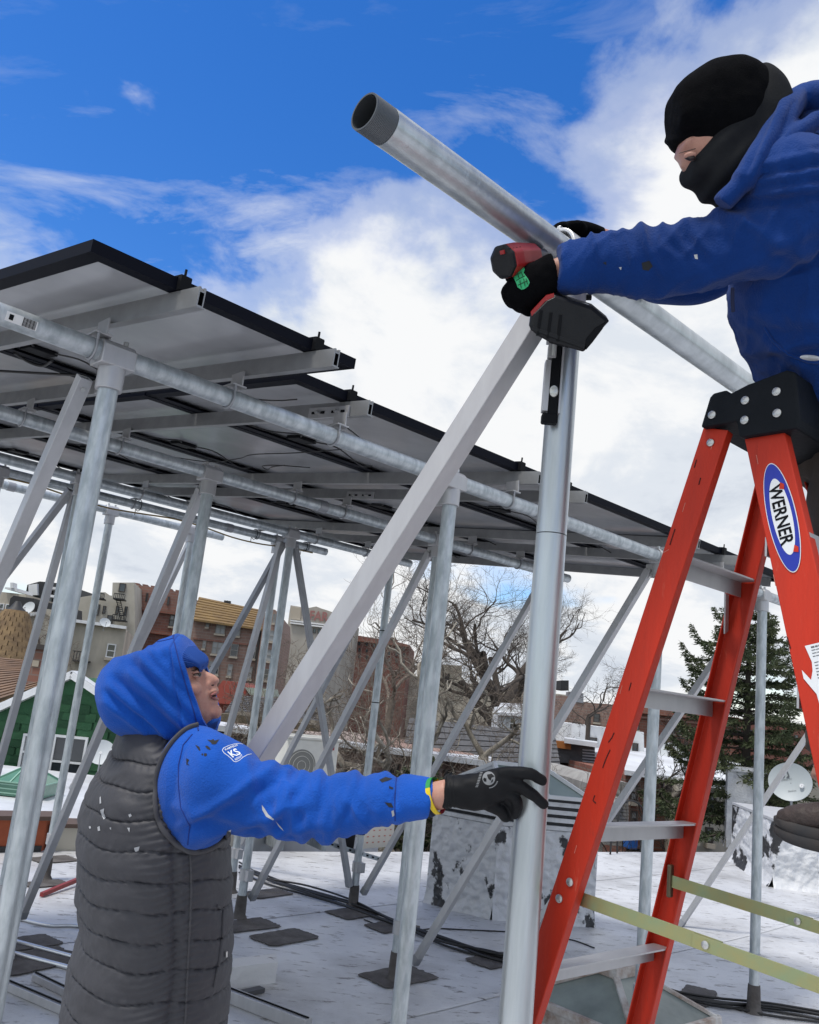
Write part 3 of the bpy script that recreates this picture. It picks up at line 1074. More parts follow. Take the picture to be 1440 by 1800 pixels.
poly = [(-0.076, 2.256), (-0.058, 2.318), (-0.050, 2.326), (-0.022, 2.328), (-0.014, 2.318), (0.022, 2.330), (0.100, 2.344), (0.118, 2.336), (0.128, 2.24), (0.124, 2.222), (0.008, 2.222), (0.002, 2.256)]
m_ = MB()
r0_, r1_ = [capp(f, z, 0) for f, z in poly], [capp(f, z, 1) for f, z in poly]
m_.loft([r0_, r1_], (True, True), 0, False)
capo = m_.build('top_cap', CAPM, ladder, bevel=0.005)
for f, z in ((-0.050, 2.278), (0.020, 2.296), (0.020, 2.255), (0.083, 2.302), (0.085, 2.258)):
    q = capp(f, z, 0)
    MB().path([q - LW * -0.001, q - LW * 0.003, q - LW * 0.005], [0.0085, 0.0085, 0.004], 14).build('rivet', STEEL, capo)
for fn, z_, dx_ in ((lrear, 2.225, 0.0), (lrear, 1.335, .006), (lrear, 1.30, -.006)):
    q = fn(0, z_) + LF * dx_
    MB().path([q, q - LW * 0.003, q - LW * 0.005], [0.008, 0.008, 0.004], 14).build('rivet', STEEL, ladder)
# spreader bars, zinc-yellow
ZINC = mat('yellow zinc plating', (0.40, 0.37, 0.17), 0.38, 0.75, (0.30, 0.38, 0.22), 16, 0.9, 4, 0.03, 60, rvar=0.2)
for side, zz, lab in ((0, 1.305, 'near'), (1, 1.315, 'far')):
    a_ = lrear(side, zz) + (LW if side == 0 else -LW) * 0.03
    b_ = lfront(side, zz - 0.03) + (LW if side == 0 else -LW) * 0.03
    mid = a_ + (b_ - a_) * 0.5
    sp = MB().bar(a_, a_ + (b_ - a_) * 0.53, 0.0035, 0.026, Z).build('spreader_bar', ZINC, ladder, bevel=0.0008)
    MB().bar(a_ + (b_ - a_) * 0.44 - LW * 0.005, b_ - LW * 0.005, 0.0035, 0.024, Z).build('folding_half', ZINC, sp, bevel=0.0008)
    m_ = MB()
    q = a_ + (b_ - a_) * 0.485
    m_.path([q - LW * 0.006, q - LW * 0.010, q - LW * 0.012], [0.007, 0.007, 0.003], 12)
    m_.build('rivet', STEEL, sp)
    q = a_
    MB().bar(q - Z * 0.035, q + Z * 0.035, 0.016, 0.01, LF).build('hinge_bracket', mat('tarnished bracket', (0.14, 0.11, 0.07), 0.4, 0.7), sp, bevel=0.003)
# old cracks and scrapes in the fibreglass
crk = None
# oval maker's label on the near front rail
q = lfront(0, 2.055) + f_o * 0.0012
xd, yd = -f_d, f_f            # reading direction runs down the rail
LBL_B = mat('label blue', (0.012, 0.03, 0.36), 0.35)
LBL_W = mat('label white', (0.78, 0.80, 0.82), 0.35)


def oval(c, rx, ry, n=48):
    return [c + xd * rx * math.cos(2 * math.pi * k / n) + yd * ry * math.sin(2 * math.pi * k / n) for k in range(n)]


lab = MB().prism(oval(q, 0.112, 0.0275), f_o * 0.0004).build('label_white_edge', LBL_W, fr0)
MB().prism(oval(q + f_o * 0.0005, 0.110, 0.026), f_o * 0.0004).build('label_blue_oval', LBL_B, fr0)
MB().prism(oval(q + f_o * 0.0010 + yd * 0.001, 0.078, 0.0185), f_o * 0.0004).build('label_white_oval', LBL_W, fr0)
tx = np.cross(f_o, xd)
textobj('label_lettering', 'WERNER', 0.034, q + f_o * 0.0017 - xd * 0.064 - tx * 0.0115, xd, tx, BLK, fr0, 0.0003, xs=0.88, bold=0.0007)
for s in (-0.058, 0.07):
    MB().prism([q + f_o * 0.0018 + xd * (s + dx_) + yd * (0.012 + dy_) for dx_, dy_ in ((-.008, 0), (-.002, .006), (.008, .004), (.004, -.005))], f_o * 0.0003).build('label_tear', RED, fr0)
# torn instruction sheet lower on the same rail
q = lfront(0, 1.735) + f_o * 0.0012
pl = [(-0.085, 0.034), (-0.085, -0.010), (-0.055, -0.004), (-0.04, -0.006), (-0.025, -0.012), (-0.045, -0.024), (-0.03, -0.024), (0.0, -0.008), (0.03, -0.006), (0.05, -0.012), (0.105, -0.010), (0.105, 0.034)]
MB().prism([q + xd * a_ + yd * b_ for a_, b_ in pl], f_o * 0.0004).build('instruction_sheet', LBL_W, fr0)
m_ = MB()
q2 = q + f_o * 0.0008
for k in range(34):
    s = -0.080 + k * 0.0054
    l0 = 0.0 if s < 0.06 else -0.004
    if k in (4, 11, 12, 20, 27):
        continue
    hgt = 0.0026 if k % 9 == 0 else 0.0012
    x_ = l0
    while x_ < 0.031:
        w_ = rnd.uniform(0.002, 0.008)
        m_.box(q2 + xd * s + yd * (x_ + w_ / 2), (xd, yd, f_o), (hgt, w_, 0.0002))
        x_ += w_ + 0.0012
m_.build('fine_print', mat('print grey', (0.10, 0.10, 0.11), 0.6), fr0)
# ================================================================== cloth and bodies
def rail_marks():
    cr = hits([rr0, fr0])
    CRK = mat('dark crack', (0.05, 0.006, 0.005), 0.9)
    PAL = mat('pale scrape', (0.55, 0.20, 0.15), 0.8)
    for ln in ([(1080, 1288), (1076, 1297), (1070, 1305)], [(1073, 1318), (1066, 1333), (1063, 1342)], [(1064, 1338), (1060, 1350)], [(1046, 1398), (1043, 1407), (1048, 1412)], [(1110, 1200), (1106, 1214)], [(1225, 808), (1221, 822)], [(1232, 840), (1229, 852)], [(1345, 1190), (1349, 1206)], [(1384, 1120), (1390, 1140)], [(1150, 1010), (1146, 1024)], [(1187, 930), (1178, 958)]):
        stroke(cr, ln, 0.0012, 'crack', CRK, ladder, 0.0003, 5, 3)
    for ln in ([(1165, 962), (1172, 940), (1180, 931)], [(1160, 975), (1176, 966)], [(1118, 1100), (1121, 1086)], [(1090, 1220), (1094, 1205)], [(1010, 1500), (1014, 1486)], [(1330, 800), (1333, 816)], [(1360, 1010), (1364, 1030)], [(1250, 790), (1254, 776)], [(1200, 900), (1205, 884)]):
        stroke(cr, ln, 0.0007, 'scrape', PAL, ladder, 0.0003, 5, 3)


def fleece(name, c, c2, fz=0.6):
    m = mat(name, c, 0.95, 0, c2, 4.0, 0.8, 9, 0.35, 260, sheen=0.12, spec=0.12)
    scuff(m, (c[0] * 0.5 + 0.004, c[1] * 0.45, c[2] * 0.35), 6, (1, 1, 1), 0.60, 0.74, 0.7)
    return m


BLUE = fleece('royal blue fleece', (0.012, 0.100, 0.50), (0.008, 0.065, 0.33))
BLUE2 = fleece('worn blue fleece', (0.007, 0.046, 0.225), (0.004, 0.028, 0.14))
VESTM = mat('charcoal nylon', (0.050, 0.050, 0.058), 0.60, 0, (0.037, 0.037, 0.043), 7, 0.6, 5, 0.10, 55, spec=0.4)
VESTB = mat('vest binding', (0.055, 0.054, 0.060), 0.7)
SKIN = mat('skin', (0.52, 0.29, 0.215), 0.5, 0, (0.44, 0.20, 0.15), 30, 0.55, 5, 0.10, 300, subsurf=0.08, spec=0.4)
scuff(SKIN, (0.42, 0.16, 0.12), 16, (1, 1, 1), 0.48, 0.66, 0.55)
scuff(SKIN, (0.22, 0.13, 0.10), 260, (1, 1, 1), 0.56, 0.66, 0.45)
LIP = mat('lips', (0.30, 0.105, 0.09), 0.45)
GLV = mat('black coated glove', (0.0045, 0.005, 0.0065), 0.6, 0, (0.009, 0.0095, 0.011), 40, 0.6, 4, 0.12, 500, spec=0.2)
KNITB = mat('black knit', (0.0025, 0.0027, 0.0035), 0.95, 0, (0.005, 0.005, 0.006), 60, 0.5, 3, 0.3, 500, spec=0.06)
GAITM = mat('faded black gaiter', (0.009, 0.010, 0.013), 0.9, 0, (0.028, 0.029, 0.030), 4, 0.8, 5, 0.15, 300, spec=0.1)
PANTM = mat('brown work trousers', (0.075, 0.062, 0.052), 0.9, 0, (0.05, 0.042, 0.036), 12, 0.7, 6, 0.2, 200)
JEANM = mat('dark work trousers', (0.03, 0.034, 0.045), 0.9)
BOOTM = mat('worn leather boot', (0.030, 0.022, 0.020), 0.65, 0, (0.065, 0.045, 0.04), 18, 0.8, 8, 0.3, 60)
SOLEM = mat('boot sole', (0.018, 0.020, 0.024), 0.8, 0, (0.05, 0.04, 0.035), 20, 0.6)


def fuse(mb, name, mats, parent, voxel, smooth=4, fn=None, org=None, sub=0, factor=0.5):
    """join overlapping closed shapes into one continuous skin"""
    tmp = mb.build(name + '_tmp', mats if isinstance(mats, list) else [mats], None, (0, 0, 0), fix=True)
    r_ = tmp.modifiers.new('r', 'REMESH')
    r_.mode = 'VOXEL'
    r_.voxel_size = voxel
    r_.use_smooth_shade = True
    if smooth:
        s_ = tmp.modifiers.new('s', 'SMOOTH')
        s_.iterations = smooth
        s_.factor = factor
    bpy.context.view_layer.update()
    dg = bpy.context.evaluated_depsgraph_get()
    me = bpy.data.meshes.new_from_object(tmp.evaluated_get(dg))
    bpy.data.objects.remove(tmp)
    n = len(me.vertices)
    co = np.empty(n * 3)
    me.vertices.foreach_get('co', co)
    co = co.reshape(-1, 3)
    if fn is not None:
        no = np.empty(n * 3)
        me.vertices.foreach_get('normal', no)
        co = fn(co, no.reshape(-1, 3))
    org = ORG[parent.name] if parent is not None else (co.min(0) if org is None else np.asarray(org))
    me.vertices.foreach_set('co', (co - org).ravel())
    me.polygons.foreach_set('use_smooth', [True] * len(me.polygons))
    me.materials.clear()
    for m in (mats if isinstance(mats, list) else [mats]):
        me.materials.append(m)
    me.name = name
    me.update()
    return link(me, name, parent, org)


def ridged(co, sc, axis, k, seed=0.0):
    """crease pattern: ridges lie across the axis"""
    q = co * sc + np.outer(co @ axis, axis) * (k - 1) * sc
    w_ = np.array([mnoise.noise(Vector((p[0] * 0.6 + seed, p[1] * 0.6, p[2] * 0.6))) for p in q])
    q = q + 0.8 * w_[:, None]
    n = np.array([mnoise.noise(Vector((p[0] + seed * 3.1, p[1] - seed, p[2] + seed))) for p in q])
    return (1 - np.minimum(1, np.abs(n) * 1.7)) ** 2.5


def topx(co):
    q = co - CAM
    d = q @ FWD
    return CX + F * (q @ RGT) / d, CY - F * (q @ UPV) / d, d


def nz(co, sc, seed=0.0):
    return np.array([mnoise.noise(Vector((p[0] * sc + seed, p[1] * sc + seed * 1.7, p[2] * sc - seed))) for p in co])


def slab(x0, y0, x1, y1, d, hd, side=None):
    """ring in the plane of the two picture points and the viewing direction"""
    a, b = at(x0, y0, d), at(x1, y1, d)
    c = (a + b) / 2
    ax0 = (b - a) / 2
    ax1 = (FWD if side is None else side) * hd
    return c, ax0, ax1


def sring(c, a, b, n=40, e=2.0):
    out = []
    for k in range(n):
        t = 2 * math.pi * k / n
        cs, sn = math.cos(t), math.sin(t)
        out.append(c + a * math.copysign(abs(cs) ** (2 / e), cs) + b * math.copysign(abs(sn) ** (2 / e), sn))
    return out


def lerp_rows(rows, n):
    """Catmull-Rom densify rows of numbers"""
    A = [np.array(q, float) for q in rows]
    return curve(A, n)


def hits(objs):
    from mathutils.bvhtree import BVHTree
    vs, fs = [], []
    for o in objs:
        off = len(vs)
        org = ORG[o.name]
        vs += [tuple(np.array(v.co) + org) for v in o.data.vertices]
        fs += [tuple(i + off for i in p.vertices) for p in o.data.polygons]
    t = BVHTree.FromPolygons(vs, fs)

    def cast(x, y, lift=0.0):
        d = ray(x, y)
        h = t.ray_cast(Vector(CAM), Vector(d).normalized())
        if h[0] is None:
            return None
        p = np.array(h[0])
        nn = np.array(h[1])
        if nn @ d > 0:
            nn = -nn
        return p + nn * lift, nn
    return cast


def decal(cast, pts, name, m, parent, lift=0.0015):
    """thin printed shape lying on the cloth: triangulated, small cells follow the surface"""
    bm = bmesh.new()
    vs = [bm.verts.new((x, y, 0)) for x, y in pts]
    f = bm.faces.new(vs)
    bmesh.ops.triangulate(bm, faces=[f])
    for _ in range(3):
        es = [e for e in bm.edges if e.calc_length() > 5]
        if es:
            bmesh.ops.subdivide_edges(bm, edges=es, cuts=1)
    bmesh.ops.triangulate(bm, faces=bm.faces)
    out = MB()
    idx = {}
    V_ = []
    for v in bm.verts:
        h = cast(v.co.x, v.co.y, lift)
        idx[v] = len(V_)
        V_.append(h[0] if h else None)
    fs = [tuple(idx[v] for v in f.verts) for f in bm.faces if all(V_[idx[v]] is not None for v in f.verts)]
    bm.free()
    if not fs:
        return None
    V_ = [p if p is not None else CAM * 0 for p in V_]
    used = sorted({i for f in fs for i in f})
    re_ = {i: k for k, i in enumerate(used)}
    out.add([V_[i] for i in used], [tuple(re_[i] for i in f) for f in fs], 0, True)
    return out.build(name, m, parent)


def stroke(cast, pts, r, name, m, parent, lift=0.001, n=6, dense=4):
    P = []
    for a, b in zip(pts[:-1], pts[1:]):
        k = max(2, int(math.hypot(b[0] - a[0], b[1] - a[1]) / dense))
        for i in range(k):
            P.append((a[0] + (b[0] - a[0]) * i / k, a[1] + (b[1] - a[1]) * i / k))
    P.append(pts[-1])
    W_ = [cast(x, y, lift) for x, y in P]
    W_ = [h[0] for h in W_ if h]
    if len(W_) < 3:
        return None
    # drop jumps
    Q = [W_[0]]
    for p in W_[1:]:
        if np.linalg.norm(p - Q[-1]) < 0.05:
            Q.append(p)
    return MB().path(Q, r, n).build(name, m, parent)


def printtext(cast, body, o, xv, yv, size, name, m, parent, lift=0.0008, bold=0.0):
    """flat lettering laid onto a surface; o, xv, yv in picture units"""
    c = bpy.data.curves.new(name, 'FONT')
    c.body = body
    c.size = size
    c.offset = bold
    c.resolution_u = 3
    tmp = bpy.data.objects.new(name + '_t', c)
    COL.objects.link(tmp)
    bpy.context.view_layer.update()
    me = bpy.data.meshes.new_from_object(tmp.evaluated_get(bpy.context.evaluated_depsgraph_get()))
    bpy.data.objects.remove(tmp)
    vs = []
    for v in me.vertices:
        h = cast(o[0] + xv[0] * v.co.x + yv[0] * v.co.y, o[1] + xv[1] * v.co.x + yv[1] * v.co.y, lift)
        vs.append(h[0] if h else None)
    fs = [tuple(p.vertices) for p in me.polygons if all(vs[i] is not None for i in p.vertices)]
    vs = [p if p is not None else CAM * 0 for p in vs]
    used = sorted({i for f in fs for i in f})
    re_ = {i: k for k, i in enumerate(used)}
    if not fs:
        return None
    return MB().add([vs[i] for i in used], [tuple(re_[i] for i in f) for f in fs], 0, True).build(name, m, parent)


def finger(m, pts, r0, r1, n=14):
    P = curve(pts, 12)
    k = len(P)
    rr = [r0 + (r1 - r0) * i / (k - 1) for i in range(k)]
    m.path(P, rr, n)
    d = nrm(P[-1] - P[-2])
    a, b, _ = axes_from(d)
    m.ell(P[-1], (a, b, d), (r1, r1, r1 * 1.05), 14, 10)


rail_marks()

# ------------------------------------------------------------------ worker in the grey vest
D1 = 2.06
w1 = thing('person', vec(at(262, 1600, 2.08)[0], at(262, 1600, 2.08)[1], 0), 'worker in grey quilted vest and blue hooded sweatshirt reaching out to the post', 'person')
PF = nrm(vec(0.90, 0.42, 0))     # the way the chest faces
PR = vec(PF[1], -PF[0], 0)       # his right, towards the viewer

# --- body: head with profile, neck, trunk, legs, one skin
m = MB()
hd0 = 2.045
prof = [  # y, front x, back x, half breadth (m)
    (1150, 330, 250, .045), (1156, 342, 236, .060), (1164, 350, 228, .070), (1172, 354, 222, .074), (1180, 355, 220, .076), (1190, 357, 222, .077),
    (1204, 366, 226, .075), (1216, 373, 232, .071), (1228, 375, 240, .065), (1240, 378, 250, .058), (1252, 382, 258, .050), (1262, 376, 266, .043), (1274, 362, 262, .046), (1300, 352, 258, .055), (1340, 350, 250, .06)]
rings = []
for row_ in lerp_rows(prof, 44):
    y, xf, xb, hb = row_
    c, a, b = slab(xb, y + (0), xf, y, hd0, hb)
    rings.append(sring(c, a, b, 36, 2.2))
m.loft(rings)
# nose: bridge to tip with wings
nb = [at(351, 1181, hd0), at(361, 1187, hd0), at(372, 1193, hd0), at(379, 1197, hd0)]
m.path(nb, [(0.008, 0.008), (0.0095, 0.010), (0.0115, 0.0115), (0.0105, 0.010)], 14, hint=FWD)
m.ell(at(379, 1196.5, hd0), (RGT, UPV, FWD), (0.0095, 0.0088, 0.0105))
for s in (-1, 1):
    m.ell(at(368.5, 1201.5, hd0) + FWD * 0.0105 * s, (RGT, UPV, FWD), (0.0105, 0.0085, 0.0075))
# brow, cheek bone, jaw, chin
m.ell(at(351, 1176, hd0), (RGT, UPV, FWD), (0.0085, 0.008, 0.052))
for s in (-1, 1):
    m.ell(at(344, 1203, hd0) + FWD * 0.046 * s, (RGT, UPV, FWD), (0.026, 0.02, 0.024))
m.ell(at(381, 1252, hd0), (RGT, UPV, FWD), (0.012, 0.015, 0.024))
m.ell(at(377, 1213, hd0), (RGT, UPV, FWD), (0.010, 0.009, 0.019))
m.ell(at(377.5, 1231, hd0), (RGT, UPV, FWD), (0.0095, 0.009, 0.019))
# trunk core under the vest, pelvis, legs
hipc = at(258, 1800, 2.08)
tr = []
for y, x, k in ((1300, 290, .10), (1340, 282, .15), (1400, 276, .19), (1500, 268, .19), (1600, 270, .18), (1700, 264, .175), (1790, 256, .18)):
    c = at(x, y, 2.08)
    tr.append(sring(c, PR * k, PF * k * 0.62, 30, 2.3))
m.loft(tr)
zh = hipc[2]
for s in (-1, 1):
    h0 = hipc + PR * 0.09 * s
    f0 = vec(h0[0], h0[1], 0) + PR * 0.06 * s + PF * (0.05 * s)
    m.path([h0, h0 * 0.55 + f0 * 0.45 + PF * 0.02 + Z * 0.0, f0 + Z * 0.09], [0.088, 0.062, 0.042], 18)
    m.path([f0 + Z * 0.06 - PF * 0.07, f0 + Z * 0.06 + PF * 0.05, f0 + Z * 0.04 + PF * 0.18], [0.045, 0.05, 0.032], 14)
# right arm core to the wrist
m.path([at(345, 1385, 1.93), at(560, 1418, 1.84), at(748, 1404, 1.755), at(792, 1393, 1.735)], [0.05, 0.042, 0.029, 0.027], 16)


def face_fn(co, no):
    x, y, d = topx(co)
    g = np.exp(-((x - 384) / 10) ** 2 - ((y - 1223.5) / 2.2) ** 2) * np.exp(-((d - hd0) / 0.028) ** 2)
    co = co - no * (0.0035 * g)[:, None]
    g = np.exp(-((x - 345) / 9) ** 2 - ((y - 1185) / 4.5) ** 2) * (d < hd0 - 0.01)
    co = co - no * (0.006 * g)[:, None]
    g = np.exp(-(((x - 361) + (y - 1215) * 0.35) / 2.2) ** 2 - ((y - 1217) / 9) ** 2) * (d < hd0)
    co = co - no * (0.0022 * g)[:, None]
    g = np.exp(-((x - 374) / 4) ** 2 - ((y - 1203) / 2.0) ** 2) * (d < hd0 + .02)
    return co - no * (0.003 * g)[:, None]


fuse(m, 'body', SKIN, w1, 0.0042, 5, face_fn)
# lips, nostril, eye
m = MB()
m.path([at(371, 1222, hd0 - .026), at(378, 1218.5, hd0 - .014), at(381.6, 1216.8, hd0), at(378, 1218.5, hd0 + .014), at(371, 1222, hd0 + .026)], [0.0018, 0.0038, 0.0042, 0.0038, 0.0018], 12)
m.path([at(371, 1224.5, hd0 - .024), at(378, 1228, hd0 - .014), at(381.6, 1229.2, hd0), at(378, 1228, hd0 + .014), at(371, 1224.5, hd0 + .024)], [0.0018, 0.004, 0.0046, 0.004, 0.0018], 12)
m.build('lips', LIP, w1)
MB().ell(at(375.5, 1223.2, hd0 - .012), (RGT, UPV, FWD), (0.0065, 0.0020, 0.012)).build('mouth_opening', mat('mouth dark', (0.05, 0.012, 0.01), 0.5), w1)
MB().ell(at(373.5, 1204.5, hd0 - 0.010), (nrm(RGT + UPV * .2), UPV, FWD), (0.0045, 0.0022, 0.003)).build('nostril', MATS['mouth dark'], w1)
e = MB().ell(at(347, 1187, hd0 - 0.034), (RGT, UPV, FWD), (0.010, 0.0058, 0.010)).build('eye', mat('eye white', (0.24, 0.18, 0.15), 0.3), w1)
MB().ell(at(350.5, 1185.2, hd0 - 0.0385), (RGT, UPV, FWD), (0.0045, 0.005, 0.0045)).build('iris', mat('iris', (0.03, 0.025, 0.02), 0.2), e)
m = MB()
m.path([at(339, 1183, hd0 - .042), at(346, 1180.5, hd0 - .044), at(352, 1182.5, hd0 - .034)], [0.0022, 0.0034, 0.002], 10)
m.path([at(340, 1189, hd0 - .042), at(347, 1190, hd0 - .043), at(352, 1187.5, hd0 - .034)], [0.0018, 0.0026, 0.0015], 10)
m.build('eyelid', SKIN, w1)
m = MB()
for k in range(26):
    t = k / 25
    q = at(337 + 17 * t, 1179.5 - 2.2 * math.sin(t * 3.1), hd0 - .045 + .014 * t)
    m.path([q, q + RGT * 0.004 + UPV * rnd.uniform(-.001, .002) - FWD * .001], [0.0007, 0.0002], 4)
tag(m.build('eyebrow', mat('eyebrow hair', (0.05, 0.03, 0.02), 0.8), w1), kind='stuff')

# --- trousers
m = MB()
m.loft([sring(hipc + Z * 0.06, PR * 0.20, PF * 0.145, 30, 2.3), sring(hipc - Z * 0.06, PR * 0.195, PF * 0.14, 30, 2.3), sring(hipc - Z * 0.16, PR * 0.18, PF * 0.11, 30, 2.2)])
for s in (-1, 1):
    h0 = hipc + PR * 0.09 * s
    f0 = vec(h0[0], h0[1], 0) + PR * 0.06 * s + PF * (0.05 * s)
    m.path([h0, h0 * 0.55 + f0 * 0.45 + PF * 0.02, f0 + Z * 0.06], [0.105, 0.085, 0.075], 20)
fuse(m, 'trousers', JEANM, w1, 0.012, 3)

# --- quilted vest
rows = [  # y, xl, xr, lateral share a, depth share b
    (1262, 236, 334, .085, .075), (1272, 226, 340, .098, .085), (1284, 212, 348, .125, .098), (1300, 203, 356, .160, .112), (1322, 193, 372, .190, .128), (1350, 179, 390, .214, .142), (1385, 158, 400, .228, .155), (1425, 141, 404, .236, .165), (1470, 132, 408, .244, .170),
    (1530, 130, 411, .247, .173), (1590, 132, 412, .247, .174), (1650, 134, 412, .246, .174), (1700, 122, 409, .247, .177), (1750, 110, 404, .250, .182), (1800, 103, 399, .252, .185), (1850, 99, 396, .254, .187)]
quilt = [1240, 1331, 1372, 1418, 1466, 1514, 1561, 1609, 1654, 1703, 1757, 1806, 1850, 1900]
NV, NA = 380, 260
rings = []
LR = lerp_rows(rows, NV)
pr_ = random.Random(5)
for i, (y, xl, xr, a_, b_) in enumerate(LR):
    c = at((xl + xr) / 2, y, 2.08)
    # match the picture's half width exactly
    want = (xr - xl) / 2 / F * 2.08
    have = math.hypot(a_ * (PR @ RGT), b_ * (PF @ RGT))
    k = want / have
    ring_ = []
    for j in range(NA):
        th = 2 * math.pi * j / NA
        cs, sn = math.cos(th), math.sin(th)
        e = 2.25
        rr = (abs(cs) ** e + abs(sn) ** e) ** (-1 / e)
        dirv = PR * a_ * k * rr * cs + PF * b_ * k * rr * sn
        nn = nrm(PR * cs / a_ + PF * sn / b_)
        # quilting: seams wander a little round the body
        yy = y + 3 * math.sin(th * 2 + 0.6) + 2.0 * math.sin(3 * th + 1.1) + 2.5 * math.sin(7 * th + y * 0.02)
        q_ = 0.0
        for s0, s1 in zip(quilt[:-1], quilt[1:]):
            if s0 <= yy < s1:
                f_ = (yy - s0) / (s1 - s0)
                q_ = (math.sin(math.pi * f_)) ** 0.38
                sag = f_
                break
        else:
            sag = 0.5
        # side seam under the arm gathers the channels
        ds = abs(((th + math.pi) % (2 * math.pi)) - math.pi)
        seam = math.exp(-(ds / 0.055) ** 2)
        pucker = 0.0025 * math.sin(yy * 0.55 + 9 * math.sin(th * 3)) * math.exp(-(ds / 0.35) ** 2)
        p = c + dirv
        nv = mnoise.noise(Vector((p[0] * 9, p[1] * 9, p[2] * 16))) * 0.006 + mnoise.noise(Vector((p[0] * 24 + 5, p[1] * 24, p[2] * 42))) * 0.0032
        # slanting creases across the back
        cr = mnoise.noise(Vector(((p[0] + p[2] * 0.8) * 22, p[1] * 6, (p[2] - p[0]) * 5))) * 0.0035
        gd = min([abs(yy - s_) for s_ in quilt])
        puff = -0.0036 * math.exp(-(gd / 1.8) ** 2) + 0.0012 * math.sin(th * 52 + 5 * math.sin(yy * 0.06)) * math.exp(-(gd / 9) ** 2) + 0.0046 * q_ * (1 - 0.75 * seam) - 0.004 * seam + (pucker + nv + cr) * (0.35 + 0.65 * q_)
        ring_.append(p + nn * (puff - 0.004))
    rings.append(ring_)
m = MB()
m.loft(rings, (False, True))
# inner wall at the neck
m.loft([rings[0], [c_ + (at(285, 1285, 2.08) - c_) * 0.25 - Z * 0.01 for c_ in rings[0]]], (False, False))
vest = m.build('vest', VESTM, w1)

# --- hooded sweatshirt: shoulder, sleeve, hood
sl_rows = [  # x, ytop, ybot, depth, thickness m
    (318, 1290, 1480, 1.955, .085), (345, 1283, 1492, 1.925, .098), (375, 1287, 1480, 1.905, .096), (410, 1306, 1466, 1.895, .088), (453, 1336, 1467, 1.885, .080), (500, 1352, 1471, 1.870, .072), (556, 1361, 1477, 1.85, .068), (620, 1363, 1464, 1.82, .060), (670, 1365, 1452, 1.795, .053), (703, 1366, 1445, 1.78, .049), (735, 1366, 1441, 1.765, .046), (758, 1369, 1437, 1.752, .042)]
rings = []
NS, NT2 = 190, 84
for i, (x, y0, y1, d, th_) in enumerate(lerp_rows(sl_rows, NS)):
    tilt = -8 if x > 700 else 0
    c, a, b = slab(x + 4, y0, x - 6, y1, d, th_)
    ring_ = []
    ss = x
    for k in range(NT2):
        t = 2 * math.pi * k / NT2
        cs, sn = math.cos(t), math.sin(t)     # cs: -1 top .. +1 bottom ; sn<0 towards viewer
        p = c + a * cs + b * sn
        nn = nrm(a * cs / (np.linalg.norm(a) ** 2) + b * sn / (th_ ** 2))
        h = 0.0
        fr_ = 0.5 - 0.5 * sn                    # 1 on the side facing us
        # folds: (s0, slope with cs, width, amp)
        for s0, sk, wd, am in ((470, 40, 13, .0075), (495, -30, 9, .006), (522, 22, 8, .0065), (548, -12, 9, .0075), (575, 18, 8, .005), (600, -20, 9, .0058), (632, 14, 10, .0045), (668, -10, 10, .0036), (690, 20, 8, .003)):
            u_ = (ss - s0 - sk * cs) / wd
            h += am * math.exp(-u_ * u_) * (0.35 + 0.65 * (0.5 - 0.5 * math.cos(t * 1.0 + s0)))
            u2 = (ss - s0 - sk * cs - wd * 1.7) / (wd * 0.9)
            h -= am * 0.6 * math.exp(-u2 * u2)
        # long folds falling from the shoulder
        for (ax_, ay_, bx_, by_, wd, am) in ((345, 1420, 480, 1345, 9, .009), (330, 1395, 450, 1420, 12, .006), (400, 1450, 520, 1400, 10, .006), (430, 1462, 560, 1435, 9, .004)):
            px = x
            py = (y0 + y1) / 2 + (y1 - y0) / 2 * cs
            L2 = (bx_ - ax_) ** 2 + (by_ - ay_) ** 2
            tt = max(0, min(1, ((px - ax_) * (bx_ - ax_) + (py - ay_) * (by_ - ay_)) / L2))
            dd = ((py - ay_) * (bx_ - ax_) - (px - ax_) * (by_ - ay_)) / math.sqrt(L2)
            ex = math.hypot(px - (ax_ + (bx_ - ax_) * tt), py - (ay_ + (by_ - ay_) * tt))
            ex = max(0, ex - abs(dd))
            if sn < 0.2:
                h += am * (math.exp(-(dd / wd) ** 2) - 0.8 * math.exp(-((dd - wd * 1.9) / (wd * 1.1)) ** 2)) * math.exp(-(ex / 22) ** 2)
        if x > 690:                              # cuff seam
            h -= 0.004 * math.exp(-((x - 694) / 3.5) ** 2)
        h = h * 1.15 + 0.005 * mnoise.noise(Vector((p[0] * 13, p[1] * 13, p[2] * 15))) + 0.002 * mnoise.noise(Vector((p[0] * 34, p[1] * 34, p[2] * 34)))
        ring_.append(p + nn * h)
    rings.append(ring_)
m = MB()
m.loft(rings, (True, True))
m.ell(at(346, 1386, 1.945), (RGT, UPV, FWD), (0.094, 0.139, 0.095), 40, 24)


def sleeve_fn(co, no):
    x, y, d = topx(co)
    g = np.clip((x - 430) / 60, 0, 1) * np.clip((760 - x) / 50, 0, 1)
    h = 0.0036 * (ridged(co, 7.5, nrm(RGT + UPV * 0.35), 2.0, 1.3) - 0.3) * (0.35 + 0.65 * g) + 0.0022 * (ridged(co, 15, RGT, 1.8, 4.1) - 0.3) * g
    return co + no * h[:, None]


sleeve = fuse(m, 'sweatshirt_sleeve', BLUE, w1, 0.0036, 3, sleeve_fn)
# dark plug in the cuff mouth, the hollow's shade put into its colour
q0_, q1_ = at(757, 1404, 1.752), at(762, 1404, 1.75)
MB().path([q0_, q1_], [0.036, 0.034], 24, hint=UPV).build('cuff_shade_plug', mat('cuff shade', (0.01, 0.02, 0.06), 0.95), w1)

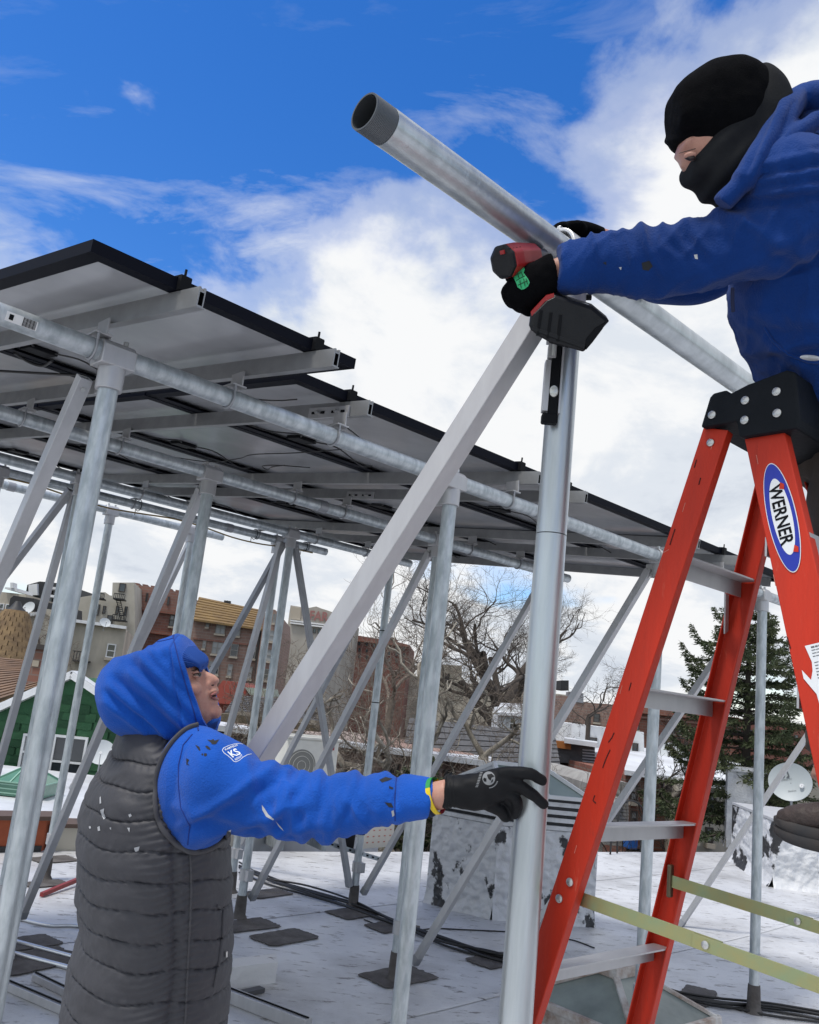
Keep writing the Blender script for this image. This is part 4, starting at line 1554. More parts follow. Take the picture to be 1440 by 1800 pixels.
hs_ = [  # top x,y, bottom x,y, half breadth
    (178, 1198, 179, 1222, .02), (182, 1178, 184, 1244, .062), (194, 1163, 196, 1268, .092), (212, 1151, 214, 1288, .108), (238, 1142, 244, 1298, .108), (268, 1129, 283, 1303, .110), (296, 1119, 318, 1303, .108), (309, 1117, 346, 1299, .104), (321, 1122, 366, 1294, .099), (333, 1136, 382, 1284, .093)]
rings, inner = [], []
H1 = lerp_rows(hs_, 110)
HD = 2.06
for i, (x0, y0, x1, y1, hb) in enumerate(H1):
    c, a, b = slab(x0, y0, x1, y1, HD, hb)
    s_ = i / 110
    ring_, rin = [], []
    for k in range(96):
        t = 2 * math.pi * k / 96
        cs, sn = math.cos(t), math.sin(t)
        ek = 1.0 - 0.24 * min(1, max(0, (s_ - 0.35) / 0.4))
        p = c + a * math.copysign(abs(cs) ** ek, cs) + b * math.copysign(abs(sn) ** ek, sn)
        nn = nrm(a * cs / (np.linalg.norm(a) ** 2) + b * sn / (hb ** 2))
        px, py, _d = topx(p)
        h = 0.0
        if sn < 0.35:
            for (ax_, ay_, bx_, by_, wd, am) in ((235, 1190, 330, 1275, 9, .008), (255, 1165, 345, 1262, 8, .006), (205, 1215, 290, 1288, 8, .008), (268, 1150, 300, 1190, 7, .004), (196, 1240, 250, 1282, 7, .006), (220, 1160, 285, 1142, 9, .004)):
                L2 = (bx_ - ax_) ** 2 + (by_ - ay_) ** 2
                tt = max(0, min(1, ((px - ax_) * (bx_ - ax_) + (py - ay_) * (by_ - ay_)) / L2))
                dd = ((py - ay_) * (bx_ - ax_) - (px - ax_) * (by_ - ay_)) / math.sqrt(L2)
                ex = max(0, math.hypot(px - (ax_ + (bx_ - ax_) * tt), py - (ay_ + (by_ - ay_) * tt)) - abs(dd))
                h += am * (math.exp(-(dd / wd) ** 2) - 0.9 * math.exp(-((dd + wd * 1.8) / (wd * 1.1)) ** 2)) * math.exp(-(ex / 16) ** 2)
        # stitched seam parallel to the rim
        h -= 0.0035 * math.exp(-((s_ - 0.80) / 0.012) ** 2)
        h = h * 1.5 + 0.0055 * mnoise.noise(Vector((p[0] * 15, p[1] * 15, p[2] * 15))) + 0.0025 * mnoise.noise(Vector((p[0] * 38, p[1] * 38, p[2] * 38)))
        q = p + nn * h
        ring_.append(q)
        rin.append(q - nn * (0.007 if i > 4 else 0.002))
    rings.append(ring_)
    inner.append(rin)
m = MB()
m.loft(rings, (True, False))
m.loft([rings[-1], inner[-1]], (False, False))
m.loft(inner[8:], (True, False))
hood = m.build('hood', BLUE, w1, fix=False)
cast1 = hits([hood, sleeve, vest])
# seams of hood and sleeve
SEAM = mat('blue seam thread', (0.006, 0.03, 0.20), 0.9)
stroke(cast1, [(306, 1116), (305, 1122), (290, 1126), (268, 1130), (245, 1138), (222, 1150), (205, 1163), (192, 1178)], 0.0016, 'hood_seam', SEAM, w1, 0.0003)
stroke(cast1, [(304, 1118), (309, 1140), (318, 1175), (330, 1215), (342, 1255), (349, 1285)], 0.0016, 'rim_seam', SEAM, w1, 0.0003)
stroke(cast1, [(338, 1291), (322, 1310), (314, 1345), (314, 1380), (318, 1420), (334, 1452)], 0.0014, 'sleeve_seam', SEAM, w1, 0.0004)
stroke(cast1, [(334, 1452), (330, 1485)], 0.0014, 'side_seam_blue', SEAM, w1, 0.0004)
stroke(cast1, [(697, 1367), (694, 1405), (695, 1443)], 0.0013, 'cuff_seam', SEAM, w1, 0.0004)
# binding of the armhole, drawn along the edge where sleeve meets vest
arm = [(348, 1277), (330, 1283), (310, 1300), (292, 1325), (280, 1355), (274, 1390), (275, 1425), (284, 1455), (302, 1478), (325, 1491), (348, 1495), (372, 1488), (392, 1474), (404, 1462)]
cv = hits([vest])
P = []
for x, y in lerp_rows(arm, 60):
    h = cast1(x, y, 0.004)
    if h:
        P.append(h[0])
P2 = [P[0]] + [(P[i - 1] + 2 * P[i] + P[i + 1]) / 4 for i in range(1, len(P) - 1)] + [P[-1]]
MB().path(P2, [(0.0058, 0.0034)] * len(P2), 12, hint=-FWD).build('armhole_binding', VESTB, vest)
# side seam stitching and slanted pocket
stroke(cast1, [(334, 1496), (336, 1560), (333, 1640), (329, 1720), (325, 1799)], 0.0028, 'side_seam', VESTB, vest, 0.001)
pk = [(381, 1592), (392, 1600), (391, 1640), (385, 1690), (376, 1735)]
stroke(cast1, pk, 0.0032, 'pocket_welt', VESTB, vest, 0.001)
MB().tube(*[cast1(395, 1672 + s, 0.004)[0] for s in (0, 10)], 0.003, n=8).build('zip_pull', STEEL, vest)
# knitted cap edge under the hood
rings = []
for (x0, y0, x1, y1, hb) in lerp_rows([(322, 1142, 332, 1178, .050), (328, 1138, 338, 1175, .060), (338, 1143, 345, 1170, .063), (348, 1151, 350, 1166, .060), (355, 1158, 355, 1167, .054), (359, 1164, 358, 1171, .046), (359.5, 1168, 358, 1178, .040), (358, 1172, 357.5, 1177, .028)], 40):
    c, a, b = slab(x0, y0, x1, y1, hd0, hb)
    ring_ = []
    for k in range(140):
        t = 2 * math.pi * k / 140
        cs, sn = math.cos(t), math.sin(t)
        nn = nrm(a * cs / (np.linalg.norm(a) ** 2) + b * sn / (hb ** 2))
        ring_.append(c + a * cs + b * sn + nn * 0.0022 * math.sin(t * 34))
    rings.append(ring_)
m = MB()
m.loft(rings)
m.build('knit_cap', mat('blue knit', (0.010, 0.060, 0.28), 0.95), w1)

# --- printing and stains on the sleeve
PRINT = mat('white print', (0.72, 0.76, 0.82), 0.8)
STAIN = mat('black tar stain', (0.012, 0.014, 0.018), 0.85)
PAINT = mat('dried white paint', (0.42, 0.43, 0.45), 0.8)
zx = lambda a, b: (340 + a / 10.286, 1270 + b / 10.286)
box_ = [zx(520, 500), zx(545, 465), zx(640, 420), zx(740, 395), zx(820, 385), zx(890, 395)]
stroke(cast1, [zx(890, 395), zx(820, 382), zx(740, 392), zx(640, 420), zx(545, 465), zx(522, 505), zx(560, 560), zx(620, 600), zx(680, 650), zx(730, 705), zx(770, 716), zx(830, 690), zx(900, 630), zx(980, 585), zx(1050, 570)], 0.0008, 'badge_outline', PRINT, sleeve, 0.0003)
xk, yk = (0.93, -0.26), (-0.62, -0.72)
printtext(cast1, 'KS', zx(705, 640), (0.95, -0.42), (-0.95, -0.92), 15, 'badge_letters', PRINT, sleeve, 0.0008, 0.35)
printtext(cast1, 'KAMTECH', zx(575, 512), (0.92, -0.36), (-0.5, -0.8), 5.2, 'badge_top_line', PRINT, sleeve, 0.0008, 0.12)
printtext(cast1, 'SOLUT', zx(765, 695), (0.80, -0.52), (-0.6, -0.8), 5.2, 'badge_bottom_line', PRINT, sleeve, 0.0008, 0.12)
for pl in ([(250, 315), (330, 320), (360, 300), (380, 330), (470, 310), (440, 350), (410, 395), (340, 400), (310, 360)], [(35, 405), (70, 420), (115, 450), (130, 515), (105, 510), (70, 460)], [(215, 430), (250, 420), (290, 450), (315, 490), (290, 500), (240, 470)], [(195, 560), (240, 560), (250, 595), (215, 620), (190, 600)], [(145, 570), (175, 560), (180, 595), (155, 598)]):
    decal(cast1, [zx(*q) for q in pl], 'tar_stain', STAIN, sleeve, 0.0006)
for pl in ([(328, 1333), (333, 1336), (330, 1342), (334, 1346), (328, 1344)], [(667, 1371), (678, 1366), (690, 1369), (684, 1372), (672, 1376)], [(684, 1382), (692, 1385), (690, 1388), (684, 1386)], [(676, 1410), (688, 1412), (692, 1420), (684, 1419)]):
    decal(cast1, pl, 'tar_stain', STAIN, sleeve, 0.0006)
for pl in ([(460, 1415), (464, 1420), (472, 1432), (482, 1440), (480, 1442), (468, 1436), (461, 1424)], [(484, 1443), (496, 1456), (499, 1461), (490, 1453)], [(688, 1426), (692, 1424), (694, 1433), (690, 1436)]):
    decal(cast1, pl, 'paint_smear', PAINT, sleeve, 0.0006)
for pl in ([(177, 1424), (184, 1421), (183, 1428), (187, 1438), (183, 1441), (179, 1434)], [(226, 1432), (230, 1430), (232, 1434), (228, 1437)], [(172, 1454), (176, 1452), (177, 1460), (173, 1461)], [(157, 1453), (160, 1452), (161, 1456), (158, 1457)], [(193, 1455), (196, 1454), (196, 1459)], [(176, 1402), (178, 1400), (179, 1412), (176, 1413)], [(236, 1490), (246, 1488), (244, 1496), (238, 1498)], [(224, 1455), (229, 1455), (228, 1463)], [(402, 1460), (407, 1458), (405, 1466), (402, 1468)]):
    decal(cast1, pl, 'paint_spot', PAINT, vest, 0.0012)

# --- wrist band, glove
m = MB()
wp = at(766, 1399, 1.747)
dirw = nrm(at(800, 1392, 1.73) - at(748, 1404, 1.755))
a, b, d = axes_from(dirw, UPV)
for k in range(36):
    t0, t1 = 2 * math.pi * k / 36, 2 * math.pi * (k + 1) / 36
    def wb(t, o_, r_):
        return wp + dirw * o_ + (a * math.cos(t) * 0.0325 + b * math.sin(t) * 0.036) * r_
    up_ = (a * math.cos(t0) + b * math.sin(t0)) @ UPV
    mi = 0 if up_ > 0.72 else (2 if up_ < -0.86 else 1)
    m.quad(wb(t0, -.005, 1), wb(t1, -.005, 1), wb(t1, .005, 1), wb(t0, .005, 1), mi)
    m.quad(wb(t0, -.005, .95), wb(t1, -.005, .95), wb(t1, .005, .95), wb(t0, .005, .95), mi)
m.build('wristband', [mat('band green', (0.02, 0.28, 0.07), 0.5), mat('band yellow', (0.75, 0.55, 0.01), 0.5), mat('band red', (0.45, 0.03, 0.06), 0.5)], w1)

m = MB()
rings = []
for (x, y0, y1, d, th_) in lerp_rows([(779, 1361, 1419, 1.742, .030), (790, 1364, 1419, 1.738, .032), (800, 1364, 1417, 1.733, .030), (820, 1362, 1421, 1.724, .028), (845, 1357, 1424, 1.714, .027), (868, 1351, 1416, 1.708, .025), (888, 1350, 1406, 1.703, .022), (903, 1352, 1398, 1.700, .017)], 30):
    c, a, b = slab(x + 5, y0, x - 4, y1, d, th_)
    rings.append(sring(c, a, b, 36, 2.5))
m.loft(rings)
df = 1.683
finger(m, [at(880, 1362, 1.700), at(908, 1358, 1.688), at(934, 1361, df), at(953, 1372, df + .002)], 0.0132, 0.0105)
finger(m, [at(882, 1378, 1.700), at(912, 1382, 1.686), at(936, 1397, df), at(955, 1413, df + .002)], 0.0132, 0.0105)
finger(m, [at(885, 1392, 1.702), at(903, 1400, 1.690), at(910, 1416, 1.697), at(905, 1431, 1.716)], 0.0125, 0.0102)
finger(m, [at(880, 1396, 1.708), at(897, 1408, 1.704), at(900, 1420, 1.715), at(893, 1430, 1.735)], 0.0118, 0.010)
finger(m, [at(838, 1404, 1.716), at(865, 1416, 1.706), at(880, 1425, 1.706), at(889, 1436, 1.713)], 0.0150, 0.0108)


def glove_fn(co, no):
    x, y, d = topx(co)
    r_ = 0.0011 * np.sin((x - 780) * 1.1) * (x < 800)
    return co + no * (r_ + 0.0016 * nz(co, 60, 3))[:, None]


glove = fuse(m, 'glove', GLV, w1, 0.0026, 3, glove_fn)
castg = hits([glove])
GREYP = mat('grey glove print', (0.20, 0.21, 0.22), 0.7)
gx = lambda a, b: (740 + a / 5.538, 1320 + b / 5.538)
decal(castg, [gx(662 + 62 * math.cos(t), 268 + 66 * math.sin(t)) for t in np.linspace(0, 2 * math.pi, 22)[:-1]], 'globe_print', GREYP, glove, 0.0006)
for pl in ([(645, 235), (690, 225), (720, 250), (690, 262), (680, 290), (660, 275), (650, 255)], [(615, 262), (640, 270), (640, 300), (618, 300), (608, 280)], [(690, 285), (705, 275), (700, 300), (680, 312)]):
    decal(castg, [gx(*q) for q in pl], 'globe_land', GLV, glove, 0.0011)
for k in range(9):
    t = 0.35 + k * 0.14
    q = gx(662 + 88 * math.cos(t), 268 + 92 * math.sin(t))
    decal(castg, [(q[0] - 1.1, q[1] - .8), (q[0] + 1.1, q[1] - .8), (q[0] + 1.1, q[1] + .8), (q[0] - 1.1, q[1] + .8)], 'small_print', GREYP, glove, 0.0006)
for k in range(10):
    q = gx(590 - k * 5, 215 + k * 15)
    decal(castg, [(q[0] - 2.4, q[1] - .6), (q[0] + 2.2, q[1] - 1.0), (q[0] + 2.2, q[1] + .4), (q[0] - 2.4, q[1] + .6)], 'small_print', GREYP, glove, 0.0006)
# ------------------------------------------------------------------ masked worker on the ladder
hipW = at(1500, 745, 1.86)
w2 = thing('person', vec(hipW[0], hipW[1], 1.2), 'masked worker in blue hooded sweatshirt leaning from the ladder with a drill', 'person')
HD2 = 1.74
m = MB()
# skull, brow, nose, cheeks
m.ell(at(1275, 205, HD2), (RGT, UPV, FWD), (0.098, 0.105, 0.078), 30, 20)
m.ell(at(1243, 262, HD2), (RGT, UPV, FWD), (0.058, 0.062, 0.060), 26, 18)
m.ell(at(1202, 262, HD2), (nrm(RGT + UPV * .3), UPV, FWD), (0.014, 0.013, 0.05), 20, 14)
m.path([at(1208, 268, HD2), at(1206, 282, HD2), at(1207, 296, HD2)], [0.008, 0.011, 0.014], 14)
m.path([at(1255, 260, HD2), at(1300, 320, 1.76), at(1360, 330, 1.78)], [0.06, 0.058, 0.065], 20)
# trunk, pelvis, legs down to the rung
m.path([at(1420, 330, 1.79), at(1440, 480, 1.80), at(1470, 640, 1.83), hipW], [(0.13, 0.17), (0.125, 0.165), (0.115, 0.15), (0.12, 0.16)], 26, hint=FWD)
foot_n = at(1460, 1440, 1.56)
knee_n = at(1570, 1080, 1.66)
m.path([hipW - FWD * 0.08, knee_n, foot_n + UPV * 0.06], [0.075, 0.05, 0.036], 18)
foot_f = lfront(1, 1.195) + Z * 0.07 - LW * 0.08
m.path([hipW + FWD * 0.09, hipW * 0.5 + foot_f * 0.5 + LF * 0.06, foot_f], [0.085, 0.058, 0.042], 18)
# arms
m.path([at(1410, 370, 1.70), at(1200, 455, 1.74), at(985, 474, 1.80), at(950, 490, 1.82)], [0.045, 0.038, 0.027, 0.027], 16)
m.path([at(1400, 350, 1.95), at(1215, 490, 2.10), at(1065, 425, 2.05), at(1030, 412, 2.04)], [0.055, 0.042, 0.028, 0.027], 16)
fuse(m, 'body', SKIN, w2, 0.006, 4)
# lowered eye, the brow's shade put into its dark colour
e = MB().ell(at(1213, 277, HD2 - 0.046), (nrm(RGT - UPV * .2), UPV, FWD), (0.012, 0.0055, 0.008)).build('eye', mat('eye shade', (0.035, 0.022, 0.018), 0.3), w2)
MB().path(curve([at(1203, 276, HD2 - .045), at(1212, 271, HD2 - .053), at(1224, 270, HD2 - .058)], 8), [0.002, 0.004, 0.0045, 0.0045, 0.0045, 0.0045, 0.004, 0.003, 0.002], 8).build('eyelid', SKIN, e)
# closed eye crease and brow hair
m = MB()
for k in range(22):
    t = k / 21
    q = at(1197 + 26 * t, 268 - 7 * t, HD2 - 0.03 - 0.03 * t)
    m.path([q, q - RGT * 0.004 - UPV * 0.002], [0.0009, 0.0003], 4)
tag(m.build('eyebrow', MATS['eyebrow hair'], w2), kind='stuff')

# knitted cap
m = MB()
rings = []
for (x0, y0, x1, y1, hb) in lerp_rows([(1180, 196, 1181, 206, .02), (1179, 170, 1184, 240, .050), (1188, 155, 1190, 254, .064), (1205, 140, 1210, 264, .074), (1230, 124, 1238, 272, .081), (1258, 114, 1262, 276, .085), (1286, 111, 1286, 276, .086), (1308, 117, 1302, 270, .083), (1332, 133, 1314, 260, .076), (1346, 154, 1332, 240, .06)], 60):
    c, a, b = slab(x0, y0, x1, y1, HD2, hb)
    rings.append(sring(c, a, b, 72, 2.7))
m.loft(rings)


def cap_fn(co, no):
    x, y, d = topx(co)
    rim = np.exp(-((y - (246 - (x - 1190) * 0.12)) / 6) ** 2) * 0.004
    return co + no * (rim + 0.0035 * nz(co, 18, 2) + 0.0012 * nz(co, 55, 4))[:, None]


cap2 = fuse(m, 'knit_cap', KNITB, w2, 0.0045, 3, cap_fn)
# neck gaiter pulled over nose and back of the head
m = MB()
rings = []
for (x0, y0, x1, y1, hb) in lerp_rows([(1201, 302, 1206, 306, .02), (1204, 290, 1214, 317, .045), (1216, 274, 1232, 326, .066), (1234, 252, 1255, 345, .081), (1252, 224, 1290, 360, .086), (1274, 186, 1325, 366, .088), (1308, 142, 1352, 350, .088), (1326, 122, 1370, 320, .087), (1342, 132, 1378, 280, .080), (1358, 152, 1384, 250, .07), (1370, 178, 1386, 230, .05)], 70):
    c, a, b = slab(x0, y0, x1, y1, HD2 + 0.004, hb)
    rings.append(sring(c, a, b, 72, 2.7))
m.loft(rings)


def gait_fn(co, no):
    x, y, d = topx(co)
    f = (x * 0.72 + y * 0.70)
    h = 0.0028 * np.sin(f * 0.13 + 4 * nz(co, 7, 1)) * np.clip((y - 180) / 80, 0, 1)
    return co + no * (h + 0.003 * nz(co, 16, 8))[:, None]


gait = fuse(m, 'neck_gaiter', GAITM, w2, 0.0045, 3, gait_fn)

# sweatshirt: trunk, hood roll, both sleeves
def folds(co, no, lines, base=0.004, sc=11.0, seed=0.0):
    x, y, d = topx(co)
    h = base * nz(co, sc, seed) + base * 0.4 * nz(co, sc * 2.6, seed + 3)
    for (ax_, ay_, bx_, by_, wd, am) in lines:
        L2 = (bx_ - ax_) ** 2 + (by_ - ay_) ** 2
        tt = np.clip(((x - ax_) * (bx_ - ax_) + (y - ay_) * (by_ - ay_)) / L2, 0, 1)
        dd = ((y - ay_) * (bx_ - ax_) - (x - ax_) * (by_ - ay_)) / math.sqrt(L2)
        ex = np.maximum(0, np.hypot(x - (ax_ + (bx_ - ax_) * tt), y - (ay_ + (by_ - ay_) * tt)) - np.abs(dd))
        front = (no @ FWD) < 0.25
        h = h + front * am * (np.exp(-(dd / wd) ** 2) - 0.85 * np.exp(-((dd - wd * 1.8) / (wd * 1.1)) ** 2)) * np.exp(-(ex / 20) ** 2)
    return co + no * h[:, None]


m = MB()
rings = []
for (x0, y0, x1, y1, d, hb) in lerp_rows([(1395, 195, 1560, 230, 1.80, .12), (1350, 270, 1590, 300, 1.80, .18), (1325, 360, 1605, 380, 1.80, .20), (1300, 460, 1610, 470, 1.80, .195), (1292, 530, 1608, 550, 1.81, .185), (1316, 600, 1600, 620, 1.82, .18), (1346, 660, 1600, 680, 1.83, .18), (1374, 715, 1600, 740, 1.84, .18), (1392, 738, 1596, 770, 1.845, .175)], 60):
    c, a, b = slab(x0, y0, x1, y1, d, hb)
    rings.append(sring(c, a, b, 60, 2.2))
m.loft(rings)
# shoulder towards us
m.ell(at(1425, 345, 1.655), (nrm(RGT - UPV * .25), UPV, FWD), (0.12, 0.105, 0.10), 36, 22)
rings = []
for (x, y0, y1, d, th_) in lerp_rows([(979, 431, 511, 1.797, .042), (1000, 424, 513, 1.792, .045), (1030, 416, 514, 1.786, .047), (1070, 411, 515, 1.778, .050), (1121, 403, 520, 1.765, .053), (1165, 396, 522, 1.752, .056), (1205, 388, 518, 1.738, .060), (1250, 370, 512, 1.72, .066), (1295, 343, 499, 1.70, .074), (1340, 292, 488, 1.68, .085), (1385, 260, 478, 1.662, .095), (1430, 248, 460, 1.652, .10)], 120):
    tl = 14 if x > 1280 else 4
    c, a, b = slab(x + tl, y0, x - tl * .4, y1, d, th_)
    rings.append(sring(c, a, b, 64, 2.1))
m.loft(rings)
L2F = [(1125, 402, 1160, 470, 8, .004), (1095, 408, 1110, 450, 6, .003), (1203, 388, 1245, 440, 9, .004), (1165, 395, 1200, 430, 7, .003), (1260, 368, 1330, 400, 9, .006), (1300, 345, 1420, 330, 10, .009), (1320, 320, 1440, 300, 9, .007), (1345, 292, 1440, 272, 8, .008), (1290, 400, 1400, 440, 14, .006), (1210, 512, 1310, 470, 10, .006), (1040, 415, 1050, 440, 5, .004), (1370, 430, 1440, 400, 12, .005)]


def shirt_fn(co, no):
    co = folds(co, no, L2F + [(1300, 560, 1400, 640, 12, .006), (1330, 620, 1440, 600, 10, .006), (1345, 560, 1440, 560, 14, .005)], 0.005, 9, 2)
    h = 0.0058 * (ridged(co, 6.5, nrm(RGT * 0.8 - UPV * 0.5), 2.0, 2.2) - 0.3) + 0.004 * (ridged(co, 14, nrm(RGT - UPV * .2), 1.8, 6.1) - 0.3)
    return co + no * h[:, None]


shirt2 = fuse(m, 'sweatshirt', BLUE2, w2, 0.0055, 3, shirt_fn)
m = MB()
rings = []
for (x, y0, y1, d, th_) in lerp_rows([(1048, 405, 450, 2.04, .036), (1090, 425, 490, 2.06, .045), (1150, 450, 530, 2.085, .052), (1215, 450, 536, 2.09, .056), (1270, 420, 524, 2.06, .062), (1340, 350, 480, 2.0, .075), (1410, 290, 430, 1.94, .09)], 60):
    c, a, b = slab(x + 6, y0, x - 6, y1, d, th_)
    rings.append(sring(c, a, b, 48, 2.1))
m.loft(rings)
fuse(m, 'far_sleeve', BLUE2, w2, 0.006, 3, lambda co, no: co + no * (0.004 * nz(co, 14, 3))[:, None])
# rolled hood lying on the shoulders
m = MB()
m.path(curve([at(1270, 360, 1.66), at(1310, 315, 1.645), at(1345, 262, 1.65), at(1375, 205, 1.68), at(1400, 180, 1.76), at(1440, 176, 1.84), at(1500, 200, 1.9)], 40), [(0.020, 0.03)] * 6 + [(0.026, 0.04)] * 35, 20, hint=FWD)
m.ell(at(1440, 215, 1.78), (nrm(RGT - UPV * .4), UPV, FWD), (0.085, 0.05, 0.13), 30, 18)
m.path(curve([at(1340, 315, 1.63), at(1385, 250, 1.635), at(1430, 215, 1.66)], 14), [(0.018, 0.03)] * 15, 16, hint=FWD)
fuse(m, 'hood', BLUE2, w2, 0.005, 4, lambda co, no: folds(co, no, [(1370, 190, 1330, 290, 6, .005), (1400, 200, 1380, 250, 6, .005)], 0.005, 12, 5))
# drawstring end, stain spots
cast2 = hits([shirt2])
MB().path([at(1288, 506, 1.69), at(1288, 530, 1.69), at(1289, 548, 1.69)], 0.0035, 8).build('drawstring', mat('navy cord', (0.01, 0.015, 0.05), 0.9), w2)
for pl in ([(1128, 462), (1142, 458), (1148, 468), (1140, 476), (1130, 474)], [(1060, 462), (1066, 460), (1066, 466)]):
    decal(cast2, pl, 'dirt_mark', STAIN, shirt2, 0.0006)
for pl in ([(1220, 448), (1226, 447), (1227, 456), (1222, 455)], [(1088, 470), (1093, 469), (1092, 475)]):
    decal(cast2, pl, 'paint_spot', PAINT, shirt2, 0.0006)
# pocket with rag
stroke(cast2, [(1345, 575), (1360, 600), (1385, 622), (1420, 636), (1439, 638)], 0.003, 'pocket_edge', BLUE2, w2, 0.001)
MB().ell(at(1425, 629, 1.655), (nrm(RGT - UPV * .1), UPV, FWD), (0.020, 0.005, 0.010)).build('rag', mat('white rag', (0.6, 0.62, 0.64), 0.8, 0, (0.3, 0.32, 0.33), 60, 0.7), w2)

# trousers
m = MB()
m.path([at(1480, 700, 1.85), hipW, hipW - UPV * 0.12], [(0.125, 0.17), (0.13, 0.175), (0.12, 0.17)], 26, hint=FWD)
m.path([hipW - FWD * 0.08, at(1508, 900, 1.76), knee_n, foot_n + UPV * 0.10 + RGT * 0.02], [0.105, 0.092, 0.075, 0.066], 22)
m.path([hipW + FWD * 0.09, hipW * 0.5 + foot_f * 0.5 + LF * 0.06, foot_f + Z * 0.03], [0.105, 0.08, 0.066], 22)
fuse(m, 'trousers', PANTM, w2, 0.008, 2, lambda co, no: co + no * (0.012 * nz(co * np.array([1, 1, 2.2]), 12, 6) + 0.004 * nz(co, 40, 2))[:, None])

# boots
def boot(heel, toe_dir, up, label_name):
    f = nrm(toe_dir - Z * (toe_dir @ Z))
    s = np.cross(Z, f)
    m = MB()
    prof_ = [(-0.045, 0.075, 0.034, 0.10), (-0.02, 0.078, 0.038, 0.12), (0.03, 0.075, 0.040, 0.115), (0.08, 0.062, 0.041, 0.080), (0.13, 0.048, 0.044, 0.058), (0.175, 0.042, 0.044, 0.050), (0.21, 0.036, 0.038, 0.040), (0.235, 0.030, 0.022, 0.026)]
    rg = []
    for x, zc_, wd, hh in lerp_rows(prof_, 36):
        c = heel + f * x + Z * (0.028 + hh / 2)
        rg.append(sring(c, s * wd, Z * hh / 2, 36, 2.5))
    m.loft(rg)
    m.path([heel + Z * 0.07, heel + Z * 0.16 + f * 0.005], [(0.046, 0.05), (0.05, 0.055)], 24)
    b = fuse(m, 'boot', BOOTM, w2, 0.0042, 3, lambda co, no: co + no * (0.003 * nz(co, 22, 7) + 0.0012 * nz(co, 70, 1))[:, None])
    outline = [(-0.055, 0.0), (-0.045, 0.032), (-0.01, 0.038), (0.07, 0.036), (0.13, 0.046), (0.19, 0.045), (0.225, 0.032), (0.245, 0.0)]
    pts = [(x, y) for x, y in outline] + [(x, -y) for x, y in outline[-2:0:-1]]
    pts = [tuple(q) for q in lerp_rows(pts + [pts[0]], 48)][:-1]
    m = MB()
    lv = [(0.0, 0.95), (0.006, 1.0), (0.016, 1.0), (0.019, 0.97), (0.022, 1.0), (0.032, 1.0), (0.036, 0.94)]
    m.loft([[heel + f * (0.095 + (x - 0.095) * k) + s * y * k + Z * (zz + 0.010 * max(0, (x - 0.15) / 0.09) ** 2) for x, y in pts] for zz, k in lv], (True, True))
    m.build('sole', SOLEM, b)
    m = MB()
    for k in range(4):
        c = heel + f * (0.055 + 0.022 * k) + Z * (0.125 - 0.018 * k)
        m.path([c + s * 0.03, c + Z * 0.012, c - s * 0.03], 0.0028, 8)
    m.build('lace', mat('boot lace', (0.05, 0.035, 0.03), 0.9), b)


toe = atz(1366, 1445, 1.475)
tpt = at(1366, 1440, 1.545)
td = nrm(-LF * 0.95 - LW * 0.1)
heelp = tpt - td * 0.24
heelp = vec(heelp[0], heelp[1], tpt[2] - 0.038)
boot(heelp, td, Z, 'near')
boot(foot_f - Z * 0.07 , td, Z, 'far')

# gloves
m = MB()
rings = []
for (x0, y0, x1, y1, d, hb) in lerp_rows([(968, 446, 980, 512, 1.800, .033), (955, 451, 972, 518, 1.803, .037), (940, 459, 962, 530, 1.806, .038), (922, 468, 946, 543, 1.808, .038), (906, 483, 928, 548, 1.806, .035), (893, 502, 908, 540, 1.800, .028), (888, 515, 896, 530, 1.795, .016)], 36):
    c, a, b = slab(x0, y0, x1, y1, d, hb)
    rings.append(sring(c, a, b, 36, 2.3))
m.loft(rings)
finger(m, [at(900, 500, 1.79), at(890, 515, 1.795), at(900, 533, 1.815), at(918, 536, 1.84)], 0.0125, 0.010)
finger(m, [at(908, 512, 1.787), at(902, 528, 1.79), at(914, 542, 1.81), at(930, 543, 1.835)], 0.0125, 0.010)
finger(m, [at(922, 522, 1.785), at(918, 538, 1.79), at(929, 548, 1.81), at(943, 546, 1.832)], 0.0118, 0.0095)
finger(m, [at(915, 484, 1.80), at(897, 488, 1.81), at(905, 478, 1.84), at(925, 470, 1.86)], 0.0120, 0.010)
finger(m, [at(950, 468, 1.83), at(930, 470, 1.85), at(915, 480, 1.86)], 0.0145, 0.011)
g2 = fuse(m, 'drill_glove', KNITB, w2, 0.0032, 3, lambda co, no: co + no * (0.0016 * nz(co, 50, 3))[:, None])
cg = hits([g2])
GRN = mat('green glove print', (0.03, 0.42, 0.16), 0.7)
gz = lambda a, b: (850 + a / 6, 370 + b / 6)
gp = decal(cg, [gz(*q) for q in ((330, 640), (370, 612), (430, 600), (436, 625), (425, 660), (470, 720), (488, 760), (470, 800), (430, 830), (400, 835), (360, 810), (350, 780), (330, 730), (312, 690))], 'glove_badge', GRN, g2, 0.0008)
DKG = mat('dark green print', (0.006, 0.08, 0.03), 0.8)
for k, (a0, b0, a1, b1) in enumerate(((335, 690, 410, 650), (350, 740, 440, 690), (365, 790, 465, 740), (360, 660, 380, 720), (400, 650, 420, 700), (385, 740, 400, 820), (425, 720, 440, 800), (450, 720, 465, 780))):
    stroke(cg, [gz(a0, b0), gz((a0 + a1) / 2, (b0 + b1) / 2), gz(a1, b1)], 0.0009, 'badge_line', DKG, g2, 0.0010)
m = MB()
rings = []
for (x0, y0, x1, y1, d, hb) in lerp_rows([(1062, 402, 1058, 440, 2.045, .028), (1045, 396, 1040, 428, 2.04, .033), (1025, 391, 1022, 425, 2.035, .036), (1005, 390, 1006, 424, 2.025, .036), (990, 392, 990, 418, 2.02, .03)], 24):
    c, a, b = slab(x0, y0, x1, y1, d, hb)
    rings.append(sring(c, a, b, 32, 2.3))
m.loft(rings)
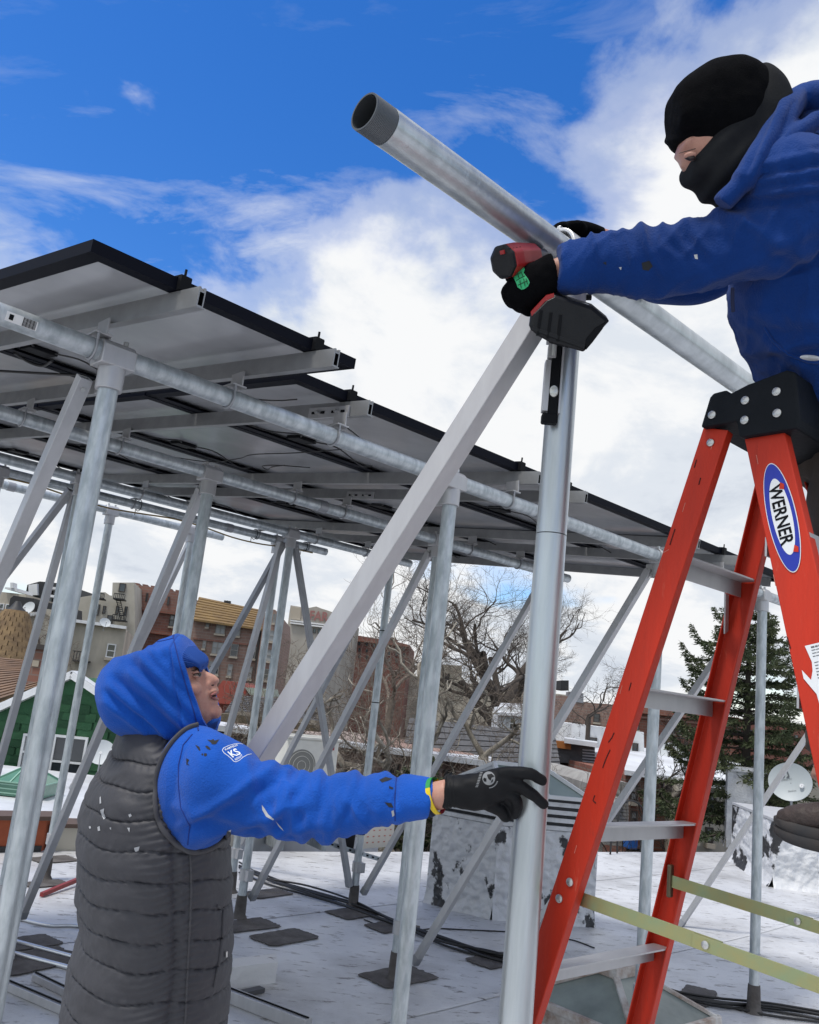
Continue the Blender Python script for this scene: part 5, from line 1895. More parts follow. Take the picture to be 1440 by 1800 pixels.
for dd_, yo in ((2.0, 0), (2.02, 1), (2.045, 2), (2.06, 4)):
    finger(m, [at(1008, 402 + yo, dd_), at(990, 397 + yo, dd_ - .01), at(976, 404 + yo, dd_ - .012), at(970, 418 + yo, dd_ + .01)], 0.0115, 0.0095)
finger(m, [at(1025, 405, 2.0), at(1018, 396, 1.985), at(1005, 396, 1.975)], 0.013, 0.0105)
fuse(m, 'far_glove', KNITB, w2, 0.0034, 3)

# ------------------------------------------------------------------ cordless drill in the near glove
TRED = mat('red tool shell', (0.34, 0.014, 0.014), 0.4, 0, (0.24, 0.012, 0.012), 30, 0.5)
TBLK = mat('tool rubber', (0.005, 0.0055, 0.007), 0.5, 0, (0.010, 0.0105, 0.012), 40, 0.5, 4, 0.1, 200, spec=0.3)
dr0 = at(880, 461, 1.775)
drill = thing('cordless_drill', at(990, 600, 1.79), 'red and black cordless drill with a big battery in the black glove', 'drill')
ddir = nrm(at(965, 446, 1.90) - dr0)
ua = nrm(UPV - ddir * (UPV @ ddir))
sa = np.cross(ddir, ua)


def oct_(c, rx, ry, k=0.42):
    pts = [(1, k), (k, 1), (-k, 1), (-1, k), (-1, -k), (-k, -1), (k, -1), (1, -k)]
    return [c + sa * rx * x + ua * ry * y for x, y in pts]


m = MB()
m.loft([oct_(dr0 + ddir * o_, a_, b_) for o_, a_, b_ in ((0.0, .021, .025), (0.006, .028, .032), (0.014, .030, .034))], (True, True), 0, False)
m.build('motor_cap', TBLK, drill, bevel=0.003)
m = MB()
m.loft([oct_(dr0 + ddir * o_, a_, b_) for o_, a_, b_ in ((0.014, .0295, .0335), (0.045, .029, .034), (0.075, .026, .031), (0.12, .023, .026))], (True, True), 0, False)
m.build('motor_housing', TRED, drill, bevel=0.003)
MB().path([dr0 + ddir * 0.12, dr0 + ddir * 0.135, dr0 + ddir * 0.16], [0.018, 0.017, 0.012], 20).build('chuck', mat('chuck steel', (0.10, 0.10, 0.11), 0.4, 0.8), drill)
MB().box(dr0 + ddir * 0.05 + sa * 0.0 - ua * 0.0 - FWD * 0.03, (ddir, ua, np.cross(ddir, ua)), (0.022, 0.010, 0.006)).build('vent_slot', TBLK, drill)
h1 = at(962, 545, 1.805)
MB().path([dr0 + ddir * 0.06 - ua * 0.02, at(925, 505, 1.81), h1], [(0.017, 0.021), (0.016, 0.020), (0.02, 0.024)], 16).build('grip', TBLK, drill)
# battery: slab with stepped outline
bt = [(933, 551), (960, 524), (974, 517), (1005, 528), (1043, 540), (1072, 564), (1060, 577), (1040, 604), (1026, 619), (998, 611), (968, 603), (945, 590), (933, 580), (930, 572)]
m = MB()
bd = 1.765
front = [at(x, y, bd) for x, y in bt]
ctr = sum(front) / len(front)
th_ = 0.085
bk = nrm(FWD + UPV * 0.35 + RGT * 0.15)
m.loft([[ctr + (p - ctr) * 0.90 - bk * 0.006 for p in front], front, [p + bk * th_ * 0.8 for p in front], [ctr + (p - ctr) * 0.88 + bk * th_ for p in front]], (True, True), 0, False)
bat = m.build('battery', TBLK, drill, bevel=0.003)
m = MB()
for (pa, pb) in (((936, 577), (1028, 610)),):
    m.bar(at(*pa, bd - 0.006), at(*pb, bd - 0.006), 0.004, 0.008, UPV)
m.build('battery_rib', TBLK, bat, bevel=0.001)
for k in range(3):
    pa, pb = (952 + k * 17, 545 + k * 4), (945 + k * 18, 590 + k * 5)
    MB().bar(at(*pa, bd - 0.005), at(*pb, bd - 0.005), 0.006, 0.006, UPV).build('battery_groove', BLK, bat, bevel=0.001)
MB().prism([at(x, y, bd - 0.008) for x, y in ((1030, 596), (1048, 575), (1066, 566), (1060, 578), (1042, 602), (1030, 616))], bk * 0.03).build('release_latch', BLK, bat, bevel=0.002)
MB().prism([at(x, y, bd - 0.003) for x, y in ((965, 603), (1000, 612), (1000, 606), (966, 597))], bk * 0.03).build('bottom_foot', BLK, bat, bevel=0.002)
MB().box(dr0 - ddir * 0.001 + ua * 0.018 + sa * 0.010, (sa, ua, ddir), (0.010, 0.008, 0.006)).build('red_inset', TRED, drill, bevel=0.001)
for k in range(4):
    MB().box(dr0 + ddir * (0.03 + 0.012 * k) - FWD * 0.0305 + ua * 0.008, (ddir, ua, np.cross(ddir, ua)), (0.005, 0.016, 0.004)).build('vent_slot', TBLK, drill)
MB().prism([at(x, y, bd - 0.004) for x, y in ((933, 549), (935, 556), (958, 530), (974, 522), (974, 516), (960, 520))], bk * 0.02).build('red_band', TRED, bat)
MB().prism([at(x, y, bd + 0.02) for x, y in ((1016, 533), (1034, 537), (1052, 553), (1036, 549))], bk * 0.004 + UPV * 0.003).build('rating_label', LBL_W, bat)
# ================================================================== ground, neighbouring buildings
gm = mat('yard ground', (0.10, 0.085, 0.07), 0.95, 0, (0.06, 0.065, 0.04), 0.3, 0.8, 8)
tag(MB().quad((-1500, -200, GROUND_Z), (1500, -200, GROUND_Z), (1500, 2500, GROUND_Z), (-1500, 2500, GROUND_Z)).build('ground', gm, None, (0, 0, GROUND_Z)), kind='structure')


def brickmat(name, c1, c2, mortar, sc=1.0, dirty=0.35):
    if name in MATS:
        return MATS[name]
    m = mat(name, c1, 0.9)
    t = m.node_tree
    b = bsdf(m)
    tcn = nd(t, 'ShaderNodeTexCoord')
    sp = nd(t, 'ShaderNodeSeparateXYZ')
    t.links.new(tcn.outputs['Object'], sp.inputs[0])
    cb = nd(t, 'ShaderNodeCombineXYZ')
    t.links.new(mth(t, 'ADD', sp.outputs[0], sp.outputs[1]), cb.inputs[0])
    t.links.new(sp.outputs[2], cb.inputs[1])
    bt_ = nd(t, 'ShaderNodeTexBrick', inp={1: (*c1, 1), 2: (*c2, 1), 3: (*mortar, 1), 4: sc, 5: 0.015, 8: 0.42, 9: 0.15})
    t.links.new(cb.outputs[0], bt_.inputs[0])
    n = nd(t, 'ShaderNodeTexNoise', inp={2: 0.6, 3: 8, 4: 0.65})
    t.links.new(tcn.outputs['Object'], n.inputs[0])
    c = mixc(t, ramp(t, n.outputs[0], [(0.40, 0.0), (0.70, dirty)]), bt_.outputs[0], (0.09, 0.075, 0.065))
    t.links.new(c, b.inputs['Base Color'])
    return m


BR_BROWN = brickmat('brown brick', (0.31, 0.20, 0.16), (0.25, 0.155, 0.125), (0.30, 0.24, 0.21))
BR_RED = brickmat('red brick', (0.27, 0.105, 0.072), (0.22, 0.085, 0.06), (0.23, 0.16, 0.13))
BR_DARK = brickmat('castle brick', (0.28, 0.135, 0.10), (0.22, 0.10, 0.078), (0.25, 0.18, 0.155))
BR_FAR = brickmat('distant red brick', (0.20, 0.07, 0.055), (0.17, 0.06, 0.045), (0.17, 0.10, 0.085))
STUC = mat('beige stucco', (0.56, 0.51, 0.42), 0.9, 0, (0.22, 0.20, 0.165), 0.9, 0.8, 9, 0.2, 5, (1, 1, 0.35))
CREAM = mat('cream painted brick', (0.52, 0.49, 0.42), 0.9, 0, (0.36, 0.33, 0.27), 0.7, 0.7, 9)
WHITEW = mat('white painted wall', (0.74, 0.75, 0.76), 0.7, 0, (0.55, 0.56, 0.57), 1.2, 0.6)
SNOWR = mat('silver neighbour roof', (0.70, 0.72, 0.75), 0.5, 0.1, (0.42, 0.42, 0.43), 1.1, 0.7, 9, 0.3, 4)
TRIMW = mat('white trim', (0.78, 0.79, 0.80), 0.5, 0, (0.62, 0.62, 0.62), 8, 0.5)
TRIMG = mat('grey sash', (0.26, 0.25, 0.23), 0.6)
TRIMD = mat('dark trim', (0.05, 0.04, 0.036), 0.6)
STONE = mat('limestone trim', (0.42, 0.37, 0.30), 0.9)
GLZ = mat('window glass', (0.035, 0.042, 0.048), 0.08, spec=0.8)
CURT = mat('curtained pane', (0.30, 0.31, 0.31), 0.35)
BLACKW = mat('black cladding', (0.02, 0.021, 0.024), 0.6)
IRON = mat('wrought iron', (0.02, 0.02, 0.022), 0.6)


class Fac:
    def __init__(s, t, x0, y0, Y, yaw=0.0):
        s.t = t
        s.o = atY(x0, y0, Y)
        a = R(yaw)
        s.h = vec(math.cos(a), math.sin(a), 0)
        s.n = vec(math.sin(a), -math.cos(a), 0)

    def pt(s, x, y, out=0.0):
        q = ray(x, y)
        o = s.o + s.n * out
        return CAM + q * (((o - CAM) @ s.n) / (q @ s.n))

    def sc(s, x, y):
        return np.linalg.norm(s.pt(x, y) - CAM) / np.linalg.norm(ray(x, y)) / F

    def wall(s, name, px, depth, m, out=0.0, parent=None, base=None):
        P = [s.pt(x, y, out) for x, y in px]
        if base is not None:
            P = P + [vec(P[-1][0], P[-1][1], base), vec(P[0][0], P[0][1], base)]
        return MB().prism(P, -s.n * depth).build(name, m, parent or s.t)

    def win(s, x, y, w, h, lights=2, fm=None, pane=None, sill=True, out=0.03, name='window', col=1):
        c = s.pt(x, y, out)
        k = s.sc(x, y)
        W, Hh = w * k, h * k
        f = max(0.035, W * 0.07)
        fm = fm or TRIMD
        m = MB()
        ax = (s.h, Z, s.n)
        for q in (-1, 1):
            m.box(c + s.h * q * (W / 2 - f / 2), ax, (f, Hh, 0.07))
            m.box(c + Z * q * (Hh / 2 - f / 2), ax, (W - 2 * f, f, 0.068))
        for i in range(1, lights):
            m.box(c + Z * (Hh * (i / lights - 0.5)) + s.n * 0.004, ax, (W - 2 * f, f * 0.8, 0.06))
        for i in range(1, col):
            m.box(c + s.h * (W * (i / col - 0.5)) + s.n * 0.006, ax, (f * 1.1, Hh - 2 * f, 0.066))
        wo_ = m.build(name, fm, s.t)
        pm = pane or (CURT if rnd.random() < 0.42 else GLZ)
        MB().box(c - s.n * 0.012, ax, (W - f, Hh - f, 0.03)).build('pane', pm, wo_)
        if pane is None and pm is GLZ and rnd.random() < 0.6:
            hh = Hh * rnd.uniform(0.25, 0.5)
            MB().box(c - s.n * 0.002 + Z * (Hh / 2 - f - hh / 2), ax, (W - 2.2 * f, hh, 0.02)).build('blind', CURT, wo_)
        if sill:
            MB().box(c - Z * (Hh / 2 + 0.05) + s.n * 0.05, ax, (W * 1.15, 0.09, 0.16)).build('sill', STONE, wo_)
        return wo_


def bld(name, label, x, y, Y, yaw=0.0, cat='building', group=None):
    p = atY(x, y, Y)
    t = thing(name, vec(p[0], p[1], GROUND_Z), label, cat, group)
    return Fac(t, x, y, Y, yaw)


# --- green gabled house ---------------------------------------------------
f = bld('gable_house', 'green shingled gable house with white trim at the left edge', 100, 1300, 13.5, 6)
GREEN = mat('green asphalt shingle', (0.040, 0.130, 0.058), 0.9, 0, (0.030, 0.095, 0.044), 6, 0.8, 8, 0.3, 60)
f.wall('wall', [(-80, 1262), (-40, 1258), (127, 1190), (200, 1240), (240, 1268)], 7, GREEN, base=GROUND_Z)
# shingles, one by one
sh_mesh = []
GREENS = [GREEN, mat('green shingle light', (0.040, 0.125, 0.055), 0.9, 0, (0.028, 0.09, 0.04), 6, 0.8, 8, 0.3, 60), mat('green shingle dark', (0.024, 0.082, 0.036), 0.9, 0, (0.018, 0.06, 0.028), 6, 0.8, 8, 0.3, 60)]
k_ = f.sc(100, 1300)
sw, shh = 19 * k_, 13.5 * k_
p00 = f.pt(-60, 1420)
p_pk = f.pt(127, 1190)
hpk = (p_pk - p00) @ f.h
n_sh = 0
for r_ in range(26):
    z_ = p00[2] + r_ * shh
    for c_ in range(-1, 22):
        hx = c_ * sw + (r_ % 3) * sw * 0.37 + 0.1 * sw * ((r_ * 7 + c_ * 3) % 5 - 2) / 2
        c = p00 + f.h * (hx + sw / 2)
        c = vec(c[0], c[1], z_ + shh / 2)
        # under the gable?
        lim = p_pk[2] - abs(hx + sw / 2 - hpk) * 0.52 - 0.22
        if z_ + shh > lim:
            continue
        qx = topx(np.array([c]))
        if qx[0][0] < -25 or qx[0][0] > 225 or qx[1][0] > 1415:
            continue
        if len(sh_mesh) < 3:
            m = MB()
            m.box((0, 0, 0), ((1, 0, 0), (0, 0, 1), (0, -1, 0)), (sw * 0.955, shh * 1.12, 0.022))
            o = m.build('shingle', GREENS[len(sh_mesh)], f.t, org=(0, 0, 0))
            sh_mesh.append(o.data)
        else:
            if n_sh > 295:
                continue
            o = bpy.data.objects.new('shingle', rnd.choice(sh_mesh))
            COL.objects.link(o)
            o.parent = f.t
        n_sh += 1
        o.location = Vector(c + f.n * 0.022) - Vector(ORG[f.t.name])
        o.rotation_euler = (R(-rnd.uniform(4, 8)), R(rnd.uniform(-1.5, 1.5)), R(6))
# fascia boards
for a, b, nm in (((-20, 1254), (127, 1187), 'fascia'), ((127, 1187), (210, 1244), 'fascia')):
    q0, q1 = f.pt(*a, 0.12), f.pt(*b, 0.12)
    m = MB().bar(q0, q1, 0.085, 0.20, f.n)
    m.build(nm, TRIMW, f.t)
    m = MB().bar(q0 + Z * 0.06 - f.n * 0.1, q1 + Z * 0.06 - f.n * 0.1, 0.02, 0.34, f.n)
    m.build('roof_edge', SNOWR, f.t)
f.win(118, 1340, 58, 90, 2, TRIMW, GLZ, False, 0.06)
f.win(49, 1338, 30, 92, 3, TRIMW, None, False, 0.06)
f.wall('lean_roof', [(-60, 1392), (150, 1388), (152, 1400), (-60, 1404)], -0.4, TRIMD, 0.05)

# --- brown shingle roofs behind ------------------------------------------
def shingle_roof(name, label, P, m, course=0.3, cat='house', base=GROUND_Z):
    """sloping roof with stepped courses; P: eave left, eave right, ridge right, ridge left (3D)"""
    A, B, C_, D_ = [np.asarray(q, float) for q in P]
    t = thing(name, vec((A + B)[0] / 2, (A + B)[1] / 2, base), label, cat)
    n = max(3, int(np.linalg.norm(D_ - A) / course))
    nv_ = nrm(np.cross(B - A, D_ - A))
    if nv_[2] < 0:
        nv_ = -nv_
    for i in range(n):
        a0, b0 = A + (D_ - A) * i / n, B + (C_ - B) * i / n
        a1, b1 = A + (D_ - A) * (i + 1) / n, B + (C_ - B) * (i + 1) / n
        MB().prism([a0 + nv_ * 0.03, b0 + nv_ * 0.03, b1 + nv_ * 0.006, a1 + nv_ * 0.006], -nv_ * 0.05).build('shingle_course', m, t)
    low = [vec(q[0], q[1], base) for q in (A, B)]
    wl = MB()
    wl.prism([A - Z * 0.05, B - Z * 0.05, low[1], low[0]], vec(0, 0.3, 0))
    wl.build('wall', STUC, t)
    return t


def woodmat(name, c, c2, sc):
    m = mat(name, c, 0.9, 0, c2, sc, 0.9, 9, 0.4, 8, (1, 1, 2.5))
    return m


SHB = woodmat('brown roof shingle', (0.24, 0.15, 0.095), (0.13, 0.085, 0.06), 3)
SHT = woodmat('tawny roof shingle', (0.24, 0.155, 0.060), (0.15, 0.095, 0.045), 1.6)
SHG = woodmat('grey slate shingle', (0.115, 0.115, 0.12), (0.065, 0.065, 0.07), 3)
t_ = shingle_roof('shingled_house', 'house with worn brown shingle roof behind the green gable', [atY(-60, 1250, 17), atY(92, 1200, 17), atY(88, 1165, 22), atY(-60, 1150, 22)], SHB, 0.32)
FF = Fac(t_, 60, 1180, 18, 0)
c = FF.pt(62, 1196)
MB().box(c + Z * 0.25, (FF.h, FF.n, Z), (0.28, 0.28, 0.75), 0, (0.9, 0.9)).build('chimney', BR_DARK, t_)
MB().box(c + Z * 0.66, (FF.h, FF.n, Z), (0.40, 0.40, 0.10)).build('chimney_cap', TRIMD, t_)
MB().box(c + Z * 0.33 + FF.n * 0.145, (FF.h, FF.n, Z), (0.13, 0.02, 0.12)).build('vent_grille', STONE, t_)
# conical turret roof, shingled in courses
tp = thing('turret', vec(*atY(12, 1140, 24)[:2], GROUND_Z), 'scaly tan turret with dark finial at far left', 'turret')
base_ = atY(10, 1165, 24)
m = None
TAN = mat('tan scale shingle', (0.26, 0.175, 0.09), 0.9, 0, (0.13, 0.085, 0.05), 5, 0.9, 8, 0.3, 20)
kk = 24 / F
nrow = 11
for i in range(nrow):
    r0_ = (54 - 3.1 * i) * kk
    zz = base_[2] + i * 8.2 * kk
    nsh = 18
    for j in range(nsh):
        a0 = 2 * math.pi * (j + 0.5 * (i % 2)) / nsh
        d0 = vec(math.cos(a0), math.sin(a0), 0)
        if d0[1] > 0.35:
            continue
        tn_ = vec(-d0[1], d0[0], 0)
        cc = vec(base_[0], base_[1], zz) + d0 * r0_
        MB().box(cc, (tn_, nrm(Z - d0 * 0.36), d0), (2 * math.pi * r0_ / nsh * 0.94, 9.5 * kk, 0.05)).build('shingle', TAN, tp)
m = MB()
m.path([vec(base_[0], base_[1], GROUND_Z), vec(base_[0], base_[1], base_[2]), vec(base_[0], base_[1], base_[2] + nrow * 8.2 * kk)], [52 * kk, 52 * kk, 19 * kk], 20)
m.build('core', TAN, tp)
top_ = vec(base_[0], base_[1], base_[2] + nrow * 8.2 * kk)
MB().path([top_ - Z * 0.05, top_ + Z * 6 * kk, top_ + Z * 16 * kk], [20 * kk, 10 * kk, 4 * kk], 14).build('finial', BLACKW, tp)

# --- beige stucco block ---------------------------------------------------
f = bld('stucco_building', 'flat-roofed beige stucco building with one white window, left', 130, 1150, 30, 14)
f.wall('wall', [(36, 1085), (45, 1074), (74, 1078), (75, 1070), (97, 1073), (98, 1088), (150, 1095), (222, 1106)], 9, STUC, base=GROUND_Z)
for a, b in (((36, 1084), (74, 1078)), ((98, 1087), (222, 1104))):
    MB().bar(f.pt(*a, 0.05), f.pt(*b, 0.05), 0.10, 0.5, f.n).build('coping', TRIMW, f.t)
f.win(195, 1144, 15, 24, 2, TRIMW, GLZ, True)
f.win(52, 1126, 13, 34, 2, TRIMW, None, True)
m = f.wall('chimney_stack', [(74, 1076), (75, 1069), (98, 1073), (98, 1090)], 0.8, STUC, 0.04)
for k in range(6):
    p0 = f.pt(131 + k * 5, 1145, 0.5)
    MB().bar(p0, p0 - Z * 0.32, 0.02, 0.02).build('balcony_bar', IRON, f.t)
MB().bar(f.pt(129, 1144, 0.5), f.pt(158, 1148, 0.5), 0.03, 0.03).build('balcony_rail', IRON, f.t)
MB().bar(f.pt(129, 1161, 0.3), f.pt(158, 1164, 0.3), 0.06, 0.6, f.n).build('balcony_floor', IRON, f.t)


def dish(p, face, r, label, m=None, feed=None):
    t = thing('satellite_dish', p - Z * r * 1.5, label, 'satellite dish')
    face = nrm(face)
    a, b, _ = axes_from(face)
    rg = []
    for i in range(9):
        q = i / 8
        rg.append(MB().ring(p - face * (1 - q * q) * r * 0.22, (a, b), max(0.01, q) * r * 1.06, max(0.01, q) * r * 0.96, 36))
    mb = MB()
    mb.loft(rg, (True, False))
    mb.loft([[x - face * 0.012 for x in g] for g in rg], (True, False))
    mb.loft([rg[-1], [x - face * 0.012 for x in rg[-1]]], (False, False))
    ob = mb.build('reflector', m or mat('dish grey', (0.55, 0.58, 0.60), 0.5), t)
    arm0 = p - b * r * 0.9 * (1 if b[2] > 0 else -1)
    fp = p + face * r * 0.9 - Z * r * 0.25
    if feed is not None:
        fp = p + face * r * 0.5 + feed
        arm0 = p + nrm(feed) * r * 0.95
    MB().path([arm0, fp], r * 0.035, 8).build('feed_arm', ALUD, t)
    MB().path([fp, fp - face * r * 0.22], [r * 0.10, r * 0.13], 12).build('feed_horn', TRIMW, t)
    MB().path([p - face * r * 0.25, p - face * r * 0.4 - Z * r * 0.4, p - face * r * 0.4 - Z * r * 1.5], r * 0.06, 10).build('mast', ALUD, t)
    return t, ob, (a, b, face)


dish(atY(185, 1094, 29.0), vec(0.5, -0.7, 0.4), 0.17, 'small far satellite dish on the beige parapet')
dish(atY(50, 1068, 29), vec(-0.3, -0.8, 0.3), 0.22, 'far satellite dish against the black cladding')

# --- dark rooftop block with balconies -----------------------------------
f = bld('dark_apartment_block', 'dark far apartment block with stacked balconies at left', 80, 1040, 62, 0)
f.wall('wall', [(48, 1028), (70, 1022), (112, 1026), (112, 1085), (48, 1080)], 9, BLACKW, base=GROUND_Z)
f.wall('white_side', [(50, 1028), (65, 1026), (66, 1046), (50, 1046)], 4, WHITEW, 0.3)
for i in range(3):
    y = 1034 + i * 14
    MB().bar(f.pt(84, y, 0.5), f.pt(112, y + 3, 0.5), 0.16, 1.2, f.n).build('balcony_slab', WHITEW, f.t)
    for j in range(3):
        f.win(88 + j * 9, y + 7, 7, 8, 1, TRIMD, CURT if j % 2 else GLZ, False)
f.wall('tank', [(104, 1020), (114, 1022), (114, 1030), (104, 1028)], 2, BLACKW, 0.1)
f2 = bld('black_clad_annex', 'black clad annex on the stucco roof', 70, 1060, 36, 0)
f2.wall('wall', [(18, 1052), (24, 1047), (60, 1052), (60, 1085), (18, 1080)], 4, BLACKW, base=GROUND_Z)
f2.wall('parapet', [(76, 1058), (100, 1062), (100, 1080), (76, 1078)], 3, BLACKW, 0.0)
f3 = bld('low_grey_building', 'low grey building with white chimney at the far left edge', 10, 1060, 45, 0)
f3.wall('wall', [(-40, 1036), (46, 1045), (46, 1090), (-40, 1085)], 7, STUC, base=GROUND_Z)
f3.win(3, 1066, 8, 10, 1, TRIMW, GLZ, False)
f3.win(14, 1067, 8, 10, 1, TRIMW, GLZ, False)
f3.wall('white_chimney', [(8, 1035), (9, 1032), (29, 1034), (30, 1040)], 2, WHITEW, 0.2)
f3.wall('flue', [(18, 1034), (18, 1024), (23, 1024), (23, 1034)], 0.5, WHITEW, 0.3)

# --- cream building with fire escapes ------------------------------------
f = bld('cream_tenement', 'cream painted tenement with black fire escapes', 200, 1060, 44, 10)
f.wall('wall', [(140, 1050), (165, 1046), (172, 1041), (185, 1041), (186, 1046), (197, 1047), (198, 1024), (236, 1024), (238, 1130)], 10, CREAM, base=GROUND_Z)
f.win(215, 1033, 11, 15, 1, TRIMD, GLZ, False)
for x, y, w_, h_ in ((170, 1072, 9, 20), (183, 1072, 5, 14), (206, 1072, 5, 14), (221, 1074, 5, 16), (193, 1090, 10, 17), (160, 1090, 8, 18)):
    f.win(x, y, w_, h_, 2, TRIMD, GLZ, False)
for y, x0, x1 in ((1053, 201, 220), (1090, 198, 222), (1052, 171, 184)):
    MB().bar(f.pt(x0, y, 0.7), f.pt(x1, y + 2, 0.7), 0.06, 1.0, f.n).build('fire_escape_floor', IRON, f.t)
    MB().bar(f.pt(x0, y - 10, 1.1), f.pt(x1, y - 8, 1.1), 0.04, 0.04).build('fire_escape_rail', IRON, f.t)
    for j in range(7):
        q = f.pt(x0 + (x1 - x0) * j / 6, y - 9.5 + 2 * j / 6, 1.1)
        MB().bar(q, q - Z * 0.28, 0.025, 0.025).build('fire_escape_baluster', IRON, f.t)
for j in range(9):
    q = f.pt(208 + j * 0.9, 1056 + j * 3.8, 0.9)
    MB().box(q, (f.h, f.n, Z), (0.22, 0.15, 0.03)).build('fire_escape_step', IRON, f.t)
for s in (-3.4, 3.4):
    MB().bar(f.pt(208 + s, 1054, 0.9), f.pt(216 + s, 1090, 0.9), 0.035, 0.035).build('stringer', IRON, f.t)

# --- castellated brick ----------------------------------------------------
f = bld('crenellated_building', 'dark red brick building with crenellated parapet', 280, 1080, 48, 8)
cren = [(236, 1026)]
for i in range(7):
    x = 236 + i * 14.5
    y = 1024 + i * 2.5
    cren += [(x, y), (x + 9, y + 1.5), (x + 9, y + 4.5), (x + 14.5, y + 5.5)]
cren += [(338, 1044)]
f.wall('wall', cren, 10, BR_DARK, base=GROUND_Z)
for i in range(2):
    MB().bar(f.pt(234, 1068 + i * 38, 0.1), f.pt(338, 1082 + i * 38, 0.1), 0.18, 0.3, f.n).build('string_course', BR_RED, f.t)
for y in (1032, 1040, 1048, 1076, 1084):
    MB().box(f.pt(240 + (y % 3), y, 0.06), (f.h, f.n, Z), (0.20, 0.2, 0.17)).build('quoin', STONE, f.t)
    MB().box(f.pt(241 + (y % 5), y + 4, 0.06), (f.h, f.n, Z), (0.13, 0.2, 0.10)).build('quoin', STONE, f.t)
for x in (258, 296, 322):
    f.win(x, 1050 + (x - 258) * 0.16, 3.4, 15, 1, TRIMD, GLZ, False)
for x in (302, 311, 326):
    f.win(x, 1091 + (x - 302) * 0.1, 8, 20, 2, TRIMD, None, True)
MB().box(f.pt(309, 1098, 0.2), (f.h, f.n, Z), (0.16, 0.3, 0.14)).build('air_conditioner', TRIMW, f.t)

# --- brown brick with tawny roof -----------------------------------------
f = bld('brown_brick_building', 'long brown brick building under a tawny shingle roof', 415, 1140, 45, 3)
f.wall('wall', [(340, 1086), (464, 1103), (464, 1260), (340, 1260)], 11, BR_BROWN, base=GROUND_Z)
f.wall('gable_wing', [(461, 1105), (462, 1082), (473, 1070), (484, 1072), (492, 1080), (493, 1110)], 9, BR_BROWN, 0.5, base=GROUND_Z)
rA = [f.pt(338, 1089, 0.45), f.pt(463, 1107, 0.45), f.pt(458, 1073, 0.45) - f.n * 4.5, f.pt(350, 1050, 0.45) - f.n * 4.5]
sc_ = f.pt(458, 1073) - f.pt(458, 1107)
n_c = 9
RA, RB = rA[0], rA[1]
RC = f.pt(459, 1072, 0)
RD = f.pt(350, 1049, 0)
RC = CAM + (RC - CAM) * 1.08
RD = CAM + (RD - CAM) * 1.08
for i in range(n_c):
    a0, b0 = RA + (RD - RA) * i / n_c, RB + (RC - RB) * i / n_c
    a1, b1 = RA + (RD - RA) * (i + 1) / n_c, RB + (RC - RB) * (i + 1) / n_c
    MB().prism([a0 + Z * 0.05 + f.n * 0.05, b0 + Z * 0.05 + f.n * 0.05, b1, a1], -Z * 0.1).build('roof_course', SHT, f.t)
for x0, y0, x1, y1 in ((340, 1122, 462, 1136), (340, 1089, 462, 1106)):
    MB().bar(f.pt(x0, y0, 0.03), f.pt(x1, y1, 0.03), 0.10, 0.14, f.n).build('string_course', BR_DARK, f.t)
for row_ in ([(365, 1097, 5, 9), (388, 1104, 14, 18), (417, 1108, 10, 17)], [(359, 1133, 5, 12), (382, 1139, 15, 19), (412, 1143, 11, 19), (442, 1147, 13, 18)], [(376, 1174, 15, 19), (404, 1178, 7, 18), (434, 1182, 15, 19)], [(372, 1210, 15, 19), (402, 1214, 10, 19), (430, 1218, 14, 19)]):
    for x, y, w_, h_ in row_:
        f.win(x, y, w_ * 1.2, h_ * 1.15, 2, TRIMG, None, True, 0.05, col=2 if w_ > 12 else 1)
for x, y, w_, h_ in ((482, 1087, 4, 15), (477, 1118, 9, 17), (472, 1152, 10, 18), (467, 1186, 11, 18)):
    f.win(x, y, w_ * 1.2, h_ * 1.1, 2, TRIMG, None, True, 0.58)
MB().bar(f.pt(456, 1110, 0.1), f.pt(447, 1220, 0.1), 0.12, 0.12).build('downpipe', TRIMD, f.t)
MB().box(f.pt(384, 1050, 0) - f.n * 3.5, (f.h, f.n, Z), (0.35, 0.3, 0.35)).build('roof_vent', BLACKW, f.t)
MB().bar(f.pt(384, 1050, 0) - f.n * 3.5, f.pt(385, 1043, 0) - f.n * 3.5, 0.03, 0.03).build('aerial', IRON, f.t)

# --- old painted sign building -------------------------------------------
f = bld('painted_sign_building', 'pale weathered building with faded red letters on its gable', 540, 1120, 72, -6)
OLDP = mat('weathered pale wall', (0.46, 0.43, 0.38), 0.9, 0, (0.27, 0.25, 0.22), 0.35, 0.9, 9, 0.2, 3, (1, 1, 0.5))
f.wall('wall', [(509, 1075), (511, 1064), (530, 1067), (536, 1070), (546, 1068), (556, 1066), (566, 1070), (576, 1073), (590, 1078)], 14, OLDP, base=GROUND_Z)
f.wall('grey_panel', [(512, 1066), (529, 1069), (528, 1090), (511, 1088)], 0.2, STONE, 0.1)
q = f.pt(543, 1089, 0.15)
textobj('faded_letters', 'FAR', 1.05, q, f.h, Z, mat('faded red paint', (0.32, 0.15, 0.14), 0.9), f.t, 0.02, xs=0.85, bold=0.03)
for y in (1094, 1098):
    MB().bar(f.pt(511, y - 3, 0.1), f.pt(584, y + 6, 0.1), 0.12, 0.3, f.n).build('band', TRIMW, f.t)
for x in (545, 553, 561):
    f.win(x, 1108 + (x - 545) * .1, 5, 8, 1, TRIMD, GLZ, False)

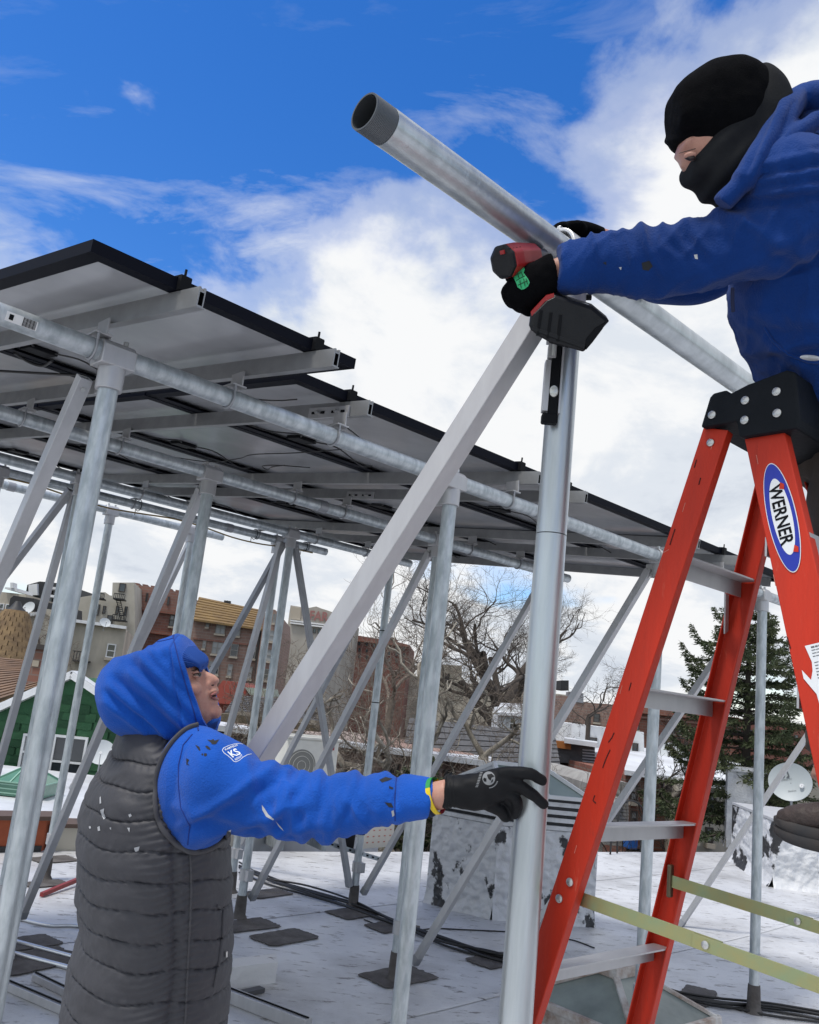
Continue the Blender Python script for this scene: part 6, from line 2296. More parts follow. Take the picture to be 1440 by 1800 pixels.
# --- far red brick --------------------------------------------------------
f = bld('far_brick_building', 'far long red brick building between the braces', 650, 1140, 88, -4)
f.wall('wall', [(586, 1118), (610, 1114), (660, 1122), (690, 1126), (720, 1134)], 12, BR_FAR, base=GROUND_Z)
f.wall('stair_head', [(668, 1123), (669, 1116), (696, 1122), (696, 1130)], 3, BR_FAR, 0.0)
for i in range(9):
    for j in range(3):
        f.win(606 + i * 13, 1128 + i * 1.6 + j * 11, 4, 6.5, 1, TRIMD, GLZ, False)
MB().bar(f.pt(586, 1120, 0.1), f.pt(720, 1136, 0.1), 0.25, 0.4, f.n).build('cornice', BR_RED, f.t)

# --- right: brick blocks beyond the yards --------------------------------
f = bld('brick_apartment_house', 'brick apartment house seen between the red ladder rails', 1170, 1280, 52, 4)
f.wall('wall', [(1085, 1240), (1130, 1243), (1180, 1247), (1196, 1243), (1204, 1247), (1245, 1255), (1300, 1262), (1300, 1345), (1085, 1330)], 12, BR_RED, base=GROUND_Z)
MB().bar(f.pt(1085, 1246, 0.15), f.pt(1300, 1268, 0.15), 0.22, 0.5, f.n).build('cornice', BR_RED, f.t)
MB().bar(f.pt(1108, 1259, 0.1), f.pt(1300, 1278, 0.1), 0.12, 0.2, f.n).build('string_course', BR_DARK, f.t)
for j in range(2):
    for i, x in enumerate((1103, 1112, 1121, 1142, 1184, 1195, 1206, 1218, 1229, 1248)):
        f.win(x, 1274 + (x - 1103) * 0.11 + j * 25, 5.5, 13, 2, TRIMD, None, True)
for j in range(2):
    y = 1297 + j * 22
    MB().bar(f.pt(1188, y, 0.7), f.pt(1202, y + 1.5, 0.7), 0.06, 1.0, f.n).build('fire_escape_floor', IRON, f.t)
    MB().bar(f.pt(1188, y - 6, 1.1), f.pt(1202, y - 4.5, 1.1), 0.04, 0.04).build('fire_escape_rail', IRON, f.t)
f = bld('brick_corner_house', 'brown brick house with one dark window right of the big post', 1045, 1260, 46, 0)
f.wall('wall', [(985, 1222), (1012, 1226), (1013, 1232), (1045, 1236), (1075, 1238), (1078, 1330), (985, 1330)], 9, BR_BROWN, base=GROUND_Z)
f.win(1049, 1262, 11, 15, 2, TRIMD, GLZ, True)
f.wall('roof_shed', [(1012, 1216), (1026, 1219), (1026, 1236), (1012, 1234)], 2.5, ALUD, 0.05)
f.wall('water_tank', [(986, 1196), (1000, 1196), (1000, 1214), (986, 1212)], 2, BLACKW, 0.0)
f = bld('black_roof_addition', 'black rooftop addition above the brick apartment house', 1160, 1235, 56, 0)
f.wall('wall', [(1134, 1219), (1158, 1222), (1158, 1262), (1134, 1258)], 5, BLACKW, base=GROUND_Z)
f.wall('wing', [(1186, 1238), (1216, 1243), (1216, 1262), (1186, 1262)], 5, BLACKW, 0.0)
f.wall('white_band', [(1126, 1240), (1156, 1243), (1156, 1250), (1126, 1248)], 0.3, WHITEW, 0.2)

f = bld('white_flat_house', 'white flat-walled house with a dark graffitied window', 1050, 1300, 30, 3)
f.wall('wall', [(1006, 1272), (1040, 1276), (1132, 1287), (1133, 1345), (1006, 1335)], 7, WHITEW, base=GROUND_Z)
f.win(1041, 1304, 17, 15, 1, TRIMD, GLZ, False)
f.win(1117, 1314, 10, 15, 2, TRIMD, GLZ, False)
m = MB()
f4 = bld('grey_cabin', 'small grey clapboard cabin with orange side below the white house', 1020, 1312, 24, 0)
f4.wall('wall', [(978, 1306), (1046, 1314), (1046, 1345), (978, 1340)], 3, SHG, base=GROUND_Z)
f4.wall('orange_side', [(976, 1302), (1004, 1305), (1004, 1318), (976, 1314)], 0.3, mat('orange boards', (0.36, 0.13, 0.03), 0.7), 0.15)
MB().prism([f4.pt(992, 1306, 0.6), f4.pt(1050, 1314, 0.6), f4.pt(1050, 1311, -2), f4.pt(992, 1303, -2)], Z * 0.12).build('roof', SNOWR, f4.t)
for k in range(5):
    MB().bar(f4.pt(1024, 1318 + k * 5, 0.02), f4.pt(1046, 1320 + k * 5, 0.02), 0.03, 0.03).build('clapboard', ALUD, f4.t)

f = bld('white_clapboard_house', 'white clapboard house with dark windows left of the big post', 920, 1260, 26, -5)
f.wall('wall', [(876, 1255), (880, 1243), (925, 1240), (965, 1248), (965, 1300), (890, 1292)], 6, WHITEW, base=GROUND_Z)
f.win(901, 1272, 12, 22, 2, TRIMW, GLZ, False)
f.win(927, 1277, 14, 22, 2, TRIMW, GLZ, False)
MB().prism([f.pt(872, 1257, 0.3), f.pt(966, 1262, 0.3), f.pt(966, 1244, -2.5), f.pt(880, 1240, -2.5)], Z * 0.08).build('roof', SNOWR, f.t)
f = bld('white_roof_house', 'pale house half hidden by branches', 790, 1190, 40, 0)
f.wall('wall', [(772, 1168), (812, 1170), (812, 1240), (772, 1238)], 8, CREAM, base=GROUND_Z)
f.win(786, 1190, 8, 12, 2, TRIMD, GLZ, False)

# slate mansards running right behind the trees
shingle_roof('slate_roof_house', 'grey slate roof behind the bare branches left of the big post', [atY(700, 1360, 19), atY(985, 1348, 21), atY(975, 1290, 23), atY(720, 1262, 21)], SHG, 0.28)
shingle_roof('slate_roof_house', 'far slate roof below the brown brick building', [atY(395, 1252, 27), atY(560, 1268, 27), atY(540, 1232, 30), atY(415, 1222, 30)], SHG, 0.3)
t_ = bld('red_gable_shed', 'small red gable beside the chin of the hooded worker', 412, 1205, 32, 0)
t_.wall('wall', [(376, 1216), (392, 1196), (424, 1200), (436, 1222), (440, 1240), (376, 1236)], 4, mat('red paint', (0.34, 0.07, 0.05), 0.7), base=GROUND_Z)
t_.wall('green_side', [(430, 1208), (470, 1211), (474, 1226), (440, 1222)], 3, mat('pale green siding', (0.33, 0.37, 0.31), 0.8), 0.1)
t_.wall('chimney', [(415, 1224), (416, 1212), (424, 1213), (425, 1235), (415, 1235)], 0.5, BR_BROWN, 0.2)
# long low silver roofs of the row behind the trees
f = bld('low_row_house', 'low row house with broken white cornice behind the trees', 640, 1320, 17, 0)
f.wall('wall', [(360, 1278), (470, 1290), (560, 1300), (700, 1318), (860, 1345), (860, 1460), (360, 1400)], 5, BR_BROWN, base=GROUND_Z)
MB().prism([f.pt(355, 1281, 0.3), f.pt(865, 1349, 0.3), f.pt(865, 1338, -4), f.pt(355, 1270, -4)], Z * 0.10).build('roof', SNOWR, f.t)
for x in (610, 640, 690, 740, 790):
    f.win(x, 1352 + (x - 610) * 0.11, 20, 34, 2, TRIMD, GLZ, True)
f = bld('shingle_eave_building', 'long brown-eaved roof behind the chin and slanting brace', 430, 1275, 20, 0)
f.wall('eave', [(385, 1254), (470, 1262), (560, 1276), (560, 1290), (385, 1268)], 3, woodmat('weathered bark roof', (0.12, 0.095, 0.06), (0.05, 0.045, 0.03), 5))
f.wall('dark_band', [(380, 1267), (560, 1288), (560, 1300), (380, 1280)], 2.5, BLACKW, 0.02)
f.wall('peeling_wall', [(376, 1279), (560, 1299), (560, 1340), (376, 1320)], 2.4, mat('peeling white paint', (0.60, 0.61, 0.62), 0.8, 0, (0.06, 0.06, 0.065), 5, 0.95, 9, 0.3, 10, lo=0.48, hi=0.56), 0.0, base=GROUND_Z)

# --- row of back houses at lower right -----------------------------------
f = bld('grey_sided_house', 'narrow weathered clapboard house end behind the ladder', 1085, 1430, 17, 8)
SID = mat('weathered siding', (0.34, 0.33, 0.31), 0.9, 0, (0.22, 0.21, 0.20), 4, 0.8)
f.wall('wall', [(1060, 1385), (1075, 1372), (1104, 1376), (1106, 1490), (1060, 1485)], 5, SID, base=GROUND_Z)
for k in range(16):
    y = 1392 + k * 6
    MB().bar(f.pt(1061, y, 0.01), f.pt(1105, y + 4.5, 0.01), 0.045, 0.02, f.n).build('clapboard', SID, f.t)
f.win(1085, 1413, 12, 22, 2, TRIMW, GLZ, False)
MB().box(f.pt(1108, 1474, 0.3), (f.h, f.n, Z), (0.16, 0.3, 0.32)).build('blue_barrel', mat('blue drum', (0.02, 0.12, 0.45), 0.5), f.t)
f = bld('red_row_house', 'red brick back house behind the ladder rungs', 1150, 1420, 20, 6)
f.wall('wall', [(1100, 1362), (1205, 1376), (1206, 1500), (1100, 1490)], 7, BR_RED, base=GROUND_Z)
for x, y in ((1114, 1393), (1145, 1402), (1175, 1406), (1114, 1440), (1145, 1447), (1178, 1452)):
    f.win(x, y, 14, 28, 2, TRIMD, None, True)
MB().prism([f.pt(1098, 1362, 0.4), f.pt(1208, 1377, 0.4), f.pt(1208, 1340, -4), f.pt(1098, 1328, -4)], Z * 0.1).build('roof', SNOWR, f.t)
f = bld('pale_row_house', 'pale plastered back house right of the red one', 1250, 1430, 19, 2)
f.wall('wall', [(1203, 1378), (1290, 1388), (1290, 1510), (1203, 1505)], 6, STUC, base=GROUND_Z)
for x, y in ((1220, 1405), (1252, 1410), (1247, 1468), (1220, 1462)):
    f.win(x, y, 13, 26, 2, TRIMD, None, True)
MB().prism([f.pt(1200, 1379, 0.4), f.pt(1292, 1389, 0.4), f.pt(1292, 1352, -4), f.pt(1200, 1345, -4)], Z * 0.1).build('roof', SNOWR, f.t)
f = bld('silver_roof_house', 'silver flat roof strip with skylight box behind the red back house', 1130, 1340, 26, 3)
f.wall('wall', [(960, 1318), (1300, 1350), (1300, 1420), (960, 1400)], 6, CREAM, base=GROUND_Z)
MB().prism([f.pt(955, 1322, 0.4), f.pt(1305, 1356, 0.4), f.pt(1305, 1336, -9), f.pt(955, 1304, -9)], Z * 0.12).build('roof', SNOWR, f.t)
f.wall('roof_box', [(1094, 1336), (1096, 1326), (1110, 1328), (1110, 1342)], 0.8, STONE, 0.0)
for k, (x, y) in enumerate(((1208, 1346), (1020, 1316), (1174, 1322))):
    dish(atY(x, y, 24.5), vec(0.4 - k * .3, -0.8, 0.4), 0.30, ['small dish on the silver roof behind the rear ladder rail', 'small dish near the grey cabin', 'small dish below the brick apartment house'][k])
f = bld('far_filler_block', 'far low brick block on the horizon at right', 1360, 1270, 75, 0)
f.wall('wall', [(1290, 1262), (1360, 1270), (1480, 1285), (1480, 1360), (1290, 1340)], 10, BR_FAR, base=GROUND_Z)
for i in range(8):
    f.win(1300 + i * 20, 1286 + i * 2.2, 6, 10, 2, TRIMD, None, False)
f = bld('far_filler_block', 'far low tan block on the horizon behind the trees', 800, 1200, 95, 0)
f.wall('wall', [(700, 1186), (780, 1196), (1000, 1222), (1000, 1300), (700, 1280)], 10, STUC, base=GROUND_Z)
for i in range(10):
    f.win(712 + i * 28, 1204 + i * 3, 7, 9, 2, TRIMD, None, False)
# ================================================================== things standing and lying on the roof
SILV = mat('silver painted masonry', (0.62, 0.63, 0.65), 0.42, 0.15, (0.50, 0.51, 0.54), 7, 0.7, 9, 0.5, 26, rvar=0.2)
SILT = mat('silver paint over tar', (0.62, 0.625, 0.64), 0.45, 0.1, (0.015, 0.015, 0.017), 4.2, 0.97, 8, 0.5, 26, (1, 1, 0.7), lo=0.57, hi=0.60)
SILB = mat('flaking paint over black', (0.64, 0.65, 0.67), 0.5, 0.0, (0.012, 0.012, 0.014), 1.7, 0.98, 10, 0.5, 26, (1, 1, 1.0), lo=0.525, hi=0.545)


def lumpy(name, A, B, C_, h, m, parent, amp=0.012, n=26, top=True, sc=9, flare=0.0):
    """rough coated block on base corners A-B-C (parallelogram), faces made of a wavy grid"""
    A, B, C_ = [np.asarray(q, float) for q in (A, B, C_)]
    D_ = A + (C_ - B)
    mb = MB()
    ctr = (A + C_) / 2
    for P, Q in ((A, B), (B, C_), (C_, D_), (D_, A)):
        vs, fs = [], []
        nn = nrm(np.cross(Q - P, Z))
        if nn @ (P - ctr) < 0:
            nn = -nn
        for j in range(n + 1):
            for i in range(n + 1):
                p = P + (Q - P) * i / n + Z * h * j / n
                fl = flare * max(0, 1 - j / n * 5) ** 2
                e = min(i, n - i) / n
                off = amp * (mnoise.noise(Vector(p * sc)) + 0.5 * mnoise.noise(Vector(p * sc * 2.7)))
                vs.append(p + nn * (off * (1 if 0 < i < n else 0.0) + fl) + (p - ctr) * np.array([1, 1, 0]) * fl * 0.3)
        for j in range(n):
            for i in range(n):
                a = j * (n + 1) + i
                fs.append((a, a + 1, a + n + 2, a + n + 1))
        mb.add(vs, fs, 0, True)
    mb.add([q + Z * h for q in (A, B, C_, D_)], [(0, 1, 2, 3)], 0)
    return mb.build(name, m, parent)


# roof bulkhead with louvres and skylight behind the glove
A, B, C_ = atz(747, 1586, 0), atz(864, 1616, 0), atz(1047, 1630, 0)
# square the plan: keep A-B, lay C perpendicular
ab = B - A
per = nrm(np.cross(Z, nrm(ab)))
if per @ (C_ - B) < 0:
    per = -per
Ls = (C_ - B) @ per
C_ = B + (C_ - B) * 0.98
t_ = thing('roof_bulkhead', (A + C_) / 2, 'silver coated masonry bulkhead with louvred skylight behind the glove', 'bulkhead')
hB = 0.72
body = lumpy('masonry', A, B, C_, hB, SILT, t_, 0.022, 56, sc=15, flare=0.03)
D_ = A + (C_ - B)
ctr = (A + C_) / 2
CURB = mat('white sheet metal', (0.66, 0.67, 0.69), 0.45, 0.1, (0.40, 0.39, 0.38), 8, 0.7)
for i in range(4):
    k = 1.03 - 0.035 * i
    zz = hB + 0.005 + i * 0.062
    MB().prism([ctr + (q - ctr) * k + Z * zz for q in (A, B, C_, D_)], Z * 0.034).build('louvre_slat', CURB, t_)
MB().prism([ctr + (q - ctr) * 0.86 + Z * hB for q in (A, B, C_, D_)], Z * 0.25).build('louvre_core', BLACKW, t_)
zt_ = hB + 0.255
tops = [ctr + (q - ctr) * 0.92 + Z * zt_ for q in (A, B, C_, D_)]
r1_ = (tops[0] + tops[1]) / 2 * 0.78 + (tops[2] + tops[3]) / 2 * 0.22 + Z * 0.22
r2_ = (tops[2] + tops[3]) / 2 * 0.78 + (tops[0] + tops[1]) / 2 * 0.22 + Z * 0.22
WGL = mat('wired roof glass', (0.30, 0.36, 0.33), 0.25, 0, (0.22, 0.27, 0.25), 6, 0.5)
MB().prism([tops[1], tops[2], r2_, r1_], -Z * 0.008).build('glass_slope', WGL, t_)
MB().prism([tops[3], tops[0], r1_, r2_], -Z * 0.008).build('glass_slope', WGL, t_)
MB().prism([tops[0], tops[1], r1_], -Z * 0.008).build('glass_hip', SNOWR, t_)
MB().prism([tops[2], tops[3], r2_], -Z * 0.008).build('glass_hip', WGL, t_)
for P, Q in ((tops[0], r1_), (tops[1], r1_), (tops[2], r2_), (tops[3], r2_), (r1_, r2_), (tops[1], tops[2]), (tops[0], tops[1]), (tops[2] * .5 + tops[1] * .5, r1_ * .5 + r2_ * .5)):
    MB().bar(P + Z * 0.01, Q + Z * 0.01, 0.035, 0.03).build('glazing_bar', TRIMW, t_)

# chimney block and stained wall at right
A, B = atz(1276, 1489, 0), atz(1342, 1497, 0)
t_ = thing('white_chimney', (A + B) / 2, 'white painted chimney block below the evergreen', 'chimney')
lumpy('stack', A, B, B + vec(0.25, 0.75, 0), 1.12, SILV, t_, 0.015, 20, flare=0.03)
MB().prism([q + Z * 1.12 for q in (A - vec(.03, .03, 0), B + vec(.03, -.03, 0), B + vec(.28, .78, 0), A + vec(.22, .78, 0))], Z * 0.07).build('cap_course', SILV, t_)
A, B = atz(1285, 1512, 0), atz(1358, 1560, 0)
C_ = atz(1500, 1576, 0)
t_ = thing('stained_bulkhead', (A + C_) / 2, 'white bulkhead with peeling black patches at the right edge', 'bulkhead')
lumpy('masonry', A, B, C_, 0.72, SILB, t_, 0.022, 50, sc=12, flare=0.05)
MB().prism([q + Z * 0.725 for q in (A, B, C_, A + (C_ - B))], Z * 0.03).build('coping', SILV, t_)

# grey satellite dish with dark emblem
pd = at(1389, 1374, 8.6)
fdir = nrm(CAM - pd + vec(-2.2, 0, 2.0))
FEED = RGT * 0.13 - UPV * 0.06
t_, refl, (da, db, dn) = dish(pd, fdir, 0.192, 'light grey satellite dish with dark emblem at the right edge', mat('grey dish paint', (0.40, 0.44, 0.455), 0.5), feed=FEED)
cdsh = hits([refl])
EMB = mat('dark emblem', (0.10, 0.11, 0.12), 0.6)
zz_ = lambda a, b: (1300 + a / 4.5, 1080 + b / 4.5)
decal(cdsh, [zz_(*q) for q in ((316, 1256), (345, 1258), (362, 1272), (358, 1292), (335, 1302), (316, 1304))], 'emblem_bowl', EMB, refl, 0.004)
decal(cdsh, [zz_(*q) for q in ((372, 1246), (382, 1238), (398, 1280), (396, 1294), (368, 1298), (384, 1276))], 'emblem_swoosh', EMB, refl, 0.004)
printtext(cdsh, 'DIRECTV', zz_(332, 1320), (1, -0.12), (0, -1), 4.6, 'emblem_lettering', EMB, refl, 0.004)
printtext(cdsh, 'SlimLine', zz_(385, 1408), (1, -0.12), (0, -1), 4.4, 'rim_lettering', EMB, refl, 0.004)

# pyramid skylight
c0 = atz(1083, 1800, 0.0)
t_ = thing('pyramid_skylight', c0, 'rusty pyramid skylight at the foot of the ladder', 'skylight')
RUST = mat('rusty white frame', (0.56, 0.55, 0.53), 0.7, 0.1, (0.22, 0.12, 0.07), 10, 0.85, 9, 0.3, 40)
SGL = mat('dirty skylight glass', (0.26, 0.30, 0.28), 0.3, 0, (0.10, 0.12, 0.12), 3, 0.7)
e1 = nrm(atz(1205, 1795, 0.12) - atz(1080, 1830, 0.12))
e2 = np.cross(Z, e1)
hw, hd_ = 0.40, 0.40
zb, zp = 0.09, 0.27
bs = [c0 + e1 * i * hw + e2 * j * hd_ + Z * zb for i, j in ((-1, -1), (1, -1), (1, 1), (-1, 1))]
tp_ = [c0 + e1 * i * 0.10 + e2 * j * 0.05 + Z * zp for i, j in ((-1, -1), (1, -1), (1, 1), (-1, 1))]
MB().prism([q - Z * zb for q in bs], Z * (zb - 0.005)).build('curb', RUST, t_)
for k in range(4):
    k2 = (k + 1) % 4
    MB().prism([bs[k], bs[k2], tp_[k2], tp_[k]], -Z * 0.006).build('glass_pane', SGL, t_)
    MB().bar(bs[k] + Z * 0.008, tp_[k] + Z * 0.008, 0.035, 0.018).build('hip_bar', RUST, t_)
    MB().bar(bs[k] + Z * 0.004, bs[k2] + Z * 0.004, 0.035, 0.035).build('base_bar', RUST, t_)
MB().box(c0 + Z * (zp + 0.02), (e1, e2, Z), (0.25, 0.15, 0.06)).build('top_vent', RUST, t_, bevel=0.006)
MB().box(c0 + Z * (zp + 0.06), (e1, e2, Z), (0.21, 0.11, 0.03)).build('vent_cap', RUST, t_, bevel=0.006)

# cables along the deck
bund = [(420, 1528), (470, 1548), (540, 1572), (620, 1598), (700, 1630), (780, 1658), (860, 1684), (940, 1702), (1040, 1722), (1140, 1745), (1250, 1765), (1350, 1780), (1460, 1795)]
for k in range(7):
    q = random.Random(k)
    ps = []
    for (x, y) in bund:
        p = atz(x, y + q.uniform(-6, 6) + (k - 3) * 1.6, 0)
        ps.append(vec(p[0], p[1], 0.012 + 0.012 * (k % 3)))
    cable('deck_cable', ps, 0.008, ['lowest', 'second', 'third', 'middle', 'fifth', 'sixth', 'uppermost'][k] + ' black cable of the bundle on the deck', 60, group='black cables across the deck')
cable('loose_wire', [vec(*atz(x, y, 0)[:2], 0.006) for x, y in ((905, 1640), (820, 1636), (760, 1634), (700, 1640), (640, 1618))], 0.005, 'single thin black wire lying above the bundle')
cable('loose_wire', [vec(*atz(x, y, 0)[:2], 0.006) for x, y in ((980, 1650), (1010, 1655), (1045, 1668))], 0.005, 'short thin wire right of the big post')

# lengths of conduit and rail on the deck at lower left
def lying(name, a, b, r, label, m, bend=None, square=False, cat='conduit', group=None):
    pa, pb = atz(*a, 0), atz(*b, 0)
    if square:
        t = thing(name, (pa + pb) / 2, label, cat, group)
        ma = MB().bar(pa + Z * (r * .5 + .002), pb + Z * (r * .5 + .002), r, r)
        ma.build('web', m, t, bevel=0.002)
        d = nrm(pb - pa)
        sd = np.cross(Z, d)
        MB().bar(pa + Z * (r + 0.006), pb + Z * (r + 0.006), 0.008, 0.006).build('slot_lip', BLK, t)
        MB().bar(pa + Z * 0.006 + sd * r * .8, pb + Z * 0.006 + sd * r * .8, r * .6, 0.006).build('toe', m, t)
        return t
    ps = [pa + Z * r, pb + Z * r] if bend is None else curve([pa + Z * r] + [atz(*q, 0) + Z * r for q in bend] + [pb + Z * r], 20)
    return tag(MB().path(ps, r, 14).build(name, m), label, cat, group)


WCON = mat('bright conduit', (0.72, 0.74, 0.76), 0.3, 0.7)
lying('conduit', (10, 1612), (175, 1636), 0.011, 'upper bent bright conduit on the deck left of the vest', WCON, [(80, 1629), (125, 1630)])
lying('conduit', (0, 1652), (185, 1702), 0.013, 'middle straight bright conduit behind the near left post', WCON)
lying('conduit', (0, 1674), (185, 1722), 0.013, 'lower straight bright conduit behind the near left post', WCON)
lying('rail_offcut', (-30, 1722), (150, 1800), 0.04, 'long aluminium rail lying at the lower left corner', ALU, square=True, cat='rail')
lying('rail_offcut', (60, 1724), (170, 1778), 0.036, 'short aluminium rail lying beside the long one', ALU, square=True, cat='rail')
lying('rail_offcut', (380, 1752), (540, 1815), 0.06, 'white aluminium angle lying right of the vest', ALU, square=True, cat='rail')
lying('rail_offcut', (-10, 1628), (20, 1690), 0.03, 'rail end behind the near left post', ALU, square=True, cat='rail')
tag(MB().bar(atz(72, 1578, 0) + Z * 0.02, atz(150, 1552, 0) + Z * 0.05, 0.028, 0.028).build('red_bar', mat('red painted bar', (0.28, 0.025, 0.025), 0.5, 0, (0.12, 0.02, 0.02), 20, 0.5)), 'short red bar lying left of the vest', 'bar')
# white tray and cutters
A, B = atz(395, 1740, 0), atz(484, 1728, 0)
t_ = thing('white_tray', (A + B) / 2, 'battered white metal gutter offcut right of the vest', 'gutter')
lumpy('shell', A, B, B + vec(-0.03, 0.16, 0), 0.11, mat('battered white enamel', (0.66, 0.66, 0.66), 0.5, 0, (0.10, 0.06, 0.05), 9, 0.9, 8, 0.2, 30, lo=0.6, hi=0.68), t_, 0.006, 14)
tag(MB().bar(atz(396, 1758, 0) + Z * 0.015, atz(460, 1744, 0) + Z * 0.015, 0.05, 0.022).build('dark_plank', mat('dark metal strip', (0.07, 0.07, 0.075), 0.5)), 'dark strip of metal in front of the white gutter offcut', 'strip')
t_ = thing('wire_cutters', atz(445, 1772, 0), 'small black cutters with white cable ties on the deck', 'tool')
pcut = atz(445, 1772, 0)
for s in (-1, 1):
    MB().path(curve([pcut + vec(-0.05, s * .01, .012), pcut + vec(0.0, s * .025, .012), pcut + vec(0.06, s * .02, .012)], 8), 0.008, 8).build('handle', BLK, t_)
MB().path([pcut + vec(-0.05, 0, .012), pcut + vec(-0.085, 0.004, .012)], [0.011, 0.005], 8).build('jaw', STEEL, t_)
MB().path([pcut + vec(0.02, 0.01, .006), pcut + vec(0.11, -0.01, .006)], 0.003, 6).build('cable_tie', TRIMW, t_)

# air-conditioning condenser near the far edge
p0 = atz(548, 1489, 0)
acd = nrm(atz(600, 1480, 0) - atz(500, 1492, 0))
t_ = thing('condenser_unit', p0, 'white air-conditioning condenser behind the sleeve', 'air conditioner')
ex, ey = nrm(vec(0.86, 0.5, 0)), nrm(vec(-0.5, 0.86, 0))
ACW = mat('appliance white', (0.66, 0.65, 0.60), 0.45, 0, (0.52, 0.51, 0.47), 6, 0.5)
cc = p0 + Z * 0.66 - RGT * 0.18
MB().box(cc, (ex, ey, Z), (0.62, 0.30, 0.96)).build('cabinet', ACW, t_, bevel=0.02)
MB().box(cc + Z * 0.49, (ex, ey, Z), (0.65, 0.33, 0.03)).build('lid', ACW, t_, bevel=0.008)
for k in range(9):
    MB().box(cc + Z * 0.508 + ey * (-0.12 + k * 0.03), (ex, ey, Z), (0.6, 0.012, 0.01)).build('lid_rib', ACW, t_)
ps = [cc - ey * 0.153 - ex * 0.1 + Z * 0.2 + (ex * math.cos(a) + Z * math.sin(a)) * 0.19 for a in np.linspace(0, 2 * math.pi, 30)]
MB().tube(cc - ey * 0.149 - ex * 0.12 + Z * 0.2, cc - ey * 0.152 - ex * 0.12 + Z * 0.2, 0.17, n=30).build('fan_opening', mat('shaded grille', (0.20, 0.20, 0.185), 0.6), t_)
for rr in (0.05, 0.10, 0.15):
    ps = [cc - ey * 0.158 - ex * 0.12 + Z * 0.2 + (ex * math.cos(a) + Z * math.sin(a)) * rr for a in np.linspace(0, 2 * math.pi, 30)]
    MB().path(ps, 0.0022, 6).build('fan_guard', ACW, t_)
for k in range(12):
    MB().box(cc + ex * 0.313 + Z * (-0.3 + k * 0.06), (ey, Z, ex), (0.22, 0.02, 0.008)).build('side_louvre', ALUD, t_)
MB().box(cc - ey * 0.155 + ex * 0.19 + Z * 0.40, (ex, Z, ey), (0.12, 0.035, 0.006)).build('maker_badge', mat('red badge', (0.35, 0.01, 0.02), 0.4), t_)
for s in (-1, 1):
    MB().bar(p0 - RGT * 0.18 + ex * 0.25 * s - ey * 0.2 + Z * 0.09, p0 - RGT * 0.18 + ex * 0.25 * s + ey * 0.2 + Z * 0.09, 0.05, 0.18).build('stand_foot', GALV, t_)
cable('yellow_wire', [cc - Z * 0.44 - ey * 0.17 - ex * 0.1, cc - Z * 0.50 - ey * 0.22, cc - Z * 0.47 - ey * 0.2 + ex * 0.15, cc - Z * 0.46 - ey * 0.16 + ex * 0.28], 0.006, 'yellow wire hanging under the condenser', 20, mat('yellow jacket', (0.55, 0.42, 0.03), 0.5))
# printed board and black bin at the far edge
q0, q1 = atz(628, 1493, 0), atz(690, 1488, 0)
t_ = thing('printed_board', q0, 'pale board with rows of faint red print at the roof edge', 'board')
MB().prism([q0, q1, q1 + Z * 0.36 + vec(0, .05, 0), q0 + Z * 0.36 + vec(0, .05, 0)], vec(0, 0.03, 0)).build('sheet', mat('pale plywood', (0.55, 0.52, 0.46), 0.8), t_)
m_ = MB()
FR = mat('faint red print', (0.45, 0.16, 0.13), 0.8)
for i in range(6):
    for j in range(5):
        c = q0 + (q1 - q0) * (0.1 + 0.16 * i) + Z * (0.06 + 0.062 * j) + vec(0, -0.004 + 0.05 * (0.06 + 0.062 * j) / 0.36, 0)
        MB().box(c, (nrm(q1 - q0), Z, vec(0, -1, 0)), (0.03, 0.012, 0.004)).build('print_mark', FR, t_)
q0 = atz(612, 1492, 0)
t_ = thing('black_bin', q0, 'black bin beside the pale board', 'bin')
MB().path([q0 + Z * 0.0, q0 + Z * 0.36], [0.06, 0.075], 18).build('tub', BLK, t_)
MB().path([q0 + Z * 0.36, q0 + Z * 0.385], [0.082, 0.08], 18).build('rim', BLK, t_)

# neighbouring roof at left with orange parapet and green skylight
A, B = atz(-70, 1500, 0), atz(72, 1497, 0)
ORG_M = mat('orange brick parapet', (0.34, 0.085, 0.035), 0.85, 0, (0.22, 0.05, 0.025), 6, 0.7, 8, 0.2, 30)
BRC = mat('brown coping', (0.10, 0.065, 0.05), 0.7)
t_ = thing('parapet_wall', (A + B) / 2, 'orange parapet with dark base at the far left edge', 'parapet')
MB().prism([A, B, B + vec(0, .3, 0), A + vec(0, .3, 0)], Z * 0.27).build('wall', ORG_M, t_)
MB().prism([A + vec(-.02, -.03, .27), B + vec(.05, -.03, .27), B + vec(.05, .35, .27), A + vec(0, .35, .27)], Z * 0.035).build('coping', BRC, t_)
MB().prism([A + vec(0, -.02, 0), B + vec(0, -.02, 0), B, A], Z * 0.05).build('base_strip', BLACKW, t_)
A2, B2 = B + vec(0.03, 0.06, 0), atz(400, 1497, 0)
t_ = thing('parapet_wall', (A2 + B2) / 2, 'beige parapet between orange wall and vest', 'parapet')
MB().prism([A2, B2, B2 + vec(0, .3, 0), A2 + vec(0, .3, 0)], Z * 0.2).build('wall', CREAM, t_)
MB().prism([A2 + vec(0, -.03, .2), B2 + vec(.05, -.03, .2), B2 + vec(.05, .35, .2), A2 + vec(0, .35, .2)], Z * 0.035).build('coping', BRC, t_)
NR = [vec(-9, 6.6, 0.18), vec(*(B2 + vec(0, .3, 0))[:2], 0.18), vec(B2[0] + 1.5, 12.5, 0.18), vec(-9, 12.9, 0.18)]
tag(MB().prism(NR, vec(0, 0, -9)).build('neighbour_roof', SNOWR, None), kind='structure')
pg = atY(40, 1424, 10.2)
t_ = thing('glass_skylight', pg, 'green glass hip skylight on the next roof at left', 'skylight')
